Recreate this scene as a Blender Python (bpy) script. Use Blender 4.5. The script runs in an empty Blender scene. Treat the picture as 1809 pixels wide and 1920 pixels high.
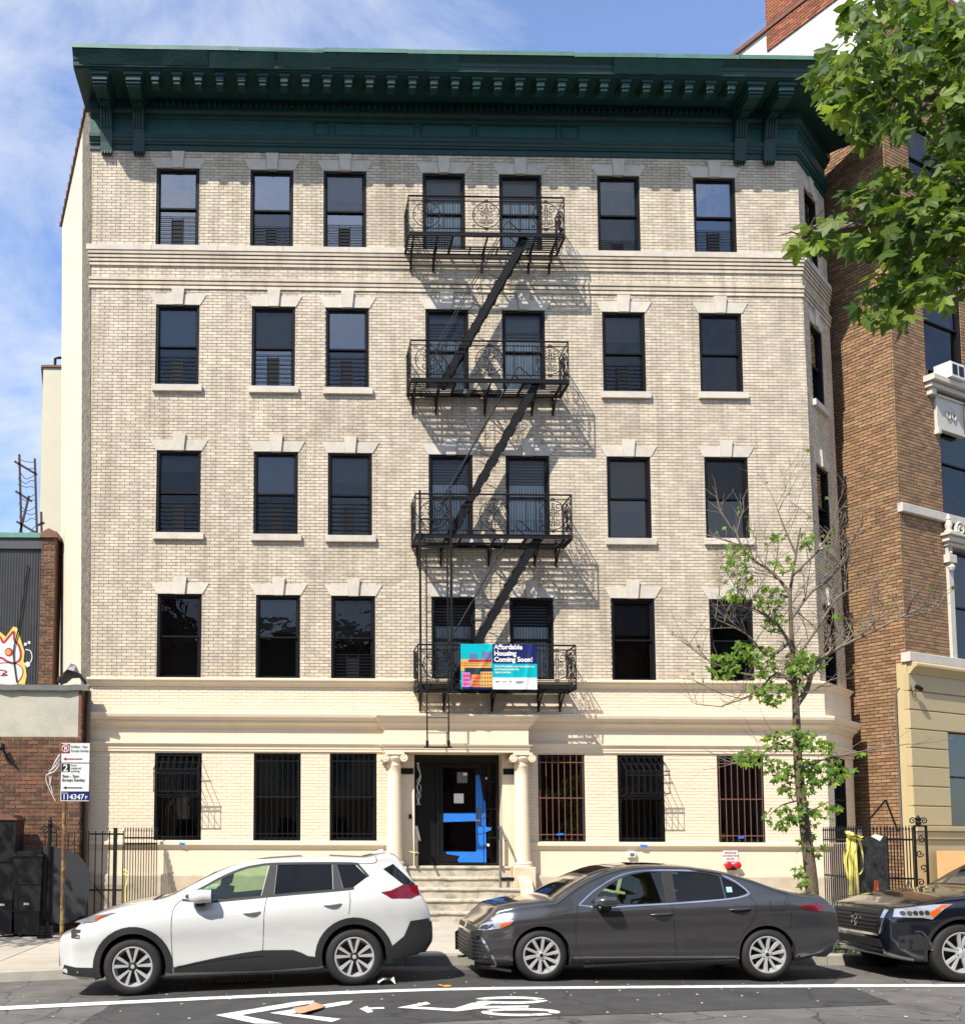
import bpy, bmesh, math, random
from mathutils import Matrix, Vector
R = math.radians
random.seed(7)
scene = bpy.context.scene
COL = scene.collection

# ------------------------------------------------------------------ camera
IW, IH, FPX = 1809.0, 1920.0, 2000.0          # photograph size, focal length in its pixels
PPX, PPY = 600.0, 1407.0                      # principal point (the photo is keystone-corrected)
CAM = Vector((0.0, -22.5, 1.75))
YAW, PITCH, ROLL = 0.0189, R(4.80), 0.003
ROT = (Matrix.Rotation(-YAW, 3, 'Z') @ Matrix.Rotation(math.pi / 2 + PITCH, 3, 'X') @ Matrix.Rotation(ROLL, 3, 'Z'))
cd = bpy.data.cameras.new('camera'); cam = bpy.data.objects.new('camera', cd); COL.objects.link(cam)
cam.matrix_world = Matrix.Translation(CAM) @ ROT.to_4x4()
cd.sensor_width = 36; cd.lens = FPX / IH * 36
cd.shift_x = (IW / 2 - PPX) / IH; cd.shift_y = (PPY - IH / 2) / IH
cd.clip_start = 0.1; cd.clip_end = 3000
scene.camera = cam

# ------------------------------------------------------------------ light
SUN = Vector((-0.95, -1.0, 1.60)).normalized()          # towards the sun
sl = bpy.data.lights.new('sun', 'SUN'); sl.energy = 5.0; sl.angle = R(0.5); sl.color = (1.0, 0.935, 0.835)
so = bpy.data.objects.new('sun', sl); COL.objects.link(so)
so.rotation_euler = SUN.to_track_quat('Z', 'Y').to_euler(); so.location = (-20, -40, 40)
w = bpy.data.worlds.new('World'); scene.world = w; w.use_nodes = True
nt = w.node_tree; nt.nodes.clear()
def wn(t, **k):
    n = nt.nodes.new(t)
    for a, b in k.items(): setattr(n, a, b)
    return n
sky = wn('ShaderNodeTexSky', sky_type='NISHITA', sun_disc=False)
sky.sun_elevation = math.asin(SUN.z); sky.sun_rotation = math.atan2(SUN.x, SUN.y)
sky.air_density = 1.0; sky.dust_density = 0.6; sky.ozone_density = 2.0; sky.altitude = 20
tc = wn('ShaderNodeTexCoord'); mp = wn('ShaderNodeMapping'); mp.inputs['Scale'].default_value = (1.0, 1.0, 2.1)
mp.inputs['Rotation'].default_value = (0, 0.35, 0.4); mp.inputs['Location'].default_value = (0.35, 0.1, 0.62)
n1 = wn('ShaderNodeTexNoise'); n1.inputs['Scale'].default_value = 3.1; n1.inputs['Detail'].default_value = 9; n1.inputs['Roughness'].default_value = 0.62; n1.inputs['Distortion'].default_value = 0.35
r1 = wn('ShaderNodeValToRGB'); r1.color_ramp.elements[0].position = 0.38; r1.color_ramp.elements[1].position = 0.64
mx = wn('ShaderNodeMixRGB'); mx.inputs['Color2'].default_value = (8.2, 8.6, 9.4, 1)
ml = wn('ShaderNodeMath', operation='MULTIPLY_ADD'); ml.inputs[1].default_value = 0.80; ml.inputs[2].default_value = 0.10
tint = wn('ShaderNodeMixRGB', blend_type='MULTIPLY'); tint.inputs['Fac'].default_value = 1; tint.inputs['Color2'].default_value = (1.65, 1.95, 2.40, 1)
bg = wn('ShaderNodeBackground'); bg.inputs['Strength'].default_value = 0.074
wo = wn('ShaderNodeOutputWorld')
L = nt.links.new
L(tc.outputs['Generated'], mp.inputs['Vector']); L(mp.outputs['Vector'], n1.inputs['Vector']); L(n1.outputs['Fac'], r1.inputs['Fac'])
L(r1.outputs['Color'], ml.inputs[0]); L(ml.outputs[0], mx.inputs['Fac']); L(sky.outputs['Color'], tint.inputs['Color1'])
L(tint.outputs['Color'], mx.inputs['Color1']); L(mx.outputs['Color'], bg.inputs['Color']); L(bg.outputs['Background'], wo.inputs['Surface'])
vs = scene.view_settings; vs.view_transform = 'Standard'; vs.look = 'None'; vs.gamma = 1; vs.use_curve_mapping = False; vs.exposure = 0.62
cy = scene.cycles; cy.max_bounces = 5; cy.diffuse_bounces = 2; cy.glossy_bounces = 3; cy.transmission_bounces = 3; cy.transparent_max_bounces = 12; cy.caustics_reflective = False; cy.caustics_refractive = False

# ------------------------------------------------------------------ measuring: photo pixel -> point on a real plane of the place
def ray(px, py):
    return ROT @ Vector(((px - PPX) / FPX, -(py - PPY) / FPX, -1.0))
def P(px, py, Y=0.0):
    d = ray(px, py); t = (Y - CAM.y) / d.y; p = CAM + d * t
    return p.x, p.z
def X_(px, py, Y=0.0): return P(px, py, Y)[0]
def Z_(py, Y=0.0, px=850): return P(px, py, Y)[1]
def G(px, py, z=0.0):
    d = ray(px, py); t = (z - CAM.z) / d.z; p = CAM + d * t
    return p.x, p.y

# ------------------------------------------------------------------ objects
def tag(o, label=None, cat=None, group=None, kind=None):
    if label: o['label'] = label
    if cat: o['category'] = cat
    if group: o['group'] = group
    if kind: o['kind'] = kind
    return o
def empty(name, loc=(0, 0, 0), label=None, cat=None, group=None):
    o = bpy.data.objects.new(name, None); COL.objects.link(o); o.location = loc
    o.matrix_world = Matrix.Translation(loc)
    o.empty_display_size = 0.2
    return tag(o, label, cat, group)
def adopt(o, parent):
    if parent is not None:
        o.parent = parent
        o.matrix_parent_inverse = parent.matrix_world.inverted()
    return o
def link_mesh(name, me, parent=None, loc=None):
    o = bpy.data.objects.new(name, me); COL.objects.link(o)
    if loc is not None:
        o.location = loc; o.matrix_world = Matrix.Translation(loc)
    return adopt(o, parent)

class MB:
    """collects shapes of one piece; build() links them as one mesh object"""
    def __init__(s, M=None):
        s.v = []; s.f = []; s.mi = []; s.M = M; s.cur = 0; s.sm = []; s.smooth = False
    def add(s, vs, fs, M=None):
        n = len(s.v); T = s.M
        if M is not None: T = M if T is None else T @ M
        for p in vs:
            p = Vector(p); s.v.append(tuple(T @ p) if T is not None else tuple(p))
        for f in fs:
            s.f.append(tuple(i + n for i in f)); s.mi.append(s.cur); s.sm.append(s.smooth)
        return s
    def box(s, x0, x1, y0, y1, z0, z1, M=None):
        vs = [(x0, y0, z0), (x1, y0, z0), (x1, y1, z0), (x0, y1, z0), (x0, y0, z1), (x1, y0, z1), (x1, y1, z1), (x0, y1, z1)]
        return s.add(vs, [(3, 2, 1, 0), (4, 5, 6, 7), (0, 1, 5, 4), (1, 2, 6, 5), (2, 3, 7, 6), (3, 0, 4, 7)], M)
    def bbox(s, x0, x1, y0, y1, z0, z1, b=0.01, M=None):
        """box with a chamfer on the edges of its front (low y) face"""
        vs = [(x0, y1, z0), (x1, y1, z0), (x1, y1, z1), (x0, y1, z1),
              (x0, y0 + b, z0), (x1, y0 + b, z0), (x1, y0 + b, z1), (x0, y0 + b, z1),
              (x0 + b, y0, z0 + b), (x1 - b, y0, z0 + b), (x1 - b, y0, z1 - b), (x0 + b, y0, z1 - b)]
        fs = [(3, 2, 1, 0)]
        for i in range(4):
            j = (i + 1) % 4
            fs += [(i, j, j + 4, i + 4), (i + 4, j + 4, j + 8, i + 8)]
        fs.append((8, 9, 10, 11))
        return s.add(vs, fs, M)
    def quad(s, a, b, c, d): return s.add([a, b, c, d], [(0, 1, 2, 3)])
    def prism_y(s, pts, y0, y1, M=None):
        """outline of (x,z) points, anticlockwise seen from -y, from y0 (front) to y1"""
        n = len(pts)
        vs = [(p[0], y0, p[1]) for p in pts] + [(p[0], y1, p[1]) for p in pts]
        fs = [tuple(range(n)), tuple(range(2 * n - 1, n - 1, -1))]
        for i in range(n):
            j = (i + 1) % n; fs.append((j, i, i + n, j + n))
        return s.add(vs, fs, M)
    def prism_z(s, pts, z0, z1, M=None):
        n = len(pts)
        vs = [(p[0], p[1], z0) for p in pts] + [(p[0], p[1], z1) for p in pts]
        fs = [tuple(range(n - 1, -1, -1)), tuple(range(n, 2 * n))]
        for i in range(n):
            j = (i + 1) % n; fs.append((i, j, j + n, i + n))
        return s.add(vs, fs, M)
    def bar(s, a, b, w, h=None, up=(0, 0, 1)):
        """square bar from a to b"""
        a = Vector(a); b = Vector(b); d = (b - a).normalized(); u = Vector(up)
        if abs(d.dot(u)) > 0.98: u = Vector((0, 1, 0))
        x = d.cross(u).normalized(); y = x.cross(d); h = h or w
        vs = []
        for p in (a, b):
            for i, j in ((-1, -1), (1, -1), (1, 1), (-1, 1)): vs.append(p + x * (w / 2 * i) + y * (h / 2 * j))
        return s.add(vs, [(3, 2, 1, 0), (4, 5, 6, 7), (0, 1, 5, 4), (1, 2, 6, 5), (2, 3, 7, 6), (3, 0, 4, 7)])
    def tube(s, pts, r, n=8, cap=True):
        pts = [Vector(p) for p in pts]; rs = r if isinstance(r, (list, tuple)) else [r] * len(pts)
        vs = []; fs = []; m = len(pts); prev = None
        for i, p in enumerate(pts):
            d = (pts[min(i + 1, m - 1)] - pts[max(i - 1, 0)])
            d = d.normalized() if d.length > 1e-9 else Vector((0, 0, 1))
            if prev is None:
                u = Vector((0, 0, 1)) if abs(d.z) < 0.9 else Vector((1, 0, 0))
                x = d.cross(u).normalized()
            else:
                x = (prev - d * prev.dot(d))
                x = x.normalized() if x.length > 1e-6 else d.orthogonal().normalized()
            prev = x; y = d.cross(x)
            for k in range(n):
                a = 2 * math.pi * k / n; vs.append(p + x * (rs[i] * math.cos(a)) + y * (rs[i] * math.sin(a)))
        for i in range(m - 1):
            for k in range(n):
                k2 = (k + 1) % n; fs.append((i * n + k, i * n + k2, (i + 1) * n + k2, (i + 1) * n + k))
        if cap:
            fs.append(tuple(range(n - 1, -1, -1))); fs.append(tuple(range((m - 1) * n, m * n)))
        return s.add(vs, fs)
    def lathe(s, prof, n=24, M=None, axis='z'):
        """(r, h) profile spun about z (or y)"""
        vs = []; fs = []; m = len(prof)
        for k in range(n):
            a = 2 * math.pi * k / n
            for r, h in prof:
                vs.append((r * math.cos(a), r * math.sin(a), h) if axis == 'z' else (r * math.cos(a), h, r * math.sin(a)))
        for k in range(n):
            k2 = (k + 1) % n
            for i in range(m - 1):
                f = (k * m + i, k2 * m + i, k2 * m + i + 1, k * m + i + 1)
                fs.append(f if axis == 'z' else f[::-1])
        return s.add(vs, fs, M)
    def sweep(s, path, prof, closed_ends=True):
        """profile [(out, z)] swept along a plan path [(x,y)] walked left to right, out = to the right of travel"""
        m = len(path); n = len(prof); vs = []; fs = []
        for i, p in enumerate(path):
            p = Vector(p)
            def nrm(a, b):
                d = (Vector(b) - Vector(a)).normalized(); return Vector((d.y, -d.x))
            if i == 0: o = nrm(path[0], path[1])
            elif i == m - 1: o = nrm(path[-2], path[-1])
            else:
                a = nrm(path[i - 1], path[i]); b = nrm(path[i], path[i + 1]); o = (a + b).normalized(); o = o / max(0.3, o.dot(a))
            for out, z in prof: vs.append((p.x + o.x * out, p.y + o.y * out, z))
        for i in range(m - 1):
            for k in range(n):
                k2 = (k + 1) % n
                fs.append((i * n + k2, i * n + k, (i + 1) * n + k, (i + 1) * n + k2))
        if closed_ends:
            fs.append(tuple(range(n))); fs.append(tuple(range(m * n - 1, (m - 1) * n - 1, -1)))
        return s.add(vs, fs)
    def mesh(s, name, mats):
        me = bpy.data.meshes.new(name); me.from_pydata(s.v, [], s.f)
        if not isinstance(mats, (list, tuple)): mats = [mats]
        for m in mats: me.materials.append(m)
        if len(mats) > 1: me.polygons.foreach_set('material_index', s.mi)
        if any(s.sm): me.polygons.foreach_set('use_smooth', s.sm)
        me.update(); return me
    def build(s, name, mats, parent=None, smooth=None, label=None, cat=None, group=None, kind=None, fix=True, loc=None):
        me = s.mesh(name, mats)
        if fix:
            bm = bmesh.new(); bm.from_mesh(me); bmesh.ops.recalc_face_normals(bm, faces=bm.faces); bm.to_mesh(me); bm.free()
        if smooth is not None:
            me.polygons.foreach_set('use_smooth', [True] * len(me.polygons)); me.set_sharp_from_angle(angle=R(smooth))
        o = link_mesh(name, me, parent, loc)
        return tag(o, label, cat, group, kind)

def interp(pts, x):
    if x <= pts[0][0]: return pts[0][1]
    for (a, b), (c, d) in zip(pts, pts[1:]):
        if x <= c: return b + (d - b) * (x - a) / (c - a) if c > a else d
    return pts[-1][1]
def smooth_interp(pts, n=3, step=0.02):
    """piecewise linear curve, resampled and box-smoothed: returns a function"""
    a, b = pts[0][0], pts[-1][0]; k = max(8, int((b - a) / step)); ys = [interp(pts, a + (b - a) * i / k) for i in range(k + 1)]
    for _ in range(n): ys = [ys[0]] + [(ys[i - 1] + ys[i] * 2 + ys[i + 1]) / 4 for i in range(1, k)] + [ys[-1]]
    def f(x):
        t = (x - a) / (b - a) * k
        if t <= 0: return ys[0]
        if t >= k: return ys[-1]
        i = int(t); return ys[i] + (ys[i + 1] - ys[i]) * (t - i)
    return f
def catmull(pts, n=6):
    pts = [Vector(p) for p in pts]; out = []
    for i in range(len(pts) - 1):
        p0 = pts[max(i - 1, 0)]; p1 = pts[i]; p2 = pts[i + 1]; p3 = pts[min(i + 2, len(pts) - 1)]
        for k in range(n):
            t = k / n
            out.append(0.5 * ((2 * p1) + (p2 - p0) * t + (2 * p0 - 5 * p1 + 4 * p2 - p3) * t * t + (3 * p1 - p0 - 3 * p2 + p3) * t ** 3))
    out.append(pts[-1]); return out

# ------------------------------------------------------------------ procedural materials
MATS = {}
def mat(name, col, rough=0.7, var=0.12, scale=6.0, bump=0.0, bscale=60.0, metal=0.0, island=0.0, hue=0.0, dirt=0.0, dscale=0.6,
        dcol=(0.12, 0.10, 0.08), spec=0.5, coat=0.0, emit=0.0, objrand=0.0, stretch=None, streak=0.0):
    m = bpy.data.materials.new(name); m.use_nodes = True; t = m.node_tree; nd = t.nodes; lk = t.links.new
    b = nd['Principled BSDF']; b.inputs['Roughness'].default_value = rough; b.inputs['Metallic'].default_value = metal
    b.inputs['Specular IOR Level'].default_value = spec; b.inputs['Coat Weight'].default_value = coat; b.inputs['Coat Roughness'].default_value = 0.03
    tc = nd.new('ShaderNodeTexCoord'); co = tc.outputs['Object']
    if stretch:
        mpn = nd.new('ShaderNodeMapping'); mpn.inputs['Scale'].default_value = stretch; lk(co, mpn.inputs['Vector']); co = mpn.outputs['Vector']
    no = nd.new('ShaderNodeTexNoise'); no.inputs['Scale'].default_value = scale; no.inputs['Detail'].default_value = 6; no.inputs['Roughness'].default_value = 0.6
    lk(co, no.inputs['Vector'])
    val = nd.new('ShaderNodeMapRange'); val.inputs['From Min'].default_value = 0.25; val.inputs['From Max'].default_value = 0.75
    val.inputs['To Min'].default_value = 1 - var; val.inputs['To Max'].default_value = 1 + var; lk(no.outputs['Fac'], val.inputs['Value'])
    fac = val.outputs['Result']
    hs = nd.new('ShaderNodeHueSaturation'); hs.inputs['Color'].default_value = (*col, 1)
    if island or hue:
        ge = nd.new('ShaderNodeNewGeometry'); src = ge.outputs['Random Per Island']
        oi = nd.new('ShaderNodeObjectInfo'); ad = nd.new('ShaderNodeMath'); ad.operation = 'ADD'; lk(src, ad.inputs[0]); lk(oi.outputs['Random'], ad.inputs[1])
        fr = nd.new('ShaderNodeMath'); fr.operation = 'FRACT'; lk(ad.outputs[0], fr.inputs[0]); src = fr.outputs[0]
        mr = nd.new('ShaderNodeMapRange'); mr.inputs['To Min'].default_value = 1 - island; mr.inputs['To Max'].default_value = 1 + island; lk(src, mr.inputs['Value'])
        mu = nd.new('ShaderNodeMath'); mu.operation = 'MULTIPLY'; lk(fac, mu.inputs[0]); lk(mr.outputs['Result'], mu.inputs[1]); fac = mu.outputs[0]
        if hue:
            m7 = nd.new('ShaderNodeMath'); m7.operation = 'MULTIPLY'; m7.inputs[1].default_value = 7.31; lk(src, m7.inputs[0])
            f7 = nd.new('ShaderNodeMath'); f7.operation = 'FRACT'; lk(m7.outputs[0], f7.inputs[0])
            hr = nd.new('ShaderNodeMapRange'); hr.inputs['To Min'].default_value = 0.5 - hue; hr.inputs['To Max'].default_value = 0.5 + hue; lk(f7.outputs[0], hr.inputs['Value'])
            lk(hr.outputs['Result'], hs.inputs['Hue'])
    lk(fac, hs.inputs['Value']); out = hs.outputs['Color']
    if dirt:
        dn = nd.new('ShaderNodeTexNoise'); dn.inputs['Scale'].default_value = dscale; dn.inputs['Detail'].default_value = 8; dn.inputs['Roughness'].default_value = 0.68
        lk(co, dn.inputs['Vector'])
        dr = nd.new('ShaderNodeMapRange'); dr.inputs['From Min'].default_value = 0.48; dr.inputs['From Max'].default_value = 0.75; dr.inputs['To Max'].default_value = dirt
        lk(dn.outputs['Fac'], dr.inputs['Value'])
        mxn = nd.new('ShaderNodeMixRGB'); lk(dr.outputs['Result'], mxn.inputs['Fac']); lk(out, mxn.inputs['Color1']); mxn.inputs['Color2'].default_value = (*dcol, 1); out = mxn.outputs['Color']
    if streak:
        sm_ = nd.new('ShaderNodeMapping'); sm_.inputs['Scale'].default_value = (2.6, 2.6, 0.22); lk(tc.outputs['Object'], sm_.inputs['Vector'])
        sn = nd.new('ShaderNodeTexNoise'); sn.inputs['Scale'].default_value = 1.6; sn.inputs['Detail'].default_value = 7; sn.inputs['Roughness'].default_value = 0.65; lk(sm_.outputs['Vector'], sn.inputs['Vector'])
        sr = nd.new('ShaderNodeMapRange'); sr.inputs['From Min'].default_value = 0.46; sr.inputs['From Max'].default_value = 0.78; sr.inputs['To Max'].default_value = streak; lk(sn.outputs['Fac'], sr.inputs['Value'])
        sx = nd.new('ShaderNodeMixRGB'); lk(sr.outputs['Result'], sx.inputs['Fac']); lk(out, sx.inputs['Color1']); sx.inputs['Color2'].default_value = (*dcol, 1); out = sx.outputs['Color']
    lk(out, b.inputs['Base Color'])
    if bump:
        bn = nd.new('ShaderNodeTexNoise'); bn.inputs['Scale'].default_value = bscale; bn.inputs['Detail'].default_value = 5; lk(co, bn.inputs['Vector'])
        bp = nd.new('ShaderNodeBump'); bp.inputs['Strength'].default_value = bump; bp.inputs['Distance'].default_value = 0.02
        lk(bn.outputs['Fac'], bp.inputs['Height']); lk(bp.outputs['Normal'], b.inputs['Normal'])
    MATS[name] = m; return m
def glass(name, tint=(0.5, 0.55, 0.55), refl=0.25, rough=0.01, wob=0.0):
    m = bpy.data.materials.new(name); m.use_nodes = True; t = m.node_tree; nd = t.nodes; lk = t.links.new; nd.clear()
    out = nd.new('ShaderNodeOutputMaterial'); tr = nd.new('ShaderNodeBsdfTransparent'); tr.inputs['Color'].default_value = (*tint, 1)
    gl = nd.new('ShaderNodeBsdfGlossy'); gl.inputs['Roughness'].default_value = rough; gl.inputs['Color'].default_value = (0.96, 0.93, 0.87, 1)
    lw = nd.new('ShaderNodeFresnel'); lw.inputs['IOR'].default_value = 1.5
    ad = nd.new('ShaderNodeMath'); ad.operation = 'ADD'; ad.use_clamp = True; ad.inputs[1].default_value = refl; lk(lw.outputs['Fac'], ad.inputs[0])
    mi = nd.new('ShaderNodeMixShader'); lk(ad.outputs[0], mi.inputs['Fac']); lk(tr.outputs[0], mi.inputs[1]); lk(gl.outputs[0], mi.inputs[2]); lk(mi.outputs[0], out.inputs['Surface'])
    if wob:
        tc = nd.new('ShaderNodeTexCoord'); no = nd.new('ShaderNodeTexNoise'); no.inputs['Scale'].default_value = 2.2; no.inputs['Detail'].default_value = 3; lk(tc.outputs['Object'], no.inputs['Vector'])
        bp = nd.new('ShaderNodeBump'); bp.inputs['Strength'].default_value = wob; bp.inputs['Distance'].default_value = 0.05; lk(no.outputs['Fac'], bp.inputs['Height']); lk(bp.outputs['Normal'], gl.inputs['Normal'])
    MATS[name] = m; return m
def text_mesh(body, size, bold=0.0, align='LEFT', spacing=1.0):
    c = bpy.data.curves.new('text', 'FONT'); c.body = body; c.size = size; c.offset = bold; c.align_x = align; c.space_line = spacing; c.resolution_u = 3
    o = bpy.data.objects.new('text', c); COL.objects.link(o); bpy.context.view_layer.update()
    me = bpy.data.meshes.new_from_object(o.evaluated_get(bpy.context.evaluated_depsgraph_get()))
    bpy.data.objects.remove(o); bpy.data.curves.remove(c); return me
def lettering(name, body, size, material, parent, M, bold=0.0, align='LEFT', spacing=1.0):
    """flat letters; M maps text plane (x right, y up) into the place"""
    me = text_mesh(body, size, bold, align, spacing); me.transform(M); me.materials.clear(); me.materials.append(material)
    return link_mesh(name, me, parent)
def wall_text(X, Y, Z, ang=0.0):
    return Matrix.Translation((X, Y, Z)) @ Matrix.Rotation(ang, 4, 'Z') @ Matrix.Rotation(math.pi / 2, 4, 'X')
# ------------------------------------------------------------------ materials of the place
BRICK = mat('buff_brick', (0.585, 0.505, 0.39), 0.75, 0.08, 2.5, 0.25, 90, island=0.145, hue=0.008, dirt=0.60, dscale=0.8, dcol=(0.28, 0.225, 0.16), streak=0.8)
SIDEBRICK = mat('dark_side_brick', (0.20, 0.165, 0.125), 0.85, 0.15, 4, 0.3, 90, island=0.3)  # left side strip, coloured darker than the front brick
MORTAR = mat('old_mortar', (0.30, 0.245, 0.18), 0.9, 0.2, 5, 0.3, 60)
CREAMBRICK = mat('cream_painted_brick', (0.755, 0.635, 0.475), 0.55, 0.04, 3, 0.15, 70, island=0.03, dirt=0.08, dscale=0.8, dcol=(0.5, 0.40, 0.28), streak=0.10)
CREAM = mat('cream_paint', (0.755, 0.63, 0.47), 0.5, 0.03, 3, 0.06, 40, dirt=0.08, dscale=0.9, dcol=(0.5, 0.40, 0.28), streak=0.16)
CREAMMORTAR = mat('cream_painted_mortar', (0.70, 0.585, 0.435), 0.6, 0.05, 3)
STONE = mat('limestone', (0.55, 0.50, 0.42), 0.8, 0.12, 5, 0.25, 60, island=0.06, dirt=0.25, dscale=1.4, dcol=(0.3, 0.26, 0.2))
TEAL = mat('teal_painted_tin', (0.006, 0.040, 0.036), 0.48, 0.25, 3, 0.2, 14, spec=0.4, dirt=0.35, dscale=1.2, dcol=(0.012, 0.03, 0.03), streak=0.3)
TEALCAP = mat('pale_green_flashing', (0.055, 0.135, 0.105), 0.5, 0.3, 3)
BRONZE = mat('dark_window_frame', (0.008, 0.008, 0.009), 0.45, 0.1, 3, spec=0.2)
DARKROOM = mat('dark_room', (0.012, 0.012, 0.013), 0.9, 0.3, 1.5)
WINGLASS = glass('window_glass', (0.62, 0.66, 0.66), 0.22, 0.005, 0.06)
LOWGLASS = glass('ground_window_glass', (0.5, 0.52, 0.52), 0.05, 0.01, 0.05)
SHADE = mat('grey_roller_shade', (0.16, 0.16, 0.17), 0.8, 0.06, 3)
BLIND = mat('pale_vertical_blind', (0.82, 0.88, 0.86), 0.6, 0.06, 3, island=0.12)
GUARD = mat('window_guard_paint', (0.012, 0.013, 0.016), 0.5, 0.05, spec=0.2)
IRON = mat('black_iron', (0.008, 0.008, 0.009), 0.6, 0.2, 10, 0.1, 80, spec=0.2)
IRONRUST = mat('rusty_brown_bar', (0.16, 0.065, 0.045), 0.7, 0.3, 12)
STUCCO = mat('cream_stucco', (0.62, 0.575, 0.43), 0.85, 0.04, 2, 0.15, 30, dirt=0.2, dscale=0.35, dcol=(0.42, 0.38, 0.28), streak=0.35)
STUCCO2 = mat('grey_cream_stucco', (0.60, 0.56, 0.42), 0.85, 0.06, 2, 0.15, 30, dirt=0.25, dscale=0.5, dcol=(0.38, 0.36, 0.26))
WHITEWALL = mat('white_stucco', (0.62, 0.60, 0.55), 0.85, 0.05, 2, 0.15, 30, dirt=0.2, dscale=0.4, dcol=(0.5, 0.47, 0.42))
CLAY = mat('clay_coping', (0.16, 0.07, 0.045), 0.7, 0.25, 8)
BROWNBRICK = mat('brown_brick', (0.27, 0.160, 0.082), 0.8, 0.1, 4, 0.3, 90, island=0.30, hue=0.012, dirt=0.2, dscale=0.6, dcol=(0.12, 0.07, 0.04))
TANMORTAR = mat('tan_mortar', (0.36, 0.27, 0.17), 0.9, 0.15, 6)
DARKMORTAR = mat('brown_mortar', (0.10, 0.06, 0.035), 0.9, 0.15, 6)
REDBRICK = mat('red_brick', (0.27, 0.095, 0.045), 0.8, 0.12, 4, 0.3, 90, island=0.35, hue=0.012, dirt=0.3, dscale=0.8, dcol=(0.10, 0.05, 0.03))
OLDBRICK = mat('old_dark_brick', (0.135, 0.062, 0.034), 0.85, 0.15, 4, 0.3, 90, island=0.45, hue=0.015, dirt=0.4, dscale=0.9, dcol=(0.05, 0.03, 0.02))
PALEMORTAR = mat('pale_mortar', (0.34, 0.28, 0.20), 0.9, 0.25, 6)
TAN = mat('tan_painted_stone', (0.46, 0.365, 0.195), 0.55, 0.04, 3, 0.1, 40, island=0.05, dirt=0.12, dscale=0.8, dcol=(0.36, 0.28, 0.14))
TERRA = mat('white_terracotta', (0.54, 0.50, 0.43), 0.6, 0.08, 6, 0.1, 40, dirt=0.3, dscale=2.5, dcol=(0.3, 0.27, 0.22))
BLACKMETAL = mat('corrugated_black_metal', (0.035, 0.035, 0.038), 0.5, 0.2, 3)
CONC = mat('sidewalk_concrete', (0.40, 0.36, 0.29), 0.9, 0.10, 3, 0.3, 60, island=0.07, dirt=0.35, dscale=0.9, dcol=(0.22, 0.19, 0.15))
KERBM = mat('kerb_stone', (0.30, 0.28, 0.24), 0.85, 0.15, 5, 0.3, 60, island=0.1, dirt=0.4, dscale=1.5, dcol=(0.10, 0.09, 0.08))
STEPM = mat('worn_concrete_step', (0.46, 0.41, 0.32), 0.9, 0.2, 5, 0.4, 50, dirt=0.95, dscale=4.5, dcol=(0.13, 0.12, 0.105))
PEEL = mat('peeling_orange_stone', (0.62, 0.50, 0.36), 0.8, 0.15, 6, 0.2, 40, dirt=0.9, dscale=2.5, dcol=(0.55, 0.25, 0.09))
BLUETAPE = mat('blue_masking_film', (0.02, 0.17, 0.62), 0.45, 0.12, 8, 0.2, 30)
PAPER = mat('white_paper', (0.75, 0.75, 0.72), 0.8, 0.05)
YTAPE = mat('yellow_caution_tape', (0.72, 0.64, 0.16), 0.4, 0.15, 10)
BARK = mat('bark', (0.115, 0.085, 0.058), 0.9, 0.3, 14, 0.7, 50, stretch=(1, 1, 0.35))
TWIG = mat('twig', (0.17, 0.135, 0.10), 0.9, 0.25, 14)
def leafmat(name, c1, c2):
    m = bpy.data.materials.new(name); m.use_nodes = True; t = m.node_tree; nd = t.nodes; lk = t.links.new
    b = nd['Principled BSDF']; b.inputs['Roughness'].default_value = 0.5; b.inputs['Specular IOR Level'].default_value = 0.3
    ge = nd.new('ShaderNodeNewGeometry'); oi = nd.new('ShaderNodeObjectInfo'); ad = nd.new('ShaderNodeMath'); ad.operation = 'ADD'
    lk(ge.outputs['Random Per Island'], ad.inputs[0]); lk(oi.outputs['Random'], ad.inputs[1]); fr = nd.new('ShaderNodeMath'); fr.operation = 'FRACT'; lk(ad.outputs[0], fr.inputs[0])
    cr = nd.new('ShaderNodeValToRGB'); cr.color_ramp.elements[0].color = (*c1, 1); cr.color_ramp.elements[1].color = (*c2, 1); e = cr.color_ramp.elements.new(.55); e.color = (*[(p * .6 + q * .4) for p, q in zip(c1, c2)], 1); lk(fr.outputs[0], cr.inputs['Fac'])
    tc = nd.new('ShaderNodeTexCoord'); no = nd.new('ShaderNodeTexNoise'); no.inputs['Scale'].default_value = 9; no.inputs['Detail'].default_value = 4; lk(tc.outputs['Object'], no.inputs['Vector'])
    mr = nd.new('ShaderNodeMapRange'); mr.inputs['To Min'].default_value = 0.7; mr.inputs['To Max'].default_value = 1.3; lk(no.outputs['Fac'], mr.inputs['Value'])
    hs = nd.new('ShaderNodeHueSaturation'); lk(cr.outputs['Color'], hs.inputs['Color']); lk(mr.outputs['Result'], hs.inputs['Value'])
    lk(hs.outputs['Color'], b.inputs['Base Color'])
    tl = nd.new('ShaderNodeBsdfTranslucent'); hs2 = nd.new('ShaderNodeHueSaturation'); hs2.inputs['Value'].default_value = 1.6; hs2.inputs['Hue'].default_value = 0.485; lk(hs.outputs['Color'], hs2.inputs['Color']); lk(hs2.outputs['Color'], tl.inputs['Color'])
    mi = nd.new('ShaderNodeMixShader'); mi.inputs['Fac'].default_value = 0.42; lk(b.outputs[0], mi.inputs[1]); lk(tl.outputs[0], mi.inputs[2]); lk(mi.outputs[0], nd['Material Output'].inputs['Surface'])
    return m
LEAF = leafmat('plane_leaf', (0.022, 0.064, 0.007), (0.18, 0.26, 0.022))
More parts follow.
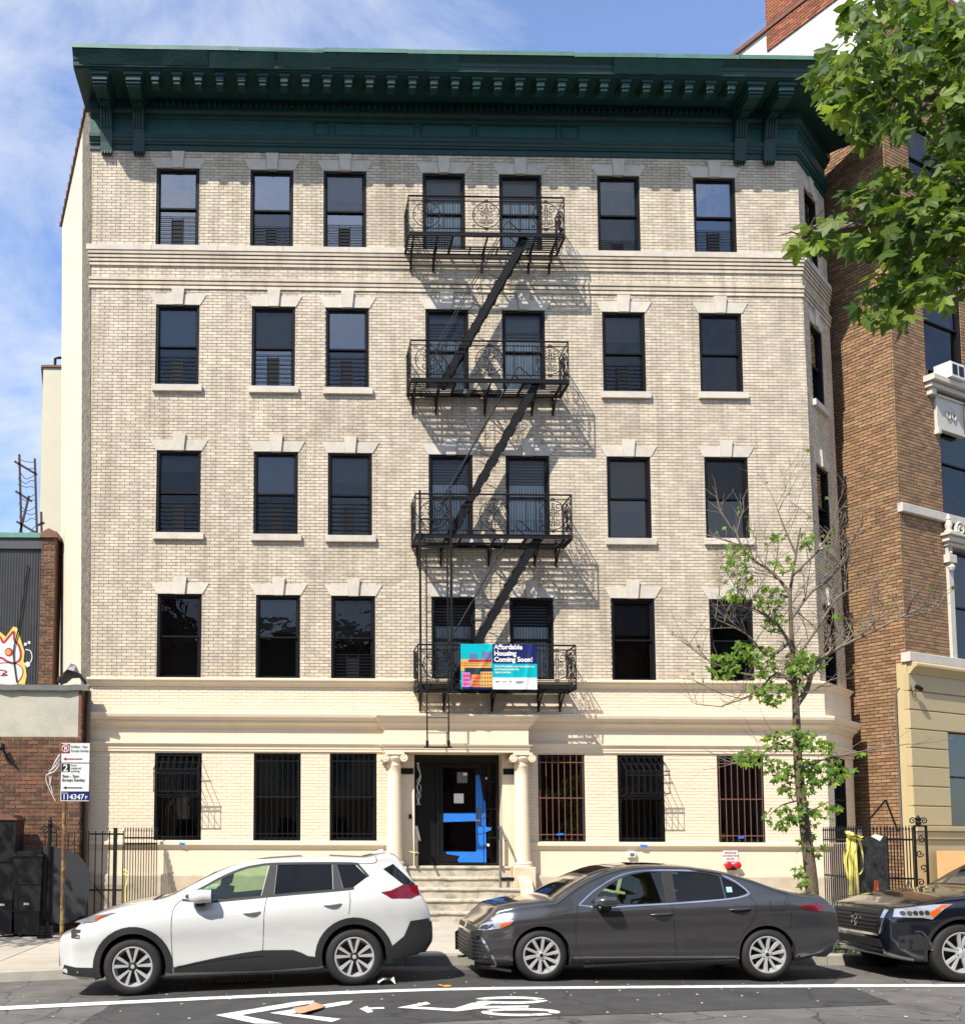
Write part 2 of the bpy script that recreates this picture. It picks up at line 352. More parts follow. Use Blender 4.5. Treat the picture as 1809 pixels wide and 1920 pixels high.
LEAF2 = leafmat('young_leaf', (0.06, 0.14, 0.014), (0.19, 0.30, 0.035))
# ------------------------------------------------------------------ ground: the street falls away gently to the left
KERB_Y, WALK_Z = -7.3, 0.15
def grade(x):
    t = 1.4 - x
    if t <= -1.5: return 0.0
    if t < 1.5: return -0.044 * (t + 1.5) ** 2 / 6
    return -0.044 * t if t < 14 else -0.616
def sheet(name, x0, x1, y0, y1, z, material, nx=60, kind='structure', skirt=0.0, label=None):
    mb = MB(); vs = []; fs = []
    for i in range(nx + 1):
        x = x0 + (x1 - x0) * i / nx; h = grade(x) + z
        vs += [(x, y0, h), (x, y1, h)]
    for i in range(nx): fs.append((2 * i, 2 * i + 2, 2 * i + 3, 2 * i + 1))
    mb.add(vs, fs)
    return mb.build(name, material, kind=kind, fix=False)
def add_cracks(m, sc=0.9, dark=0.35):
    """fine real cracks and oil spots in the asphalt"""
    t = m.node_tree; nd = t.nodes; lk = t.links.new; b = nd['Principled BSDF']; src = b.inputs['Base Color'].links[0].from_socket
    tc = nd.new('ShaderNodeTexCoord'); no = nd.new('ShaderNodeTexNoise'); no.inputs['Scale'].default_value = 2.0; no.inputs['Detail'].default_value = 5; lk(tc.outputs['Object'], no.inputs['Vector'])
    ad = nd.new('ShaderNodeMixRGB'); ad.blend_type = 'ADD'; ad.inputs['Fac'].default_value = 0.45; lk(tc.outputs['Object'], ad.inputs['Color1']); lk(no.outputs['Color'], ad.inputs['Color2'])
    vo = nd.new('ShaderNodeTexVoronoi'); vo.feature = 'DISTANCE_TO_EDGE'; vo.inputs['Scale'].default_value = sc; lk(ad.outputs['Color'], vo.inputs['Vector'])
    mr = nd.new('ShaderNodeMapRange'); mr.inputs['From Min'].default_value = 0.004; mr.inputs['From Max'].default_value = 0.014; mr.inputs['To Min'].default_value = dark; mr.inputs['To Max'].default_value = 1.0; lk(vo.outputs['Distance'], mr.inputs['Value'])
    n2 = nd.new('ShaderNodeTexNoise'); n2.inputs['Scale'].default_value = 0.7; n2.inputs['Detail'].default_value = 3; lk(tc.outputs['Object'], n2.inputs['Vector'])
    m2 = nd.new('ShaderNodeMapRange'); m2.inputs['From Min'].default_value = 0.55; m2.inputs['From Max'].default_value = 0.70; m2.inputs['To Min'].default_value = 1.0; m2.inputs['To Max'].default_value = 0.6; lk(n2.outputs['Fac'], m2.inputs['Value'])
    mu = nd.new('ShaderNodeMath'); mu.operation = 'MULTIPLY'; lk(mr.outputs['Result'], mu.inputs[0]); lk(m2.outputs['Result'], mu.inputs[1])
    mx = nd.new('ShaderNodeMixRGB'); mx.blend_type = 'MULTIPLY'; mx.inputs['Fac'].default_value = 1; lk(src, mx.inputs['Color1']); lk(mu.outputs[0], mx.inputs['Color2']); lk(mx.outputs['Color'], b.inputs['Base Color'])
def road_material():
    m = mat('old_asphalt', (0.115, 0.108, 0.098), 0.9, 0.30, 2.2, 0.5, 160, dirt=0.6, dscale=0.8, dcol=(0.18, 0.16, 0.135)); add_cracks(m); return m
ROAD = road_material()
PATCH = mat('dark_asphalt_patch', (0.040, 0.039, 0.038), 0.85, 0.25, 3, 0.35, 170, dirt=0.45, dscale=1.3, dcol=(0.085, 0.08, 0.072)); add_cracks(PATCH, 0.5, 0.6)
PAINT = mat('worn_white_road_paint', (0.72, 0.71, 0.68), 0.7, 0.08, 10, 0.2, 90, dirt=0.9, dscale=7.0, dcol=(0.14, 0.13, 0.12))
far = MB(); far.add([(-600, -600, -0.75), (600, -600, -0.75), (600, 900, -0.75), (-600, 900, -0.75)], [(0, 1, 2, 3)])
far.build('ground', mat('far_ground', (0.12, 0.115, 0.10), 0.95, 0.2, 0.2), kind='structure', fix=False)
sheet('road', -40, 45, -21.0, KERB_Y + 0.05, 0.0, ROAD, 120)
# sidewalk: a bed and single concrete flags
sheet('sidewalk', -40, 45, KERB_Y + 0.14, 2.4, WALK_Z - 0.03, mat('sidewalk_bed', (0.12, 0.105, 0.085), 0.95, 0.2, 8), 120)
SIDEWALK = bpy.data.objects['sidewalk']
def slab(name, x0, x1, y0, y1, material, parent, z=WALK_Z, t=0.028, g=0.007):
    mb = MB(); j = random.uniform(-0.003, 0.003); x0 += g; x1 -= g; y0 += g; y1 -= g; b = 0.006
    za, zb = grade(x0) + z + j, grade(x1) + z + j
    mb.add([(x0, y0, za - t), (x1, y0, zb - t), (x1, y1, zb - t), (x0, y1, za - t), (x0 + b, y0 + b, za), (x1 - b, y0 + b, zb), (x1 - b, y1 - b, zb), (x0 + b, y1 - b, za)],
           [(4, 5, 6, 7), (0, 1, 5, 4), (1, 2, 6, 5), (2, 3, 7, 6), (3, 0, 4, 7)])
    return mb.build(name, material, parent, fix=False)
PIT = (6.75, 8.75, KERB_Y + 0.30, KERB_Y + 1.75)
ys = [KERB_Y + 0.16, -5.55, -4.0, -2.45, -0.95, 0.6, 2.3]
for k in range(-9, 12):
    for a, b in zip(ys, ys[1:]):
        x0, x1 = k * 1.52, (k + 1) * 1.52
        if x0 < PIT[1] and x1 > PIT[0] and a < PIT[2] and abs(a - ys[0]) < 0.01:
            if x0 < PIT[0] - 0.05: slab('paving_slab', x0, PIT[0], a, b, CONC, SIDEWALK)
            if x1 > PIT[1] + 0.05: slab('paving_slab', PIT[1], x1, a, b, CONC, SIDEWALK)
            continue
        slab('paving_slab', x0, x1, a, b, CONC, SIDEWALK)
kerb = empty('kerb', (0, KERB_Y, 0)); tag(kerb, kind='structure')
for k in range(-9, 14):
    x0, x1 = k * 1.5 + 0.006, (k + 1) * 1.5 - 0.006; mb = MB()
    za, zb = grade(x0), grade(x1); y0, y1 = KERB_Y, KERB_Y + 0.145; h = WALK_Z + 0.002
    mb.add([(x0, y0, za - .1), (x1, y0, zb - .1), (x1, y1, zb - .1), (x0, y1, za - .1), (x0, y0 + .012, za + h - .02), (x1, y0 + .012, zb + h - .02), (x1, y0 + .035, zb + h), (x0, y0 + .035, za + h), (x1, y1, zb + h), (x0, y1, za + h)],
           [(0, 1, 5, 4), (4, 5, 6, 7), (7, 6, 8, 9), (1, 2, 8, 6, 5), (3, 0, 4, 7, 9)])
    mb.build('kerb_stone', KERBM, kerb, fix=False)
# dark asphalt patch and road markings: thin sheets laid on the road, corners read off the photograph's ground plane
def Gz(px, py):
    x, y = G(px, py, 0.0)
    for _ in range(4): x, y = G(px, py, grade(x))
    return x, y
def road_sheet(name, pts, z, material, label=None, cat=None, parent=None, kind=None):
    me = bpy.data.meshes.new(name); bm = bmesh.new()
    vs = [bm.verts.new((x, y, 0)) for x, y in pts]; bm.faces.new(vs)
    xs = [p[0] for p in pts]; x = math.floor(min(xs))
    while x < max(xs):
        bmesh.ops.bisect_plane(bm, geom=bm.verts[:] + bm.edges[:] + bm.faces[:], plane_co=(x, 0, 0), plane_no=(1, 0, 0)); x += 0.5
    bmesh.ops.triangulate(bm, faces=bm.faces)
    for v in bm.verts: v.co.z = grade(v.co.x) + z
    bmesh.ops.recalc_face_normals(bm, faces=bm.faces)
    for f in bm.faces:
        if f.normal.z < 0: f.normal_flip()
    bm.to_mesh(me); bm.free(); me.materials.append(material)
    o = link_mesh(name, me, parent); return tag(o, label, cat, None, kind)
def jag(pts, amp=0.03, n=5):
    out = []
    for a, b in zip(pts, pts[1:] + pts[:1]):
        for k in range(n):
            t = k / n; out.append((a[0] + (b[0] - a[0]) * t + random.uniform(-amp, amp), a[1] + (b[1] - a[1]) * t + random.uniform(-amp, amp)))
    return out
road_sheet('asphalt_patch', jag([Gz(250, 1862), Gz(140, 1925), Gz(700, 1925), Gz(1300, 1897), Gz(1680, 1884), Gz(1600, 1853), Gz(1560, 1850), Gz(1570, 1838)] + [(7.4, -7.9), (-2.4, -7.9)], 0.025, 9), 0.004, PATCH, kind='structure')
def strip(pts_up, pts_dn): return [Gz(*p) for p in pts_up] + [Gz(*p) for p in reversed(pts_dn)]
road_sheet('lane_line', strip([(-300, 1904), (0, 1888.5), (160, 1881), (420, 1869), (640, 1860), (830, 1854), (1000, 1851.5), (1300, 1849), (1560, 1847), (2200, 1846)],
                              [(-300, 1911.5), (0, 1895.5), (160, 1887.2), (420, 1874.2), (640, 1865.2), (830, 1858.6), (1000, 1856), (1300, 1853.5), (1560, 1852.2), (2200, 1851.7)]), 0.009, PAINT, kind='structure')
mk = road_sheet('chevron_marking', [Gz(*p) for p in [(405, 1905), (560, 1879), (590, 1878), (585, 1883), (452, 1905), (530, 1921), (480, 1921)]], 0.010, PAINT, kind='structure')
road_sheet('chevron_marking', [Gz(*p) for p in [(506, 1901), (645, 1879), (662, 1878), (655, 1884), (545, 1902), (640, 1912), (622, 1918)]], 0.010, PAINT, kind='structure')
road_sheet('arrow_marking', [Gz(*p) for p in [(674, 1893), (688, 1888), (692, 1891), (720, 1890), (721, 1893), (696, 1894), (700, 1899), (690, 1901)]], 0.010, PAINT, kind='structure')
bike = empty('bicycle_marking', (*Gz(850, 1890), 0)); tag(bike, kind='structure')
road_sheet('painted_frame', [Gz(*p) for p in [(745, 1891), (800, 1880), (808, 1884), (778, 1889), (850, 1893), (885, 1882), (930, 1881), (905, 1888), (992, 1887), (990, 1891), (900, 1893), (855, 1898)]], 0.010, PAINT, parent=bike)
def ring(cx, cy, rx, ry, t, gap, parent):
    for a0, a1 in gap:
        up = []; dn = []
        for k in range(21):
            a = R(a0 + (a1 - a0) * k / 20); up.append((cx + rx * math.cos(a), cy + ry * math.sin(a))); dn.append((cx + (rx - t) * math.cos(a), cy + (ry - t * 0.22) * math.sin(a)))
        road_sheet('wheel_ring', strip(up, dn), 0.010, PAINT, parent=parent)
ring(957, 1877, 70, 7, 20, [(-160, -20), (0, 160)], bike); ring(976, 1899.5, 74, 7.5, 20, [(-150, 20), (35, 200)], bike)
# ------------------------------------------------------------------ masonry
def brick_mesh(w, h, d, b, material):
    mb = MB(); mb.add([(0, d, 0), (w, d, 0), (w, d, h), (0, d, h), (b, 0, b), (w - b, 0, b), (w - b, 0, h - b), (b, 0, h - b)],
                      [(4, 5, 6, 7), (0, 1, 5, 4), (1, 2, 6, 5), (2, 3, 7, 6), (3, 0, 4, 7)]); return mb.mesh('brick', material)
def brick_wall(parent, M, uL, uR, z0, z1, holes, bm_, mm_, course=0.0677, length=0.205, joint=0.007, depth=0.010, single=300, near=None, name='brickwork', bond=1, phase=0.0, jit=0.002, mortar_name='mortar_bed'):
    """real bricks in running bond over a recessed mortar bed; wall frame M: x along, y into the wall, z up"""
    fl = (lambda z: uL) if not callable(uL) else uL; fr = (lambda z: uR) if not callable(uR) else uR
    # mortar bed with the openings left out
    zz = sorted({z0, z1, *[h for q in holes for h in (q[2], q[3]) if z0 < h < z1]}); mb = MB(M)
    for a, b in zip(zz, zz[1:]):
        m = (a + b) / 2; cuts = sorted([(q[0], q[1]) for q in holes if q[2] < m < q[3]])
        segs = []; cur = None; lo = (fl(a), fl(b))
        for c0, c1 in cuts:
            if c0 > max(lo): segs.append((lo, (c0, c0)))
            lo = (c1, c1)
        if min(fr(a), fr(b)) > lo[0]: segs.append((lo, (fr(a), fr(b))))
        for l, r_ in segs: mb.add([(l[0], depth, a), (r_[0], depth, a), (r_[1], depth, b), (l[1], depth, b)], [(0, 1, 2, 3)])
    mb.build(mortar_name, mm_, parent, fix=False)
    rnd = random.Random(hash((round(z0, 2), round(z1, 2), name)) & 0xffff); todo = []
    n = int(round((z1 - z0) / course)); course = (z1 - z0) / n
    for i in range(n):
        a, b = z0 + i * course + joint / 2, z0 + (i + 1) * course - joint / 2
        off = (i % 2) * length / 2 + phase; m = (a + b) / 2
        hs = [q for q in holes if q[2] < b and q[3] > a]; l, r_ = fl(m), fr(m)
        k = math.floor((l - off) / length); u = off + k * length
        while u < r_:
            rects = [(max(u + joint / 2, l), min(u + length - joint / 2, r_), a, b)]
            for c0, c1, d0, d1 in hs:
                nx = []
                for s0, s1, y0, y1 in rects:
                    if s1 <= c0 or s0 >= c1 or y1 <= d0 or y0 >= d1: nx.append((s0, s1, y0, y1)); continue
                    if s0 < c0: nx.append((s0, c0, y0, y1))
                    if s1 > c1: nx.append((c1, s1, y0, y1))
                    m0, m1 = max(s0, c0), min(s1, c1)
                    if y0 < d0: nx.append((m0, m1, y0, d0))
                    if y1 > d1: nx.append((m0, m1, d1, y1))
                rects = nx
            todo += [t for t in rects if t[1] - t[0] > 0.015 and t[3] - t[2] > 0.008]
            u += length
    full = (length - joint, course - joint)
    ok = [t for t in todo if abs(t[1] - t[0] - full[0]) < 1e-5 and abs(t[3] - t[2] - full[1]) < 1e-5]
    if near and single:
        ok.sort(key=lambda t: (M @ Vector((t[0], 0, t[2])) - near).length); ok = ok[:single]
    else: ok = []
    pick = set(ok); me = brick_mesh(full[0], full[1], depth + 0.003, 0.003, bm_)
    for t in ok:
        o = bpy.data.objects.new('brick', me); COL.objects.link(o)
        o.matrix_world = M @ Matrix.Translation((t[0], rnd.uniform(-jit, jit), t[2])); adopt(o, parent)
    mb = MB(M); B = 0.003
    for t in todo:
        if t in pick: continue
        s0, s1, za, zb = t; y = rnd.uniform(-jit, jit); d = depth + 0.003
        mb.add([(s0, d, za), (s1, d, za), (s1, d, zb), (s0, d, zb), (s0 + B, y, za + B), (s1 - B, y, za + B), (s1 - B, y, zb - B), (s0 + B, y, zb - B)],
               [(4, 5, 6, 7), (0, 1, 5, 4), (1, 2, 6, 5), (2, 3, 7, 6), (3, 0, 4, 7)])
    if mb.v: mb.build(name, bm_, parent, fix=False, kind='stuff')
def frame(O, ang):
    """wall frame: x runs along the wall at angle ang (0 = the main front), y goes into the wall"""
    return Matrix.Translation(O) @ Matrix.Rotation(ang, 4, 'Z')
I4 = Matrix.Identity(4)

# ------------------------------------------------------------------ the apartment house
APT = empty('apartment_building', (3.0, 0, WALK_Z), 'five storey buff brick apartment house with dark teal cornice and cream ground floor', 'building')
zl1, zl1b = Z_(1275), Z_(1291)           # ledge under the first row of upper windows
zcor = Z_(290)                           # foot of the cornice
za, zb_ = zl1, zcor
xl0, xl1 = X_(170, 1275), X_(172, 292); xr0, xr1 = X_(1537, 1285), X_(1493, 300)
fL = lambda z: xl0 + (xl1 - xl0) * (z - za) / (zb_ - za)
fR = lambda z: xr0 + (xr1 - xr0) * (z - za) / (zb_ - za)
CH_ANG = R(47); CH_LEN = 1.9             # the chamfered return at the right
def chM(z=0):
    k = (xr1 - xr0) / (zb_ - za); S = Matrix.Identity(4); S[0][2] = k; S[0][3] = -5 * k      # the old front leans a little: its return follows
    return S @ frame((fR(5), 0, 0), CH_ANG)

WIN = {  # floor: list of (x0, x1, y0, y1) read off the photograph
 5: [(293, 374, 314, 459), (470, 550, 318, 465), (607, 687, 320, 466), (793, 872, 325, 471), (937, 1015, 328, 473), (1120, 1200, 330, 473), (1300, 1380, 334, 476)],
 4: [(292, 374, 570, 721), (473, 553, 574, 725), (611, 692, 577, 728), (798, 879, 580, 733), (942, 1022, 582, 734), (1130, 1210, 586, 737), (1311, 1392, 588, 737)],
 3: [(294, 376, 843, 998), (476, 559, 846, 1002), (615, 698, 849, 1005), (805, 886, 853, 1008), (949, 1030, 855, 1009), (1138, 1221, 857, 1011), (1321, 1404, 857, 1010)],
 2: [(295, 378, 1112, 1271), (480, 563, 1115, 1272), (621, 704, 1117, 1273), (810, 891, 1119, 1275), (957, 1037, 1121, 1276), (1146, 1229, 1122, 1278), (1330, 1413, 1124, 1279)],
 1: [(290, 378, 1412, 1575), (477, 563, 1412, 1576), (620, 705, 1412, 1576), (1010, 1096, 1415, 1578), (1157, 1247, 1416, 1579), (1344, 1434, 1418, 1581)]}
def wrect(q):
    x0, x1, y0, y1 = q; xm = (x0 + x1) / 2; ym = (y0 + y1) / 2
    c = X_(xm, ym); w = X_(x1, ym) - X_(x0, ym); z0 = P(xm, y1)[1]; z1 = P(xm, y0)[1]
    return c - w / 2, c + w / 2, z0, z1
ROOMS = {}
WR = {f: [wrect(q) for q in ws] for f, ws in WIN.items()}
# rows line up: average the small reading errors along each floor
for f in WR:
    n = len(WR[f]); b0 = sum(q[2] for q in WR[f]) / n; t0 = sum(q[3] for q in WR[f]) / n; ww = sum(q[1] - q[0] for q in WR[f]) / n
    WR[f] = [((q[0] + q[1]) / 2 - ww / 2, (q[0] + q[1]) / 2 + ww / 2, q[2] * .6 + b0 * .4, q[3] * .6 + t0 * .4) for q in WR[f]]

GLASSES = [glass('window_glass', (0.55, 0.58, 0.58), r_, 0.004, 0.16) for r_ in (.0, .02, .05, .10, .18, .30)]
rg = random.Random(11); GLASSB = glass('clear_window_glass', (0.93, 0.96, 0.96), 0.0, 0.004, 0.05)
def make_window(parent, M, rect, kind=0, shade=0.0, guard=0.5, sill=True, lintel=True, blinds=False, glassm=None, seed=0, meet=0.5, glz=None):
    x0, x1, z0, z1 = rect; g = glassm or WINGLASS; w_ = x1 - x0; h_ = z1 - z0; zm = z0 + h_ * meet
    fw = 0.055; mb = MB(M); A, B = 0.025, 0.17
    mb.box(x0, x0 + fw, A, B, z0, z1).box(x1 - fw, x1, A, B, z0, z1).box(x0 + fw, x1 - fw, A, B, z1 - fw, z1).box(x0 + fw, x1 - fw, A, B, z0, z0 + fw * .7)
    win = mb.build('window', BRONZE, parent)
    a, b = x0 + fw, x1 - fw; s = 0.035
    def sash(za, zb, y):
        m = MB(M); m.box(a, a + s, y, y + .035, za, zb).box(b - s, b, y, y + .035, za, zb).box(a + s, b - s, y, y + .035, zb - s, zb).box(a + s, b - s, y, y + .035, za, za + s)
        m.build('sash', BRONZE, win)
        p = MB(M); p.add([(a + s, y + .018, za + s), (b - s, y + .018, za + s), (b - s, y + .018, zb - s), (a + s, y + .018, zb - s)], [(0, 1, 2, 3)]); p.build('pane', glassm or (GLASSB if blinds else rg.choice(glz or GLASSES[:3])), win, fix=False)
    sash(zm - .02, z1 - fw, 0.07); sash(z0 + fw * .7, zm + .02, 0.11)
    room = MB(M); room.box(x0, x1, .172, .62, z0, z1); me = room.mesh('room', DARKROOM)
    # open towards the glass: drop the front face
    bm = bmesh.new(); bm.from_mesh(me); bm.faces.ensure_lookup_table()
    n0 = (M.to_3x3() @ Vector((0, -1, 0)))
    bmesh.ops.delete(bm, geom=[f for f in bm.faces if f.normal.dot(n0) > 0.9], context='FACES_ONLY'); bm.to_mesh(me); bm.free()
    link_mesh('room_beyond', me, win)
    if shade:
        m = MB(M); m.box(a, b, .19, .195, z1 - fw - shade * h_, z1 - fw); m.build('roller_shade', SHADE, win)
    if blinds:
        zt = z0 + h_ * .66; n = 13
        for k in range(n):
            u = a + .02 + (b - a - .04) * (k + .5) / n; m = MB(M @ Matrix.Translation((u, .158, 0)) @ Matrix.Rotation(R(10), 4, 'Z')); m.box(-.026, .026, -.001, .001, z0 + .05, zt); m.build('blind_slat', BLIND, win)
        m = MB(M); zz = zt + .05
        while zz < z1 - .1: m.box(a, b, .215, .222, zz, zz + .035); zz += .065
        m.build('venetian_blind', SHADE, win)
    if guard:
        zt = z0 + h_ * guard; y = .088; m = MB(M); n = 7
        for k in range(n + 1):
            zz = z0 + .06 + (zt - z0 - .06) * k / n; m.box(a, b, y, y + .012, zz - .006, zz + .006)
        for t in (.34, .64): u = a + (b - a) * t; m.box(u - .008, u + .008, y - .004, y + .008, z0 + .04, zt)
        m.box(a + (b - a) * .34, a + (b - a) * .64, y + .013, y + .016, z0 + .05, zt - .06)
        m.build('window_guard', GUARD, win)
    if lintel:
        c = (x0 + x1) / 2; H = 0.235; kw = .125; fl = .15
        for s_ in (-1, 1):
            pts = [(c + s_ * (kw * .84 + .006), z1), (c + s_ * (w_ / 2 + .015), z1), (c + s_ * (w_ / 2 + fl), z1 + H), (c + s_ * (kw + .004), z1 + H)]
            if s_ < 0: pts = pts[::-1]
            m = MB(M); m.prism_y(pts, -.014, .03); m.build('lintel_stone', STONE, win)
        pts = [(c - kw * .84, z1 - .012), (c + kw * .84, z1 - .012), (c + kw * 1.12, z1 + .365), (c - kw * 1.12, z1 + .365)]
        m = MB(M); m.prism_y(pts, -.055, .03); m.build('keystone', STONE, win)
    if sill:
        m = MB(M); m.box(x0 - .055, x1 + .075, -.075, .05, z0 - .14, z0 - .002)
        m.build('sill', STONE, win)
    return win
rw = random.Random(3)
SH = {5: [0, .28, .3, .2, .2, .1, .45], 4: [.55, .62, 0, .1, .2, .3, .0], 3: [.2, .5, .3, 0, 0, .6, 0], 2: [0, .4, .5, 0, 0, .4, .3]}
GD = {5: [.40, .30, .33, 0, 0, .18, .33], 4: [.38, .42, .40, 0, 0, .36, 0], 3: [.38, .40, .40, 0, 0, 0, 0], 2: [0, 0, .30, 0, 0, 0, 0]}
for f in (5, 4, 3, 2):
    for i, q in enumerate(WR[f]):
        make_window(APT, I4, q, shade=SH[f][i], guard=GD[f][i], sill=f in (3, 4), blinds=i in (3, 4), meet=.5, glz={5: GLASSES[2:], 4: GLASSES[1:5], 3: GLASSES[:3], 2: GLASSES[:2]}[f])
# upper walls, one sheet of bricks round all openings
holes = [q for f in (2, 3, 4, 5) for q in WR[f]]
brick_wall(APT, I4, fL, fR, zl1, zcor + .05, holes, BRICK, MORTAR, near=Vector((3, 0, 4.5)), name='brickwork', mortar_name='mortar_bed')
# chamfered return with one window on each floor
CM = chM(); chx = lambda z: 0.0
ch_w = []
for f in (2, 3, 4, 5):
    z0 = sum(q[2] for q in WR[f]) / 7; z1 = sum(q[3] for q in WR[f]) / 7; o = chx((z0 + z1) / 2); r_ = (o + .42, o + 1.25, z0, z1); ch_w.append(r_)
    make_window(APT, CM, r_, guard=.0, sill=f in (3, 4), shade=.4)
brick_wall(APT, CM, lambda z: chx(z) + .0, CH_LEN, zl1, zcor + .05, ch_w, BRICK, MORTAR, single=0, name='return_brickwork', mortar_name='mortar_bed')
# string courses
PATH = lambda z: [(fL(z) - .02, .0), (fR(z), 0), (fR(z) + CH_LEN * math.cos(CH_ANG), CH_LEN * math.sin(CH_ANG))]
def band(name, z0, z1, out, material, parent=APT, back=-.02, ext=0.0):
    m = MB(); p = PATH((z0 + z1) / 2); p[0] = (p[0][0] - ext, 0); m.sweep(p, [(back, z0), (out, z0), (out, z1), (back, z1)]); return m.build(name, material, parent)
def moulding(name, prof, material, path=None, parent=APT):
    m = MB(); z = sum(p[1] for p in prof) / len(prof); m.sweep(path or PATH(z), prof); return m.build(name, material, parent)
zs = sum(q[2] for q in WR[5]) / 7
xa = X_(160, 470); xe = X_(1511, 487)
cs = .0677
nst = 11                                                # the sill course, laid stone by stone
xs_ = [fL(zs) - .1 + (fR(zs) + .02 - fL(zs) + .1) * k / nst for k in range(nst + 1)]
for a, b in zip(xs_, xs_[1:]):
    m = MB(); m.bbox(a + .002, b - .002, -.085, .02, zs - .13, zs - .003, .006); m.build('sill_course_stone', STONE, APT)
m = MB(); p = PATH(zs); m.sweep([(p[1][0] + .03, 0.0), p[2]], [(-.02, zs - .13), (.085, zs - .13), (.085, zs - .003), (-.02, zs - .003)]); m.build('sill_course_stone', STONE, APT)
for k, o in enumerate((.075, .06, .045, .03)):
    band('projecting_course', zs - .135 - (k + 1) * .082 + .012, zs - .135 - k * .082 - .016, o, BRICK, ext=.05 - k * .01)
zt3 = zs - .135 - 4 * .082 - .25
for k, o in enumerate((.05, .038, .026)):
    band('projecting_course', zt3 - (k + 1) * .09 + .012, zt3 - k * .09 - .018, o, BRICK, ext=.03)

# ---- ground floor: painted brick, mouldings, base
xg0 = X_(165, 1500); xg1 = X_(1552, 1500)
gL = lambda z: xg0; gR = lambda z: xg1
GPATH = [(xg0, 0), (xg1, 0), (xg1 + CH_LEN * math.cos(CH_ANG), CH_LEN * math.sin(CH_ANG))]
GM = frame((xg1, 0, 0), CH_ANG)
zc1, zc0 = Z_(1341), Z_(1365)            # big ledge above the ground floor
zar1, zar0 = Z_(1395), Z_(1411)          # architrave
zsb1, zsb0 = Z_(1578), Z_(1591)          # sill band
zbase = Z_(1641)
DOOR = (X_(777, 1520), X_(942, 1520), Z_(1622), Z_(1413))
moulding('ledge', [(-.02, zl1 - .17), (.03, zl1 - .17), (.05, zl1 - .12), (.075, zl1 - .09), (.09, zl1 - .055), (.13, zl1 - .045), (.13, zl1 - .01), (.06, zl1 + .012), (-.02, zl1 + .012)], CREAM, [(fL(zl1) - .06, 0), (fR(zl1) + .02, 0), (fR(zl1) + .02 + CH_LEN * math.cos(CH_ANG), CH_LEN * math.sin(CH_ANG))])
brick_wall(APT, I4, gL, gR, zc1 - .02, zl1 - .165, [], CREAMBRICK, CREAMMORTAR, depth=.006, single=0, name='painted_brickwork', jit=.0012, mortar_name='painted_joints')
ghole = [q for q in WR[1]] + [(DOOR[0] - .02, DOOR[1] + .02, -1, DOOR[3] + .02)]
brick_wall(APT, I4, gL, gR, zsb1 - .02, zar0 + .01, ghole, CREAMBRICK, CREAMMORTAR, depth=.006, near=Vector((0, 0, 2.5)), name='painted_brickwork', jit=.0012, mortar_name='painted_joints')
gch = [(.45, 1.28, WR[1][0][2], WR[1][0][3])]
brick_wall(APT, GM, 0, CH_LEN, zsb1 - .02, zar0 + .01, gch, CREAMBRICK, CREAMMORTAR, depth=.006, single=0, name='painted_brickwork', jit=.0012, mortar_name='painted_joints')
brick_wall(APT, GM, 0, CH_LEN, zc1 - .02, zl1 - .165, [], CREAMBRICK, CREAMMORTAR, depth=.006, single=0, name='painted_brickwork', jit=.0012, mortar_name='painted_joints')
moulding('big_ledge', [(-.02, zc0 - .03), (.02, zc0 - .03), (.035, zc0 + .02), (.09, zc0 + .06), (.13, zc0 + .075), (.13, zc0 + .125), (.17, zc0 + .14), (.205, zc0 + .19), (.22, zc1 - .03), (.22, zc1), (.05, zc1 + .03), (-.02, zc1 + .03)], CREAM, GPATH)
moulding('frieze', [(-.03, zar1 - .02), (.004, zar1 - .02), (.004, zc0), (-.03, zc0)], CREAM, GPATH)
moulding('architrave', [(-.02, zar0), (.028, zar0), (.028, zar0 + .05), (.04, zar0 + .055), (.04, zar0 + .11), (.06, zar0 + .13), (.085, zar0 + .16), (.085, zar1 + .01), (-.02, zar1 + .02)], CREAM, GPATH)
dl, dr = DOOR[0] - .55, DOOR[1] + .55
for seg in ([(xg0 - .03, 0), (dl, 0)], [(dr, 0), (xg1, 0), GPATH[2]]):
    moulding('sill_band', [(-.02, zsb0 - .02), (.02, zsb0 - .02), (.035, zsb0 + .03), (.06, zsb0 + .06), (.075, zsb0 + .065), (.075, zsb1 - .02), (.03, zsb1 - .002), (-.02, zsb1 - .002)], CREAM, seg)
    moulding('plinth_wall', [(-.05, zbase), (.0, zbase), (.0, zsb0 - .01), (-.05, zsb0 - .01)], CREAM, seg)
    moulding('base_course', [(-.05, -.7), (.05, -.7), (.05, zbase - .03), (.03, zbase + .012), (-.05, zbase + .012)], mat('base_stone', (0.50, 0.42, 0.31), 0.85, 0.12, 4, 0.3, 50, dirt=0.45, dscale=2.5, dcol=(0.25, 0.21, 0.16)), seg)
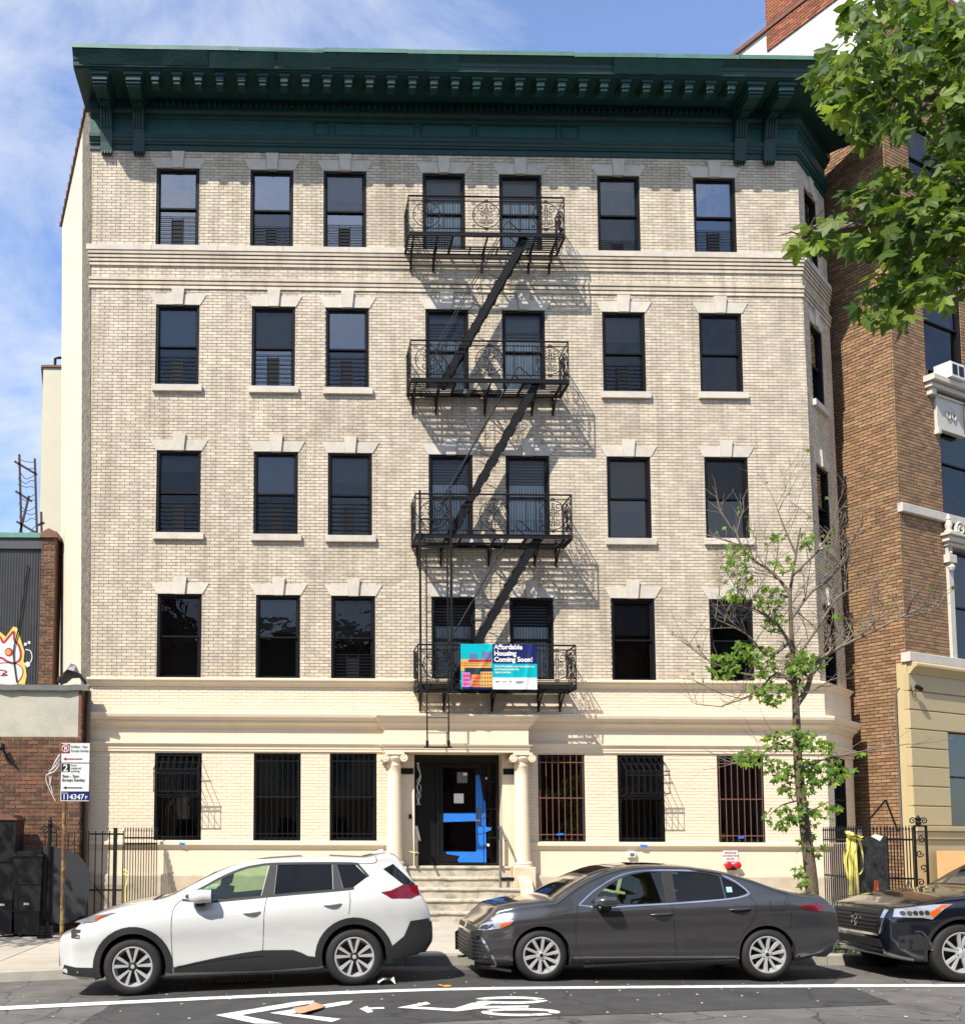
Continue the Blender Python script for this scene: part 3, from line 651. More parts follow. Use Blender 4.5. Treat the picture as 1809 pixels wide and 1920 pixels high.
# ground floor windows behind iron bars
def make_ground_window(parent, M, q, style, i):
    win = make_window(parent, M, q, guard=0, sill=False, lintel=False, glassm=LOWGLASS, shade=(0.45, .48, .5, 0, .45, 0, 0)[i])
    x0, x1, z0, z1 = q; mtl = IRONRUST if style == 'rust' else IRON; y = .0
    if style == 'bow':      # projecting cage over the upper half, flat bars below
        n = 8; H = z1 - z0; zt, za_, zb__, zw = z1 - .05, z0 + .80 * H, z0 + .55 * H, z0 + .52 * H; pr = -.48
        for k in range(n):
            u = x0 + .05 + (x1 - x0 - .1) * k / (n - 1); m = MB(M); m.tube([(u, y, zt), (u, pr, za_), (u, pr, zb__), (u, y, zw)], .008, 5); m.build('cage_bar', mtl, win)
            m = MB(M); m.tube([(u, y, z0 + .02), (u, y, z1 - .04)], .007, 5); m.build('security_bar', mtl, win)
        for zz, yy in ((zt, y), (za_, pr), (zb__, pr), (zw, y - .012), (za_ - .09, pr), (z0 + .08, y), ((zt + za_) / 2, pr / 2)):
            m = MB(M); m.box(x0 + .03, x1 - .03, yy - .007, yy + .007, zz - .009, zz + .009); m.build('cross_bar', mtl, win)
        zc = za_ - .045
        for k in range(n - 1):
            u = x0 + .05 + (x1 - x0 - .1) * (k + .5) / (n - 1); m = MB(M)
            m.tube([(u + .035 * math.cos(a * math.pi / 4), pr, zc + .035 * math.sin(a * math.pi / 4)) for a in range(9)], .005, 4); m.build('scroll_ring', mtl, win)
    else:
        n = 8 if style == 'rust' else 9
        for k in range(n):
            u = x0 + .04 + (x1 - x0 - .08) * k / (n - 1); m = MB(M); m.tube([(u, y, z0 + .02), (u, y, z1 - .02)], .008, 6); m.build('security_bar', mtl, win)
        for t in (.08, .5, .91): zz = z0 + (z1 - z0) * t; m = MB(M); m.box(x0 + .01, x1 - .01, -.008, .008, zz - .01, zz + .01); m.build('cross_bar', mtl, win)
    return win
for i, (q, st) in enumerate(zip(WR[1], ('bow', 'bar', 'bar', 'rust', 'bow', 'rust'))): make_ground_window(APT, I4, q, st, i)
make_ground_window(APT, GM, gch[0], 'bar', 6)

# ---- left side wall (splayed lot line), rear and roof
LB = (-6.75 - .6, 7.2)                     # far end of the side wall in plan
def lean_poly(z): return [(fL(z), .016), (fR(z), .016), (fR(z) + CH_LEN * math.cos(CH_ANG) - .01, CH_LEN * math.sin(CH_ANG) + .01)]
ztop = Z_(175)
m = MB(); ang_l = math.atan2(5.4, -1.84); lx = math.cos(ang_l); ly = math.sin(ang_l)
def lp(z, s): return (fL(z) + lx * s - .004, .0 + ly * s)
mbk = MB()
for (s0, s1, mtl, nm, o) in ((0, 1.4, None, '', 0), (1.38, 5.6, STUCCO, 'side_wall', .012)):
    a0, a1 = lp(0, s0), lp(0, s1); b0, b1 = lp(ztop, s0), lp(ztop, s1)
    if mtl:
        m = MB(); e = .25
        def q(z, s, inn): x, y = lp(z, s); return (x - .012 + inn * .95, y + inn * .3, z)
        m.add([q(WALK_Z - .9, s0, 0), q(WALK_Z - .9, s1, 0), q(ztop, s1, 0), q(ztop, s0, 0), q(WALK_Z - .9, s0, e), q(WALK_Z - .9, s1, e), q(ztop, s1, e), q(ztop, s0, e)],
              [(0, 1, 2, 3), (7, 6, 5, 4), (0, 3, 7, 4), (1, 5, 6, 2), (3, 2, 6, 7), (0, 4, 5, 1)])
        m.build(nm, mtl, APT)
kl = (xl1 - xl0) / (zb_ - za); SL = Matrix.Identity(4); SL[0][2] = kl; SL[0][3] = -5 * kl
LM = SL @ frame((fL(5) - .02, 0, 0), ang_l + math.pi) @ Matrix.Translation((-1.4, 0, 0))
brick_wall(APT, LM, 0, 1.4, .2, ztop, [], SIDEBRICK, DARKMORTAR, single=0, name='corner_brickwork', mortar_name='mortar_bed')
# clay coping tiles along the side parapet
for k in range(14):
    s0 = .5 + k * .37; x, y = lp(ztop, s0); M = Matrix.Translation((x, y, ztop)) @ Matrix.Rotation(ang_l, 4, 'Z')
    m = MB(M); m.box(0, .36, -.27, .06, -.04, .035).box(.30, .37, -.285, .075, -.06, .05); m.build('coping_tile', CLAY, APT)
# a lower rear wing stepping out behind the side wall
x2, z2 = P(82, 690, 12.0); x3 = X_(116, 690, 12.0)
m = MB(); m.box(x2, x3 + 6, 12.0, 22, -1, z2); m.build('rear_wing', STUCCO2, APT)
m = MB(); m.add([(x2 - .003, 12.0, -1), (x2 - 1.5, 19.5, -1), (x2 - 1.5, 19.5, z2 + .01), (x2 - .003, 12.0, z2 + .01), (x2 + .1, 12.1, -1), (x2 + .1, 19.5, -1), (x2 + .1, 19.5, z2 + .01), (x2 + .1, 12.1, z2 + .01)], [(0, 1, 2, 3), (3, 2, 6, 7), (0, 3, 7, 4), (1, 5, 6, 2)]); m.build('rear_side_wall', STUCCO, APT)
for k in range(12):
    t = k / 12; m = MB(Matrix.Translation((x2 - 1.5 * t, 12.0 + 7.5 * t, z2)) @ Matrix.Rotation(math.atan2(7.5, -1.5), 4, 'Z')); m.box(0, .62, -.3, .08, .015, .08); m.build('coping_tile', CLAY, APT)
m = MB(); m.box(x2 - .05, x3 + .6, 11.95, 12.3, z2 + .012, z2 + .09); m.build('coping_tile', CLAY, APT)
m = MB(); xv = X_(104, 680, 13); zv = Z_(675, 13, 104); m.tube([(xv, 13, z2), (xv, 13, zv + .05), (xv + .12, 13, zv + .08), (xv + .3, 13, zv + .08)], .05, 8); m.build('vent_pipe', IRON, APT)
# dark core behind the front so no light leaks through
m = MB(); z9 = Z_(190); m.prism_z([(fL(5) + .35, .66), (xr1 - .2, .66), (xr1 + .9, 1.9), (xr1 + .9, 12), (fL(5) - 2.0, 12), (fL(5) - .5, 3)], -.5, z9); m.build('core', DARKROOM, APT)
m = MB(); m.prism_z([(fL(12), .05), (fR(13), .05), (fR(13) + 1.2, 1.3), (fR(13) + 1.2, 12), (fL(12) - 2.2, 12), (fL(12) - 1.6, 5)], z9 + .01, z9 + .15); m.build('roof', mat('tar_roof', (.06, .06, .06), .9), APT)
# ------------------------------------------------------------------ cornice (a part of the apartment house; its pieces are sub-parts)
zS = Z_(137, -1.13); zF0 = Z_(266); zF1 = Z_(231, -.05)
cx0 = X_(135, 90, -1.29); cxr = fR(zS)
CPATH = [(cx0, 0), (cxr, 0), (cxr + 1.95 * math.cos(CH_ANG), 1.95 * math.sin(CH_ANG))]
BPATH = [(fL(zF0) - .03, 0), (cxr, 0), CPATH[2]]
zc98 = Z_(100, -1.26)
m = MB(); m.sweep(CPATH, [(-.3, zS), (1.08, zS), (1.08, zS + .03), (1.13, zS + .035), (1.14, zS + .13), (1.158, zS + .14), (1.17, zS + .2), (1.21, zS + .27), (1.26, zc98 - .03), (1.272, zc98), (-.3, zc98 + .12)])
CORN = m.build('cornice', TEAL, APT)
# cap flashing in lengths that do not quite line up
nf = 9; L_ = cxr - cx0
for k in range(nf):
    a, b = cx0 - .02 + (L_ + .04) * k / nf, cx0 - .02 + (L_ + .04) * (k + 1) / nf - .004; o = random.uniform(-.012, .012); d = random.uniform(-.008, .008)
    m = MB(); m.add([(a, -1.287 + o, zc98 - .035 + d), (b, -1.287 + o, zc98 - .035 - d), (b, -1.262 + o, zc98 + .075 - d), (a, -1.262 + o, zc98 + .075 + d), (a, .1, zc98 + .16), (b, .1, zc98 + .16)], [(0, 1, 2, 3), (3, 2, 5, 4)])
    m.build('cap_flashing', TEALCAP, CORN, fix=False)
# loose, dented fascia sheets
for k, (pa, pb, dz) in enumerate(((150, 390, 0), (392, 515, -.045), (520, 860, .0), (1150, 1355, -.02))):
    a, b = X_(pa, 115, -1.22), X_(pb, 115, -1.22); m = MB(); n = 8; vs = []; fs = []
    for i in range(n + 1):
        t = i / n; x = a + (b - a) * t; w_ = random.uniform(-.012, .012)
        vs += [(x, -1.146 + w_ * .4, zS + .06 + dz * (1 - t * .3)), (x, -1.2 + w_, zS + .16 + dz * .6), (x, -1.28 + w_ * .5, zc98 - .045 + dz * .4)]
    for i in range(n):
        for j in (0, 1): fs.append((3 * i + j, 3 * i + 3 + j, 3 * i + 4 + j, 3 * i + 1 + j))
    m.add(vs, fs); m.build('fascia_sheet', TEAL, CORN, smooth=30, fix=False)
m = MB(); m.sweep(BPATH, [(-.02, zcor - .02), (.03, zcor - .02), (.03, zcor + .1), (.06, zcor + .105), (.06, zcor + .15), (.085, zcor + .16), (.1, zcor + .21), (.13, zcor + .225), (.13, zF0 + .01), (-.02, zF0 + .03)]); m.build('lower_moulding', TEAL, CORN)
m = MB(); m.sweep(BPATH, [(-.02, zF0), (.035, zF0), (.035, zF1 + .03), (-.02, zF1 + .03)]); m.build('frieze', mat('teal_frieze', (0.014, 0.078, 0.072), 0.42, 0.2, 3, 0.2, 10, streak=0.3, dcol=(0.006, 0.03, 0.03)), CORN)
zB1 = Z_(210, -.18)
m = MB(); m.sweep(BPATH, [(-.02, zF1), (.05, zF1), (.07, zF1 + .04), (.1, zF1 + .05), (.1, zF1 + .09), (.14, zF1 + .13), (.15, zB1), (-.02, zB1)]); m.build('bed_moulding', TEAL, CORN)
m = MB(); m.sweep(BPATH, [(-.02, zB1 - .01), (.17, zB1 - .01), (.17, zS + .01), (-.02, zS + .01)]); m.build('back_board', TEAL, CORN)
# beads, dentils, modillions
n = 190
mb = MB()
for k in range(n):
    x = BPATH[0][0] + .1 + (cxr - BPATH[0][0] - .2) * k / (n - 1); mb.box(x - .018, x + .018, -.172, -.1, zF1 + .14, zF1 + .18)
mb.build('bead_row', TEAL, CORN, kind='stuff')
px0, px1 = X_(291, 150, -1.04), X_(1372, 160, -1.04); nm = 28
dent = MB(); dent.box(-.03, .03, -.07, 0, 0, .12); dme = dent.mesh('dentil', TEAL)
mod = MB(); mod.box(-.115, .115, -.66, -.2, -.07, 0).bbox(-.085, .085, -.64, -.3, -.19, -.071, .012).bbox(-.07, .07, -.615, -.42, -.255, -.19, .01); mme = mod.mesh('modillion', TEAL)
step = (px1 - px0) / (nm - 1)
for k in range(nm): link_mesh('modillion', mme, CORN, (px0 + step * k, -.39, zS - .002))
xx = px0 - .1
while xx < px1 + .12:
    link_mesh('dentil', dme, CORN, (xx, -.168, zB1 + .04)); xx += step / 3.5
CMc = frame((cxr, 0, 0), CH_ANG)
for k in range(4):
    o = bpy.data.objects.new('modillion', mme); COL.objects.link(o); o.matrix_world = CMc @ Matrix.Translation((.35 + k * .42, -.39, zS - .002)); adopt(o, CORN)
# scrolled consoles at both ends
def console(px):
    x = X_(px, 165, -1.0); M = Matrix.Translation((x, 0, 0)); m = MB(M); w_ = .13
    prof = [(-.02, zcor - .1), (-.1, zcor - .1), (-.115, zcor + .1), (-.15, zF0), (-.17, zF0 + .08), (-.19, zF0 + .22), (-.26, zF1 + .06), (-.36, zF1 + .13), (-.46, zF1 + .16), (-.52, zF1 + .24), (-.52, zS - .34), (-.46, zS - .28), (-.02, zS - .28)]
    n = len(prof); vs = [(-w_, y, z) for y, z in prof] + [(w_, y, z) for y, z in prof]
    m.add(vs, [tuple(range(n)), tuple(range(2 * n - 1, n - 1, -1))] + [(i, (i + 1) % n, (i + 1) % n + n, i + n) for i in range(n)])
    m.box(-.2, .2, -1.05, -.0, zS - .08, zS - .002).bbox(-.165, .165, -1.02, 0, zS - .19, zS - .08, .012).box(-.15, .15, -.99, 0, zS - .235, zS - .2).box(-.135, .135, -.95, 0, zS - .285, zS - .24)
    c = m.build('console_bracket', TEAL, CORN)
    for k in range(4):
        u = -w_ + .035 + k * .063; m = MB(M); m.tube([(u, -.53, zS - .33), (u, -.535, zF1 + .26), (u, -.47, zF1 + .165), (u, -.30, zF1 + .09), (u, -.21, zF0 + .22), (u, -.185, zF0 + .08)], .018, 6); m.build('flute', TEAL, APT if False else CORN)
        m = MB(M); m.add([(u - .024, -.115, zcor - .1), (u + .024, -.115, zcor - .1), (u + .012, -.13, zcor - .17), (u - .012, -.13, zcor - .17), (u - .024, -.03, zcor - .1), (u + .024, -.03, zcor - .1), (u + .012, -.03, zcor - .17), (u - .012, -.03, zcor - .17)], [(0, 1, 2, 3), (3, 2, 6, 7), (0, 3, 7, 4), (1, 5, 6, 2)]); m.build('drop_tooth', TEALCAP if False else TEAL, CORN)
for px in (187, 250, 1417, 1474): console(px)
# raised panels on the frieze
for pa, pb in ((588, 618), (626, 778), (788, 886), (892, 1044), (1050, 1084)):
    a, b = X_(pa, 248), X_(pb, 248); z0, z1 = zF0 + .06, zF1 - .015; y0, y1 = -.062, -.03; t = .03
    m = MB(); m.box(a, b, y0, y1, z0, z0 + t).box(a, b, y0, y1, z1 - t, z1).box(a, a + t, y0, y1, z0 + t, z1 - t).box(b - t, b, y0, y1, z0 + t, z1 - t); m.build('frieze_panel', TEAL, CORN)
# ------------------------------------------------------------------ entrance porch, door and stoop
pY = -.42
ex0, ex1 = X_(720, 1380, pY), X_(992, 1380, pY)
zt_, zb2 = Z_(1339, pY - .15), Z_(1362, pY - .05)
za1, za0 = Z_(1396, pY), Z_(1413, pY)
EP = [(ex0, .02), (ex0, pY), (ex1, pY), (ex1, .02)]
EPo = [(ex0, -.05), (ex0, pY), (ex1, pY), (ex1, -.05)]
PORCH = empty('porch', (3.2, 0, WALK_Z)); adopt(PORCH, APT)
m = MB(); m.sweep(EP, [(-.1, zb2 - .04), (.0, zb2 - .04), (.02, zb2 + .01), (.07, zb2 + .05), (.09, zb2 + .11), (.11, zb2 + .12), (.15, zb2 + .19), (.17, zt_ - .035), (.17, zt_), (-.1, zt_ + .02)]); m.build('porch_cornice', CREAM, APT)
m = MB(); m.box(ex0 + .012, ex1 - .012, pY + .012, -.005, za1 - .03, zb2 + .0); m.build('porch_frieze', CREAM, APT)
m = MB(); m.box(ex0 + .08, ex1 - .08, pY + .08, -.012, zb2 + .001, zt_ + .005); m.build('porch_top', CREAM, APT)
m = MB(); m.sweep(EP, [(-.3, za0 + .03), (.0, za0 + .03), (.0, za0 + .09), (.015, za0 + .095), (.015, za0 + .14), (.05, za0 + .165), (.06, za1 + .0), (-.3, za1 + .0)]); m.build('porch_architrave', CREAM, APT)
bpy.data.objects.remove(PORCH)
def column(px, i):
    x = X_(px, 1520, -.22); yc = -.22; zt = za0 + .03; zb = Z_(1625, -.22)
    M = Matrix.Translation((x, yc, 0)); r = .165
    prof = [(r * 1.0, zb + .11), (r * 1.0, zb + .2)] + [(r * (1 - .14 * (k / 10) ** 1.6), zb + .2 + (zt - zb - .5) * k / 10) for k in range(1, 11)] + [(r * .93, zt - .285), (r * .93, zt - .26), (r * .86, zt - .25), (r * .86, zt - .2)]
    m = MB(M); m.lathe(prof, 28); c = m.build('column', CREAM, APT, smooth=40)
    m = MB(M); m.lathe([(.0, zb + .112), (r * 1.02, zb + .112), (r * 1.22, zb + .09), (r * 1.25, zb + .06), (r * 1.15, zb + .04), (r * 1.3, zb + .02), (r * 1.3, zb), (0, zb)], 28); m.build('base', CREAM, c, smooth=40)
    m = MB(M); m.lathe([(r * .86, zt - .2), (r * 1.15, zt - .14), (r * 1.2, zt - .11), (r * 1.1, zt - .08), (0, zt - .08)], 24); m.box(-.2, .2, -.2, .2, zt - .05, zt - .002).box(-.17, .17, -.17, .17, zt - .09, zt - .05); m.build('capital', CREAM, c, smooth=40)
    for s in (-1, 1):
        Mv = Matrix.Translation((x + s * .195, yc, zt - .125)); m = MB(Mv)
        m.lathe([(0, -.2), (.03, -.205), (.045, -.185), (.06, -.2), (.078, -.195), (.082, -.17), (.07, 0), (.082, .17), (.07, .19), (0, .19)], 20, axis='y'); m.build('volute', CREAM, c, smooth=35)
    m = MB(); m.bbox(x - .235, x + .235, yc - .235, yc + .22, WALK_Z - .1, zb - .001, .015); m.build('pedestal', PEEL if i else CREAM, c)
for i, px in enumerate((739, 978)): column(px, i)
# reveals either side of the door, recessed walls
D0, D1, DZ0, DZ1 = DOOR; dy = .42
for s, a, b in ((-1, X_(752, 1520), D0), (1, D1, X_(968, 1520))):
    m = MB(); m.box(a, b, -.012, dy, WALK_Z, DZ1 + .15); m.build('door_jamb', CREAM, APT)
m = MB(); m.box(D0, D1, -.014, dy + .1, DZ1, DZ1 + .2); m.build('door_head', CREAM, APT)
m = MB(); m.box(D0 - .35, D0 - .02, -.03, -.013, Z_(1452), Z_(1441)).box(D1 + .02, D1 + .3, -.03, -.013, Z_(1452), Z_(1441)); m.build('lamp_plate', IRON, APT)
DFR = mat('black_door_frame', (0.008, 0.008, 0.009), 0.3, 0.1)
m = MB(); t = .07; y0, y1 = dy - .06, dy + .02
xa_, xb_ = X_(824, 1530, .36), X_(907, 1530, .36)
m.box(D0, D0 + t, y0, y1, DZ0, DZ1).box(D1 - t, D1, y0, y1, DZ0, DZ1).box(D0 + t, D1 - t, y0, y1, DZ1 - .18, DZ1).box(D0 + t, D1 - t, y0, y1, DZ0, DZ0 + .04)
m.box(xa_ - t, xa_, y0, y1, DZ0 + .04, DZ1 - .18).box(xb_, xb_ + t * .6, y0, y1, DZ0 + .04, DZ1 - .18)
DF = m.build('door_frame', DFR, APT)
m = MB(); m.box(D0, D1, dy + .25, dy + .3, DZ0, DZ1); m.build('hall_beyond', DARKROOM, APT)
zmid0, zmid1 = Z_(1541, .36), Z_(1524, .36); zbot = Z_(1597, .36); ztp = DZ1 - .28
m = MB(); st = .12; a, b = xa_ + .01, xb_ - .01; y0, y1 = dy - .05, dy - .005
m.box(a, a + .07, y0, y1, DZ0 + .05, DZ1 - .19).box(b - .16, b, y0, y1, DZ0 + .05, DZ1 - .19).box(a + .07, b - .16, y0, y1, zmid0, zmid1).box(a + .07, b - .16, y0, y1, DZ0 + .05, zbot).box(a + .07, b - .16, y0, y1, ztp, DZ1 - .19)
DRO = m.build('door', DFR, APT)
DGL = glass('door_glass', (0.35, 0.36, 0.36), 0.04, 0.01, 0.04)
for z0, z1 in ((zbot, zmid0), (zmid1, ztp)):
    m = MB(); m.quad((a + .07, y0 + .02, z0), (b - .16, y0 + .02, z0), (b - .16, y0 + .02, z1), (a + .07, y0 + .02, z1)); m.build('pane', DGL, DRO, fix=False)
m = MB(); m.box(a + .02, a + .07, y0 + .001, y0 + .001, 0, 0); 
# torn blue film still on the door
def film(pts, y, nm='masking_film'):
    m = MB(); m.prism_y(pts, y - .003, y - .0005); return m.build(nm, BLUETAPE, DRO)
sx = b - .16; q = lambda px, py: P(px, py, dy - .05)
film([(a + .07, zmid0 - .005), (sx, zmid0 + .02), (sx, zmid1 + .0), (a + .08, zmid1 - .01)], y0)
film([(sx, DZ0 + .05), (b, DZ0 + .05), (b, zmid1 + .05), (b, Z_(1498, .36)), (b - .025, Z_(1482, .36)), (b - .05, Z_(1466, .36)), (b - .085, Z_(1452, .36)), (sx, Z_(1454, .36))], y0)
film([(X_(860, 1610, .36), DZ0 + .05), (sx, DZ0 + .05), (sx, zbot), (a + .12, zbot + .0), (a + .14, zbot - .05), (X_(862, 1606, .36), zbot - .09), (X_(858, 1614, .36), zbot - .17)], y0)
film([(xb_ + .0, DZ0 + .05), (xb_ + .045, DZ0 + .05), (xb_ + .04, Z_(1560, .36)), (xb_ + .15, Z_(1556, .36)), (xb_ + .16, Z_(1552, .36)), (xb_ + .04, Z_(1550, .36)), (xb_ + .035, Z_(1503, .36)), (xb_, Z_(1500, .36))], dy - .065)
for (x0, x1, z0, z1) in ((857, 876, 1448, 1468), (868, 876, 1449, 1454), (851, 869, 1488, 1506)):
    m = MB(); aa = P(x0, z1, dy - .04); bb = P(x1, z0, dy - .04); m.box(aa[0], bb[0], y0 + .008 - (.002 if x0 == 868 else 0), y0 + .011 - (.002 if x0 == 868 else 0), aa[1], bb[1]); m.build('paper_notice', PAPER if x0 != 857 else SHADE, DRO)
m = MB(); m.box(b - .12, b - .06, y0 - .03, y0 - .003, zmid0 - .05, zmid1 + .1); m.tube([(b - .09, y0 - .03, zmid0 + .03), (b - .09, y0 - .075, zmid0 + .03), (b - .22, y0 - .075, zmid0 + .035)], .012, 8); m.build('door_handle', mat('brushed_steel', (.5, .48, .45), .3, .05, metal=1), DRO)
for x0, x1, nm in ((D0 + t, xa_ - t, 'side_panel'), (xb_ + t * .6, D1 - t, 'side_light')):
    m = MB(); m.quad((x0, dy - .02, DZ0 + .04), (x1, dy - .02, DZ0 + .04), (x1, dy - .02, DZ1 - .18), (x0, dy - .02, DZ1 - .18)); m.build(nm, DGL if nm == 'side_light' else DFR, DF, fix=False)
    for zz in (.24, .5, .75):
        z = DZ0 + (DZ1 - DZ0) * zz; m = MB(); m.box(x0, x1, dy - .035, dy - .019, z, z + .03); m.build('panel_rail', DFR, DF)
for px, py in ((909, 1459), (913, 1584)):
    x, z = P(px, py, dy); m = MB(Matrix.Translation((x, dy - .03, z)) @ Matrix.Rotation(R(12), 4, 'Y')); m.box(-.045, .045, -.002, .002, -.028, .028); m.build('sticker', PAPER, DF)
# hanging bundle of cables inside the left jamb
mb = MB(); x, z = P(781, 1430, .2); rr = random.Random(5)
for k in range(4):
    pts = [(x + .02 * k, .2, z)]; 
    for j in range(9): pts.append((x + .03 + rr.uniform(-.03, .06), .2 + rr.uniform(-.02, .02), z - .1 * (j + 1)))
    mb.tube(catmull(pts, 3), .006, 5)
mb.build('loose_cable', PAPER, APT)
m = MB(); x, z = P(769, 1531); m.box(x - .03, x + .03, -.04, -.013, z - .045, z + .045); m.build('door_buzzer', IRON, APT)
# stoop
STOOP = empty('stoop', (3.2, -.7, WALK_Z), 'worn concrete entrance steps with stained risers', 'steps')
sxa, sxb = X_(762, 1680, -.8), X_(976, 1680, -.8)
tops = [(1.215, -.12), (1.0, -.42), (.79, -.72), (.575, -1.02), (.345, -1.32)]
for i, (zt, y) in enumerate(tops):
    m = MB(); z0 = .05; n = 10; yb = .3 if i == 0 else tops[i - 1][1] + .0
    vs = []; fs = []; rr = random.Random(i)
    for k in range(n + 1):
        x = sxa + (sxb - sxa) * k / n; j = rr.uniform(-.012, .012) ; jz = rr.uniform(-.01, .006)
        vs += [(x, y + .012 + j * .5, z0), (x, y + .012 + j * .5, zt - .06), (x, y - .02 + j, zt - .045 + jz), (x, y - .018 + j, zt - .012 + jz), (x, y + .01, zt + jz * .3), (x, yb + .02, zt)]
    for k in range(n):
        for q_ in range(5): fs.append((6 * k + q_, 6 * k + 6 + q_, 6 * k + 7 + q_, 6 * k + 1 + q_))
    m.add(vs, fs); m.add([vs[p] for p in range(6)] + [(sxa, yb + .02, z0)], [tuple(range(7))]); m.add([vs[6 * n + p] for p in range(6)] + [(sxb, yb + .02, z0)], [tuple(range(6, -1, -1))])
    m.build('step', STEPM, STOOP)
for s, xx in ((0, sxa - .26), (1, sxb)):
    m = MB(); w_ = .27; x0, x1 = xx + .004, xx + w_ - .004
    pr = [(-.46, 1.02), (-.62, .95), (-.8, .72), (-1.06, .40), (-1.1, .05), (-.46, .05)]
    n = len(pr); vs = [(x0, y, z) for y, z in pr] + [(x1, y, z) for y, z in pr]; m.add(vs, [tuple(range(n)), tuple(range(2 * n - 1, n - 1, -1))] + [(i, (i + 1) % n, (i + 1) % n + n, i + n) for i in range(n)])
    m.build('cheek_block', PEEL if s else CREAM, STOOP)
STEEL = mat('dull_steel', (.20, .19, .17), .5, .3, 10, metal=.6)
for k, (px, lab) in enumerate(((782, 'dull steel handrail left of the door beside the white car'), (940, 'dull steel handrail right of the door above the steps'))):
    x, _ = P(px, 1600, -.2); RL = empty('handrail', (x, -.3, 1.2), lab, 'handrail')
    m = MB(); m.tube([(x, -.16, 1.2), (x, -.16, 2.02)], .03, 10); m.build('post', STEEL, RL, smooth=40)
    m = MB(); m.tube([(x, .05, 2.02), (x, -.16, 2.03), (x, -.5, 1.85), (x + .01, -.62, 1.75)], .028, 10); m.build('rail', STEEL, RL, smooth=40)
    if k:
        m = MB(); xx = X_(944, 1670, -.95); m.tube([(xx, -.62, .79), (xx, -.62, 1.76)], .025, 8); m.build('post', STEEL, RL); m = MB(); m.box(xx, xx + .28, -.66, -.63, .93, 1.0); m.build('bracket_plate', IRON, RL)
    else:
        m = MB(); rr = random.Random(1); m.tube([(x - .16, -.2, 1.52), (x - .06, -.22, 1.49), (x, -.2, 1.5), (x + .035, -.17, 1.48), (x, -.12, 1.5)], .012, 6); m.build('tape_knot', YTAPE, RL)
# ------------------------------------------------------------------ fire escape
FE = empty('fire_escape', (4.4, 0, 3.9), 'black iron fire escape with scrollwork balconies and zigzag stairs down the front', 'fire escape')
FY, BY = -.80, -.06
BAL = {5: (766, 1058, 437, 440, 367, 371), 4: (770, 1066, 711, 714, 638, 641), 3: (779, 1072, 1003, 1006, 925, 929), 2: (784, 1080, 1284, 1287, 1208, 1211)}
def spiral(cx, cz, r, a0, turns, sgn, y, n=16):
    pts = []
    for k in range(n + 1):
        t = k / n; a = R(a0) + sgn * t * turns * 2 * math.pi; rr = r * (1 - .8 * t); pts.append((cx + rr * math.cos(a), y, cz + rr * math.sin(a)))
    return pts
def scroll_panel(parent, x0, x1, z0, z1, y, T=None):
    m = MB(T); cx, cz = (x0 + x1) / 2, (z0 + z1) / 2; w_, h_ = x1 - x0, z1 - z0; r = .0095
    rx, rz = w_ * .47, h_ * .46
    m.tube([(cx + rx * math.cos(a * math.pi / 12), y, cz + rz * math.sin(a * math.pi / 12)) for a in range(25)], r, 5, False)
    for sx in (-1, 1):
        for (dz, rr, sg) in ((.26, .095, 1), (.02, .06, -1), (-.22, .07, 1)):
            c = cx + sx * (rr + .018); m.tube(spiral(c, cz + dz * h_, rr * h_ / .62, 180 if sx > 0 else 0, 1.4, sx * sg, y), r * .9, 4)
        m.tube([(cx + sx * .015, y, cz + .4 * h_), (cx + sx * .02, y, cz + .1 * h_), (cx + sx * .015, y, cz - .1 * h_), (cx + sx * .03, y, cz - .38 * h_)], r, 4)
        m.tube([(cx + sx * (rx - .03) + .025 * math.cos(a * math.pi / 4), y, cz + .045 * math.sin(a * math.pi / 4)) for a in range(9)], r, 4, False)
        for sz in (-1, 1): m.tube(spiral(cx + sx * (w_ * .44), cz + sz * h_ * .40, .045, 90 * sz + 90, 1.2, sx * sz, y, 10), r * .8, 4)
    for sz in (-1, 1): m.tube([(cx + .04 * math.cos(a * math.pi / 4), y, cz + sz * (h_ * .5 - .0) + .028 * math.sin(a * math.pi / 4)) for a in range(9)], r, 4, False)
    return m.build('scroll_panel', IRON, parent)
BZ = {}
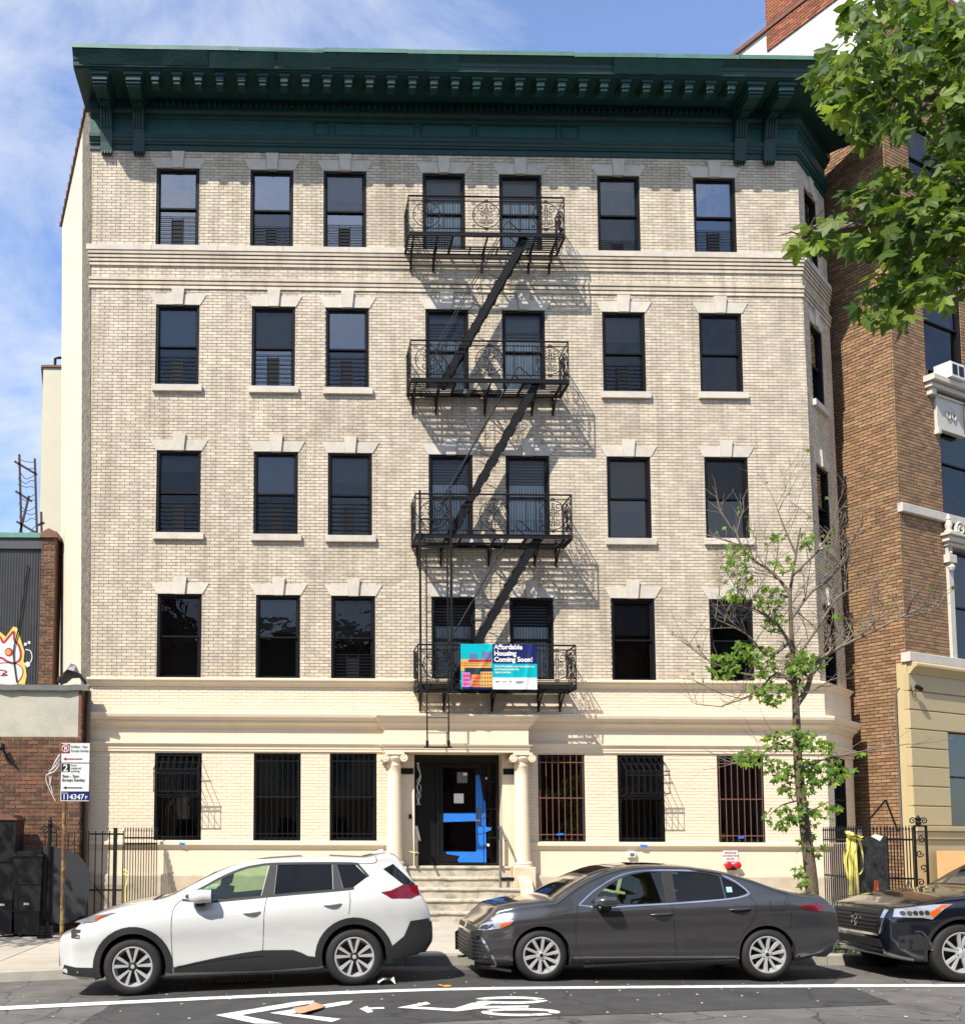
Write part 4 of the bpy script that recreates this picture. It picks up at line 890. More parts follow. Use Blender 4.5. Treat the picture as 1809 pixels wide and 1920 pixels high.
for f, (pl, pr, yl, yr, tl, tr_) in BAL.items():
    x0, x1 = X_(pl, yl, FY), X_(pr, yr, FY); zf = Z_((yl + yr) / 2, FY, (pl + pr) / 2) - .03; zt = Z_((tl + tr_) / 2, FY, (pl + pr) / 2); BZ[f] = (x0, x1, zf, zt)
    m = MB(); b = .022
    m.box(x0, x1, FY - b, FY + b, zf - .03, zf + .03).box(x0, x1, BY - b, BY + b, zf - .03, zf + .03)
    for x in (x0, x1, x0 + .95, x1 - .95): m.box(x - b, x + b, FY + b, BY - b, zf - .035, zf + .012)
    bal = m.build('balcony', IRON, FE)
    nsl = 8                                          # floor slats
    for k in range(nsl):
        y = FY + .07 + (BY - FY - .14) * k / (nsl - 1)
        for a, c in (((x0 + .03, x0 + .92), (x1 - .92, x1 - .03)) if k < nsl - 3 else ((x0 + .03, x1 - .03),)):
            m = MB(); m.box(a, c, y - .022, y + .022, zf + .013, zf + .022); m.build('floor_slat', IRON, bal)
    for t in (.2, .42, .6, .8):
        x = x0 + (x1 - x0) * t; m = MB(); m.box(x - .012, x + .012, BY - .27, BY - .023, zf - .02, zf + .012); m.build('cross_bar', IRON, bal)
    # rails all round
    def rail(z, r):
        m = MB(); m.tube([(x0, BY + .05, z), (x0, FY, z), (x1, FY, z), (x1, BY + .05, z)], r, 6); m.build('rail', IRON, bal)
    rail(zt, .02); rail(zt - .1, .011); rail(zf + .14, .011); rail(zf + .05, .014)
    for x, y in ((x0, FY), (x1, FY), (x0, BY + .03), (x1, BY + .03)): m = MB(); m.tube([(x, y, zf - .03), (x, y, zt + .015)], .014, 6); m.build('post', IRON, bal)
    zp0, zp1 = zf + .14, zt - .1; W3 = .62; xm = (x0 + x1) / 2
    for c in (x0 + .08 + W3 / 2, xm, x1 - .08 - W3 / 2): scroll_panel(bal, c - W3 / 2, c + W3 / 2, zp0, zp1, FY)
    for k, c in enumerate((x0 + .75, x0 + .95, x0 + 1.15, x1 - .75, x1 - .95, x1 - 1.15)):
        m = MB(); m.tube([(c, FY, zp0), (c, FY, zp1)], .008, 5); m.build('baluster', IRON, bal)
    for x in (x0, x1):                                # side scrollwork
        T = Matrix.Translation((x, (FY + BY) / 2, 0)) @ Matrix.Rotation(math.pi / 2, 4, 'Z'); scroll_panel(bal, -.3, .3, zp0, zp1, 0, T)
    for x in (x0 + .12, x0 + .62, xm + .02, x1 - .62, x1 - .16):   # brackets under the floor
        m = MB(); m.prism_y([(0, 0), (0, 0), (0, 0)], 0, 0) if False else None
        m.tube(catmull([(x, FY + .1, zf - .03), (x, -.42, zf - .1), (x, -.14, zf - .28), (x, -.05, zf - .36)], 5), .018, 6); m.box(x - .018, x + .018, -.06, -.02, zf - .42, zf + .0); m.box(x - .015, x + .015, FY, BY, zf - .06, zf - .03); m.build('bracket', IRON, bal)
# stairs between balconies
ST = {5: ((985, 447), (833, 735)), 4: ((1006, 722), (843, 1003)), 3: ((1008, 1016), (850, 1287))}
for f, (a, b) in ST.items():
    ya, yb = FY + .1, FY + .52
    xa, za_ = P(*a, ya); xb, zb__ = P(*b, ya); za_ = BZ[f][2] + .02; zb__ = BZ[f - 1][2] + .05
    dx, dz = xb - xa, zb__ - za_; ln = math.hypot(dx, dz)
    m = MB()
    for y in (ya, yb): m.bar((xa, y, za_), (xb, y, zb__), .02, .155, up=(0, 0, 1))
    st = m.build('stair', IRON, FE)
    n = 10
    for k in range(1, n):
        t = k / n; x, z = xa + dx * t, za_ + dz * t; m = MB(); m.box(x - .115, x + .115, ya - .012, yb + .012, z - .012, z + .0); m.box(x - .10, x - .08, ya + .012, yb - .012, z - .03, z - .012); m.build('tread', IRON, st)
    nx, nz = dz / ln, -dx / ln; nx, nz = (-abs(nx), abs(nz))
    for y in (ya - .01, yb + .01):
        h = .62; ox, oz = -.30, .52
        pts = [(xa + dx * .03 + ox * .2, y, za_ + .12), (xa + dx * .03 + ox, y, za_ + dz * .03 + oz - .08), (xa + dx * .06 + ox, y, za_ + dz * .06 + oz), (xa + dx * .88 + ox, y, za_ + dz * .88 + oz), (xa + dx * .91 + ox, y, za_ + dz * .93 + oz - .05), (xa + dx * .93, y, za_ + dz * .93 + .05)]
        m = MB(); m.tube(pts, .011, 6); m.build('stair_handrail', IRON, st)
        for t in (.3, .5, .7):
            x, z = xa + dx * t, za_ + dz * t; m = MB(); m.tube([(x, y, z), (x + ox * .95, y, z + oz * .25)], .008, 5); m.build('picket', IRON, st)
        for t in (.40, .46, .86, .92):
            x, z = xa + dx * t + ox * .72, za_ + dz * t + oz * .62; m = MB(); m.tube(spiral(x, z, .075, 20, 1.3, 1, y, 12), .006, 4); m.build('stair_scroll', IRON, st)
# drop ladder in its guides
yl = FY - .05
g0, g1 = X_(788, 1100, yl), X_(846, 1100, yl)
zt_l, zb_l = Z_(920, yl), Z_(1296, yl); m = MB()
for g in (g0, g1): m.box(g - .022, g + .022, yl - .02, yl + .02, zb_l, zt_l)
lad = m.build('ladder_guide', IRON, FE)
m = MB(); m.box(g0 - .02, g1 + .12, yl - .025, yl + .025, Z_(1298, yl) - .02, Z_(1298, yl) + .03); m.build('guide_bar', IRON, lad)
m = MB(); m.box(g0, g1, yl - .012, yl + .012, Z_(975, yl), Z_(975, yl) + .03).box(g0, g1, yl - .012, yl + .012, Z_(1027, yl), Z_(1027, yl) + .03); m.build('guide_bar', IRON, lad)
yd = yl - .06; h0, h1 = X_(800, 1200, yd), X_(840, 1200, yd); ztl, zbl = Z_(1030, yd), Z_(1400, yd); m = MB()
for h in (h0, h1): m.box(h - .014, h + .014, yd - .008, yd + .008, zbl, ztl)
m.box(h0 - .07, h1 + .07, yd - .02, yd + .02, zbl - .03, zbl); dl_ = m.build('drop_ladder', IRON, FE)
n = 13
for k in range(n):
    z = zbl + .28 + (ztl - zbl - .35) * k / (n - 1); m = MB(); m.tube([(h0, yd, z), (h1, yd, z)], .009, 6); m.build('rung', IRON, dl_)
for h in (h0, h1): m = MB(); m.box(h - .028, h + .028, yd - .022, yd + .022, zbl + .001, zbl + .12); m.build('foot', IRON, dl_)

# ------------------------------------------------------------------ vinyl banner tied to the lowest balcony
byy = FY - .1
def bp(px, py): return P(px, py, byy)
B0, B1 = bp(864, 1292), bp(1006, 1208); bw, bh = B1[0] - B0[0], B1[1] - B0[1]
def wob(u, v): return -.010 * math.sin(u * 17 + v * 3) * (.3 + .7 * v) - .014 * math.exp(-((u - v * .35 - .1) / .035) ** 2) - .016 * math.exp(-((u - .95 + (1 - v) * .12) / .03) ** 2) - .010 * math.exp(-((u - .69) / .03) ** 2)
def vinyl(nm, c, rough=.28): return mat(nm, c, rough, .05, 4)
VT, VN, VW = vinyl('turquoise_vinyl', (.0, .40, .46)), vinyl('navy_vinyl', (.012, .016, .10)), vinyl('white_vinyl', (.72, .72, .74))
VM, VO, VP_, VC, VG = vinyl('mustard_print', (.72, .36, .09)), vinyl('orange_print', (.72, .20, .05)), vinyl('pink_print', (.55, .16, .42)), vinyl('crimson_print', (.36, .02, .06)), vinyl('dark_print', (.015, .035, .045))
VS = vinyl('slate_print', (.10, .16, .28))
BAN = empty('banner', (B0[0] + bw / 2, byy, B0[1]), 'turquoise and navy vinyl banner tied to the lowest fire escape balcony', 'banner')
def vsheet(name, u0, u1, v0, v1, material, off=0.0, nu=None, parent=BAN, thick=0.0):
    nu = nu or max(2, int((u1 - u0) * 90)); nv = max(1, int((v1 - v0) * 30)); m = MB(); vs = []; fs = []
    for i in range(nu + 1):
        for j in range(nv + 1):
            u = u0 + (u1 - u0) * i / nu; v = v0 + (v1 - v0) * j / nv; vs.append((B0[0] + bw * u, byy + wob(u, v) - off, B0[1] + bh * v))
    for i in range(nu):
        for j in range(nv): k = i * (nv + 1) + j; fs.append((k, k + nv + 1, k + nv + 2, k + 1))
    m.add(vs, fs); o = m.build(name, material, parent, smooth=60, fix=False)
    return o
us = .418
vsheet('left_panel', 0, us, 0, 1, VT); vsheet('heading_panel', us, 1, .565, 1, VN); vsheet('text_panel', us, 1, .26, .565, VT); vsheet('footer_panel', us, 1, 0, .26, VW)
m = MB(); m.box(B0[0] + .01, B1[0] - .01, byy + .012, byy + .016, B0[1] + .01, B1[1] - .01)
m.build('backing', VW, BAN)
o1, o2 = .002, .004
vsheet('printed_tower', .12, .22, .66, .79, VS, o1); vsheet('printed_tower', .275, .41, .64, .83, VS, o1)
vsheet('printed_block', .0, .4, .40, .66, VM, o2); vsheet('printed_roof', .10, .405, .60, .655, VC, o2 + .002)
vsheet('printed_hill', .05, .41, .22, .47, VG, o2 + .002)
vsheet('printed_house', .02, .125, .03, .37, VP_, o2 + .004); vsheet('printed_house', .14, .245, .03, .32, VO, o2 + .004); vsheet('printed_house', .255, .41, .03, .385, VM, o2 + .004)
vsheet('printed_street', .01, .41, .0, .045, VN, o2 + .006)
for r_ in range(4):
    for c in range(4): vsheet('printed_window', .27 + c * .036, .285 + c * .036, .07 + r_ * .083, .105 + r_ * .083, VG, o2 + .006, 1)
for r_ in range(3):
    for c in range(3): vsheet('printed_window', .037 + c * .03, .055 + c * .03, .09 + r_ * .09, .13 + r_ * .09, VC, o2 + .006, 1); vsheet('printed_window', .155 + c * .03, .173 + c * .03, .08 + r_ * .075, .11 + r_ * .075, VC, o2 + .006, 1)
for r_ in range(2):
    for c in range(12): vsheet('printed_window', .015 + c * .032, .027 + c * .032, .51 + r_ * .05, .54 + r_ * .05, VG, o2 + .004, 1)
def bantext(body, size, u, v, bold=0.0):
    me = text_mesh(body, size, bold)
    M = wall_text(B0[0] + bw * u, byy, B0[1] + bh * v); me.transform(M)
    for vv in me.vertices: vv.co.y = byy + wob((vv.co.x - B0[0]) / bw, (vv.co.z - B0[1]) / bh) - .007
    me.materials.clear(); me.materials.append(PAPER); return link_mesh('lettering', me, BAN)
bantext('Affordable', .138, .437, .885, .0045); bantext('Housing', .138, .437, .745, .0045); bantext('Coming Soon!', .138, .437, .61, .0045)
bantext('Find affordable, new construction', .060, .445, .485, .001); bantext('and homeownership', .060, .445, .42, .001); bantext('opportunities', .060, .445, .355, .001)
for u, v, w_, h_ in ((.45, .155, .06, .022), (.54, .16, .055, .014), (.64, .155, .02, .04), (.72, .165, .11, .014), (.72, .135, .09, .01)): vsheet('footer_mark', u, u + w_, v, v + h_, VS, .003, 1)
# ------------------------------------------------------------------ brown brick building at the right, turned where the street bends
RA = R(28); CY = .58; CXr = X_(1697, 1225, CY)
RF = frame((CXr, CY, 0), RA); SB = 11.0
back = Vector((-math.sin(RA), math.cos(RA), 0)); SO = Vector((CXr, CY, 0)) + back * SB
RS = frame(SO, RA - math.pi / 2)
def hit(M, px, py):
    """wall coordinates (along, height) of what the photograph shows at a pixel"""
    inv = M.inverted(); o = inv @ CAM; d = inv.to_3x3() @ ray(px, py); t = -o.y / d.y; p = o + d * t; return p.x, p.z
RB = empty('brick_building', tuple((RF @ Vector((3, 2, WALK_Z)))), 'brown brick building with tan stone base and white trim at the right edge', 'building')
zrb = hit(RF, 1697, 1228)[1]; ztR = hit(RS, 1437, 60)[1]; zsp = Z_(150, 0); xlean = lambda z: 0.0
# front openings
def rr4(x0, y0, x1, y1):
    a = hit(RF, x0, y1); b = hit(RF, x1, y0); return (a[0], b[0], a[1], b[1])
w_top = rr4(1735, 560, 1850, 700); w_mid = rr4(1768, 810, 1900, 960); w_low = rr4(1790, 1065, 1900, 1232); w_base = rr4(1774, 1350, 1900, 1562)
fw = [(w_top[0], w_top[0] + 1.5, w_top[2] - .1, w_top[3] + .35), (w_mid[0], w_mid[0] + 1.4, w_mid[2] - .15, w_mid[3] + .1), (w_low[0], w_low[0] + 1.3, w_low[2] - .1, w_low[3] + .1)]
fw_up = [(fw[0][0] - .3, fw[0][0] + 1.2, z, z + 1.7) for z in (fw[0][3] + 1.6, fw[0][3] + 4.9) if z + 1.8 < ztR]
brick_wall(RB, RF, .0, 7.0, zrb, ztR, fw + fw_up, BROWNBRICK, TANMORTAR, course=.078, length=.215, joint=.014, depth=.014, near=Vector((14, 1, 8)), single=300, name='front_brickwork', mortar_name='mortar_bed')
brick_wall(RB, RS, SB - 4.2, SB, WALK_Z - .2, zsp, [], BROWNBRICK, DARKMORTAR, course=.078, length=.215, joint=.012, depth=.018, near=None, single=0, name='side_brickwork', jit=.006, mortar_name='mortar_bed')
m = MB(RS); m.box(-2, SB - .02, .005, .5, zsp, ztR).box(-2, SB - 4.2, .02, .5, -.5, zsp - .001); m.build('side_wall', WHITEWALL, RB)
m = MB(RF); m.box(.05, 7, .5, SB, -.5, ztR - .1); m.build('core', DARKROOM, RB)
nct = 18
for k in range(nct):
    a = -2 + (SB - .0 + 2) * k / nct; m = MB(RS); m.box(a + .004, a + (SB + 2) / nct - .004, -.07, .55, ztR + .004, ztR + .11); m.build('coping_tile', CLAY, RB)
s0 = hit(RS, 1437, 60); 
brick_wall(RB, RS @ Matrix.Translation((0, -.035, 0)), s0[0], s0[0] + 2.6, ztR - .55, ztR + 4.2, [], REDBRICK, PALEMORTAR, course=.078, length=.215, joint=.012, depth=.015, single=0, name='bulkhead_brickwork', mortar_name='mortar_bed')
m = MB(RS); m.box(s0[0], s0[0] + 2.6, -.02, 2.2, ztR - .54, ztR + 4.2); m.build('roof_bulkhead', REDBRICK, RB)
for q in fw + fw_up:
    make_window(RB, RF, q, guard=0, sill=False, lintel=False, shade=.5, glassm=GLASSES[0])
# white window sill on brackets
def rbox(nm, u0, u1, y0, y1, z0, z1, mtl=TERRA): m = MB(RF); m.bbox(u0, u1, y0, y1, z0, z1, .012); return m.build(nm, mtl, RB)
q = fw[0]; rbox('window_sill', q[0] - .12, q[1] + .3, -.26, .03, q[2] - .14, q[2] - .003); rbox('sill_moulding', q[0] - .06, q[1] + .24, -.16, .03, q[2] - .26, q[2] - .142); rbox('sill_bracket', q[0] + .0, q[0] + .2, -.12, .03, q[2] - .42, q[2] - .262)
a = hit(RF, 1772, 702)
u, z = q[0] + .42, q[2]
AC = empty('air_conditioner', tuple(RF @ Vector((u + .28, -.2, z))), 'small white air conditioner sitting in the upper window of the brown building', 'air conditioner')
MW = mat('white_enamel', (.75, .74, .70), .4, .05, 4)
m = MB(RF); m.bbox(u, u + .56, -.34, .06, z + .005, z + .37, .012); m.build('casing', MW, AC)
for k in range(2): m = MB(RF); m.box(u + .06 + k * .25, u + .25 + k * .25, -.348, -.339, z + .07, z + .31); m.build('grille', GUARD, AC)
# carved panel, scroll and hood
a = hit(RF, 1752, 806); b = hit(RF, 1800, 758); rbox('relief_panel', a[0], b[0], -.06, .03, a[1], b[1]); 
m = MB(RF); cx, cz = (a[0] + b[0]) / 2, (a[1] + b[1]) / 2; t = .05
m.box(a[0] + .02, b[0] - .02, -.09, -.061, b[1] - t, b[1]).box(a[0] + .02, b[0] - .02, -.09, -.061, a[1], a[1] + t).box(a[0] - .03, a[0] + .07, -.11, .02, a[1] - .11, a[1] - .002)
for s in (-1, 1): m.tube([(cx + s * .11 + .07 * math.cos(k * math.pi / 6), -.075, cz + .09 * math.sin(k * math.pi / 6)) for k in range(13)], .018, 5)
m.build('relief_carving', TERRA, RB)
m = MB(RF); x, z = hit(RF, 1806, 762); m.tube(spiral(x + .05, z, .16, 90, 1.5, 1, -.1, 18), .03, 6); m.tube([(x - .1, -.08, z - .05), (x - .11, -.09, z - .4), (x - .06, -.08, z - .62)], .045, 8); m.build('carved_scroll', TERRA, RB)
q = fw[1]; z = hit(RF, 1680, 950)[1]; rbox('string_course', -.02, 7, -.09, .03, z - .1, z + .1); 
q = fw[2]
for u0, u1 in ((q[0] - .2, q[0] - .003), (q[1] + .003, q[1] + .2)):
    rbox('window_pilaster', u0, u1, -.06, .03, q[2] - .15, q[3] + .1); rbox('pilaster_cap', u0 - .07, u1 + .04, -.13, .03, q[3] - .35, q[3] - .16)
    m = MB(RF); 
    for k in range(7): m.lathe([(0, -.03), (.03, -.02), (.035, 0), (.03, .02), (0, .03)], 8, Matrix.Translation(((u0 + u1) / 2, -.07, q[3] - .1 + k * .055)))
    m.build('bead_strip', TERRA, RB, kind='stuff')
    m = MB(RF @ Matrix.Translation(((u0 + u1) / 2 - .04, -.09, q[3] - .56))); m.lathe([(0, 0), (.06, .03), (.085, .1), (.05, .17), (.09, .2), (.0, .2)], 12); m.build('pendant', TERRA, RB, smooth=40)
z = q[3] + .14; rbox('window_hood', q[0] - .3, q[1] + .3, -.16, .03, z, z + .13); rbox('hood_moulding', q[0] - .24, q[1] + .24, -.1, .03, z - .09, z - .002); rbox('hood_shelf', q[0] - .36, q[1] + .36, -.22, .03, z + .132, z + .19)
m = MB(RF @ Matrix.Translation((q[0] - .2, -.1, z + .19))); m.lathe([(0, 0), (.1, 0), (.1, .06), (.06, .08), (.09, .2), (.045, .3), (.06, .33), (.04, .37), (.02, .44), (0, .46)], 14); m.build('finial', TERRA, RB, smooth=40)
m = MB(RF); m.tube(spiral(q[0] + .28, z + .36, .17, 200, 1.6, -1, -.08, 20), .04, 6); m.tube([(q[0] - .05, -.08, z + .24), (q[0] + .12, -.09, z + .27), (q[0] + .3, -.08, z + .22)], .05, 7); m.build('hood_scroll', TERRA, RB)
# tan base of long stone courses
zb0, zb1 = WALK_Z, zrb; rbox('base_band', -.10, 7, -.16, .05, zrb - .16, zrb + .05, TERRA)
m = MB(RF); m.sweep([(-.02, 0), (7, 0)], [(-.02, zrb - .42), (.1, zrb - .42), (.12, zrb - .38), (.2, zrb - .3), (.26, zrb - .27), (.26, zrb - .22), (.18, zrb - .165), (-.02, zrb - .165)]); m.build('base_cornice', TAN, RB)
gr = [hit(RF, 1705, y)[1] for y in (1262, 1296, 1331, 1367, 1402, 1437, 1474, 1511, 1548)]
wb = (hit(RF, 1774, 1450)[0], 3.2, hit(RF, 1774, 1560)[1], hit(RF, 1774, 1352)[1])
for z1, z0 in zip(gr, gr[1:]):
    if z1 > wb[3] + .02: rbox('base_stone', -.06, 6.9, -.075, .05, z0 + .012, z1 - .012, TAN)
    else:
        rbox('base_stone', -.06, wb[0] - .01, -.075, .05, z0 + .012, z1 - .012, TAN); rbox('base_stone', wb[1] + .01, 6.9, -.075, .05, z0 + .012, z1 - .012, TAN)
m = MB(RF); m.box(-.05, wb[0] - .02, -.04, .2, zb0 - .2, zrb - .17).box(wb[1] + .02, 6.9, -.04, .5, zb0 - .2, zrb - .17).box(wb[0] - .02, wb[1] + .02, -.038, .5, wb[3] + .002, zrb - .17); m.build('base_wall', TAN, RB)
z9 = gr[-1]
rbox('base_sill', -.08, 6.9, -.14, .05, z9 - .12, z9 - .01, TAN); rbox('base_sill_moulding', -.07, 6.9, -.1, .05, z9 - .3, z9 - .125, TAN); rbox('base_plinth', -.06, 6.9, -.06, .05, zb0 - .2, z9 - .305, TAN)
make_window(RB, RF, (wb[0], wb[0] + 1.25, wb[2], wb[3]), guard=0, sill=False, lintel=False, glassm=LOWGLASS)
# steel down-pipe and security camera
m = MB(); pts = [Vector((*hit(RS, *p), 0)) for p in ((1690, 1290), (1684, 1300), (1683, 1330), (1688, 1420), (1692, 1520), (1696, 1580))]
m = MB(RS); m.tube(catmull([(p.x - .02, -.05, p.y) for p in pts], 4), .022, 7); m.build('down_pipe', STEEL, RB, smooth=50)
u, z = hit(RF, 1706, 1292)
SC = empty('security_camera', tuple(RF @ Vector((u, -.2, z))), 'small grey security camera on the tan corner of the right building', 'camera')
m = MB(RF @ Matrix.Translation((u, -.2, z)) @ Matrix.Rotation(R(-75), 4, 'Y')); m.lathe([(0, -.09), (.05, -.08), (.055, 0), (.05, .1), (.03, .13), (0, .13)], 14); m.build('housing', GUARD, SC, smooth=40)
m = MB(RF); m.tube([(u - .06, -.04, z - .05), (u - .05, -.12, z - .04), (u - .02, -.19, z - .01)], .015, 6); m.build('arm', STEEL, SC)
m = MB(RF); m.tube(catmull([(u - .12, -.09, z + .06), (u - .1, -.1, z - .14), (u, -.09, z - .2), (u + .03, -.1, z - .1), (u - .02, -.12, z - .03)], 4), .006, 5); m.build('cable', GUARD, SC)

# ------------------------------------------------------------------ low building at the left
LY = -.53; LBd = empty('low_building', (X_(70, 1500, LY), LY, -.1), 'low old building with red brick and patched grey stucco front at the left', 'building')
lxr = X_(152, 1450, LY); lx0 = lxr - 9; zlr = Z_(1283, LY, 80); zs0 = Z_(1381, LY, 80); 
m = MB(); m.box(lx0, lxr - .08, LY + .02, 4, zs0, zlr - .12); m.build('stucco_band', mat('patched_grey_stucco', (.44, .42, .34), .9, .08, 3, .3, 25, dirt=.5, dscale=.9, dcol=(.24, .24, .21)), LBd)
brick_wall(LBd, frame((0, LY, 0), 0), lxr - 6, lxr, -.6, zs0, [], OLDBRICK, PALEMORTAR, course=.083, length=.215, joint=.014, depth=.014, near=Vector((-5.5, LY, 2)), single=300, name='front_brickwork', mortar_name='mortar_bed', jit=.004)
brick_wall(LBd, frame((lxr, LY, 0), R(90)), 0, .62, -.6, zlr - .1, [], OLDBRICK, DARKMORTAR, course=.083, length=.215, joint=.014, depth=.014, single=0, name='side_brickwork', mortar_name='mortar_bed', jit=.004)
m = MB(); m.box(lxr - .079, lxr - .003, LY + .014, LY + .1, zs0, zlr - .12); m.build('corner_strip', OLDBRICK, LBd)
m = MB(); m.box(lx0, lxr - .02, LY + .05, 4, -1, zs0 - .01); m.build('core', DARKROOM, LBd)
FLASH = mat('bent_zinc_flashing', (.42, .42, .42), .38, .15, 5, .4, 12, metal=.7); DFL = mat('dark_tar_edge', (.03, .03, .03), .7, .2)
n = 14; vs = []; fs = []; rr_ = random.Random(8)
for k in range(n + 1):
    x = lxr - 3.2 + (3.2 + .12) * k / n; j = rr_.uniform(-.02, .02); vs += [(x, LY - .06 + j, zlr - .13 + j * .6), (x, LY - .09 + j, zlr - .02 + j), (x, LY + .3, zlr + .03)]
for k in range(n):
    for j in (0, 1): fs.append((3 * k + j, 3 * k + 3 + j, 3 * k + 4 + j, 3 * k + 1 + j))
m = MB(); m.add(vs, fs); m.build('roof_flashing', FLASH, LBd, smooth=40, fix=False)
m = MB(); m.box(lx0, lxr - .05, LY - .03, 4, zlr - .119, zlr - .04); m.build('roof_edge', DFL, LBd)
m = MB(); m.tube([(lxr + .07, LY + .25, -.4), (lxr + .07, LY + .25, zlr - .5), (lxr + .07, LY + .3, zlr - .1)], .055, 10); m.build('rain_pipe', mat('brown_pipe', (.10, .075, .055), .6, .2), LBd, smooth=40)
# crumpled plastic on the roof corner
m = MB(); x, z = P(140, 1282, .5); rr_ = random.Random(2); vs = []; fs = []
for i in range(6):
    for j in range(5): vs.append((x - .35 + i * .13 + rr_.uniform(-.03, .03), .3 + j * .12, z + .02 + max(0, .55 - abs(i - 2.2) * .22 - j * .06) * rr_.uniform(.5, 1.2)))
for i in range(5):
    for j in range(4): fs.append((i * 5 + j, i * 5 + 5 + j, i * 5 + 6 + j, i * 5 + 1 + j))
m.add(vs, fs); m.build('plastic_sheet', FLASH, None, smooth=20, fix=False, label='crumpled grey plastic sheet on the low roof corner beside the brick wall', cat='plastic sheet')
# set-back corrugated wall with graffiti, brick pier, barbed wire frame
KY = 4.6; ku = lambda px, py: P(px, py, KY)
KW = empty('metal_wall', (X_(40, 1270, KY), KY, zlr), 'black corrugated metal wall with graffiti on the low roof', 'wall')
kx1 = ku(77, 1150)[0]; kz0 = zlr - .05; kz1 = ku(40, 1030)[1]; mbk = MB(); wv = .035; nn = int((kx1 - (kx1 - 4)) / wv); vs = []; fs = []
for k in range(nn + 1):
    x = kx1 - k * wv; y = KY - (.018 if k % 2 else 0); vs += [(x, y, kz0), (x, y, kz1)]
for k in range(nn): fs.append((2 * k + 2, 2 * k, 2 * k + 1, 2 * k + 3))
mbk.add(vs, fs); mbk.build('corrugated_sheet', BLACKMETAL, KW, fix=False)
m = MB(); m.box(kx1 - 4, kx1 + .05, KY - .07, KY + .1, kz1, ku(40, 1010)[1]); m.build('fascia', mat('slate_fascia', (.05, .055, .06), .6), KW)
m = MB(); m.box(kx1 - 4, kx1 + .02, KY - .12, KY + .4, ku(40, 1010)[1] + .002, ku(40, 1001)[1]); m.build('gutter', mat('verdigris', (.10, .24, .19), .6, .2), KW)
def gpaint(nm, c): return mat(nm, c, .55, .08, 8)
GW, GRd, GY, GO = gpaint('white_spray', (.62, .64, .64)), gpaint('crimson_spray', (.36, .01, .05)), gpaint('yellow_spray', (.62, .50, .10)), gpaint('orange_spray', (.75, .30, .04))
def graf(pts, mtl, d, nm='graffiti'):
    pp = [ku(*p) for p in pts]; m = MB(); m.prism_y([(p[0], p[1]) for p in pp], KY - .02 - d, KY - .019 - d); return m.build(nm, mtl, KW)
def stroke(pts, w_, mtl, d, closed=False):
    c = catmull([Vector((*ku(*p), 0)) for p in pts], 6); m = MB(); vs = []; fs = []
    for i, p in enumerate(c):
        t = (c[min(i + 1, len(c) - 1)] - c[max(i - 1, 0)]).normalized(); nrm = Vector((-t.y, t.x, 0)) * w_ / 2
        a, b = p + nrm, p - nrm; vs += [(a.x, KY - .02 - d, a.y), (b.x, KY - .02 - d, b.y)]
    for i in range(len(c) - 1): fs.append((2 * i, 2 * i + 1, 2 * i + 3, 2 * i + 2))
    m.add(vs, fs); return m.build('graffiti', mtl, KW, fix=False)
graf([(-20, 1286), (47, 1286), (51, 1268), (48, 1245), (45, 1240), (47, 1222), (40, 1200), (33, 1177), (26, 1175), (12, 1194), (0, 1184), (-20, 1190)], GY, 0)
graf([(-20, 1284), (32, 1284), (43, 1268), (42, 1252), (36, 1245), (40, 1236), (40, 1222), (34, 1206), (27, 1186), (9, 1205), (0, 1193), (-20, 1198)], GW, .003)
stroke([(-8, 1190), (2, 1196), (8, 1205), (18, 1194), (27, 1185), (28, 1200), (36, 1210), (40, 1225), (38, 1237), (28, 1244), (16, 1241), (4, 1234), (-10, 1233)], .055, GRd, .006)
stroke([(-10, 1246), (10, 1243), (30, 1244), (42, 1252), (44, 1262), (40, 1272), (33, 1280)], .022, GRd, .006)
graf([(10 + 8 + 8 * math.cos(a * math.pi / 8), 1223 + 8 * math.sin(a * math.pi / 8)) for a in range(16, 0, -1)], GRd, .008); graf([(16.5 + 5 * math.cos(a * math.pi / 8), 1223 + 5.5 * math.sin(a * math.pi / 8)) for a in range(16, 0, -1)], GO, .010)
stroke([(-4, 1256), (6, 1257), (14, 1260), (6, 1264), (15, 1266), (2, 1267)], .03, GRd, .008)
stroke([(49, 1218), (58, 1221), (61, 1232), (58, 1242), (52, 1246)], .025, GW, .004); graf([(46, 1211), (51, 1211), (52, 1206), (47, 1205)], GW, .005); graf([(53, 1207), (58, 1208), (58, 1203), (54, 1202)], GW, .005); graf([(47, 1244), (52, 1252), (58, 1248), (54, 1240)], GW, .005)
m = MB(); m.tube(catmull([(*ku(54, 1060)[:1], KY - .05, ku(54, 1060)[1]), (ku(38, 1170)[0], KY - .05, ku(38, 1170)[1]), (ku(27, 1222)[0], KY - .05, ku(27, 1222)[1]), (ku(33, 1280)[0], KY - .05, ku(33, 1280)[1])], 5), .015, 6); m.build('hanging_cable', IRON, KW)
pa, pb = ku(78, 1150)[0], ku(104, 1150)[0]; pz1 = ku(90, 1012)[1]; PI_ = empty('brick_pier', ((pa + pb) / 2, KY, zlr), 'dark red brick pier with corbelled top between metal wall and cream wall', 'chimney')
brick_wall(PI_, frame((0, KY - .15, 0), 0), pa, pb, zlr - .1, pz1, [], OLDBRICK, PALEMORTAR, course=.083, length=.215, joint=.016, depth=.016, near=Vector((pa, KY, 6)), single=300, name='pier_brickwork', mortar_name='mortar_bed', jit=.008)
m = MB(); m.box(pa + .01, pb, KY - .13, KY + .6, zlr - .1, pz1); m.build('core', CLAY, PI_)
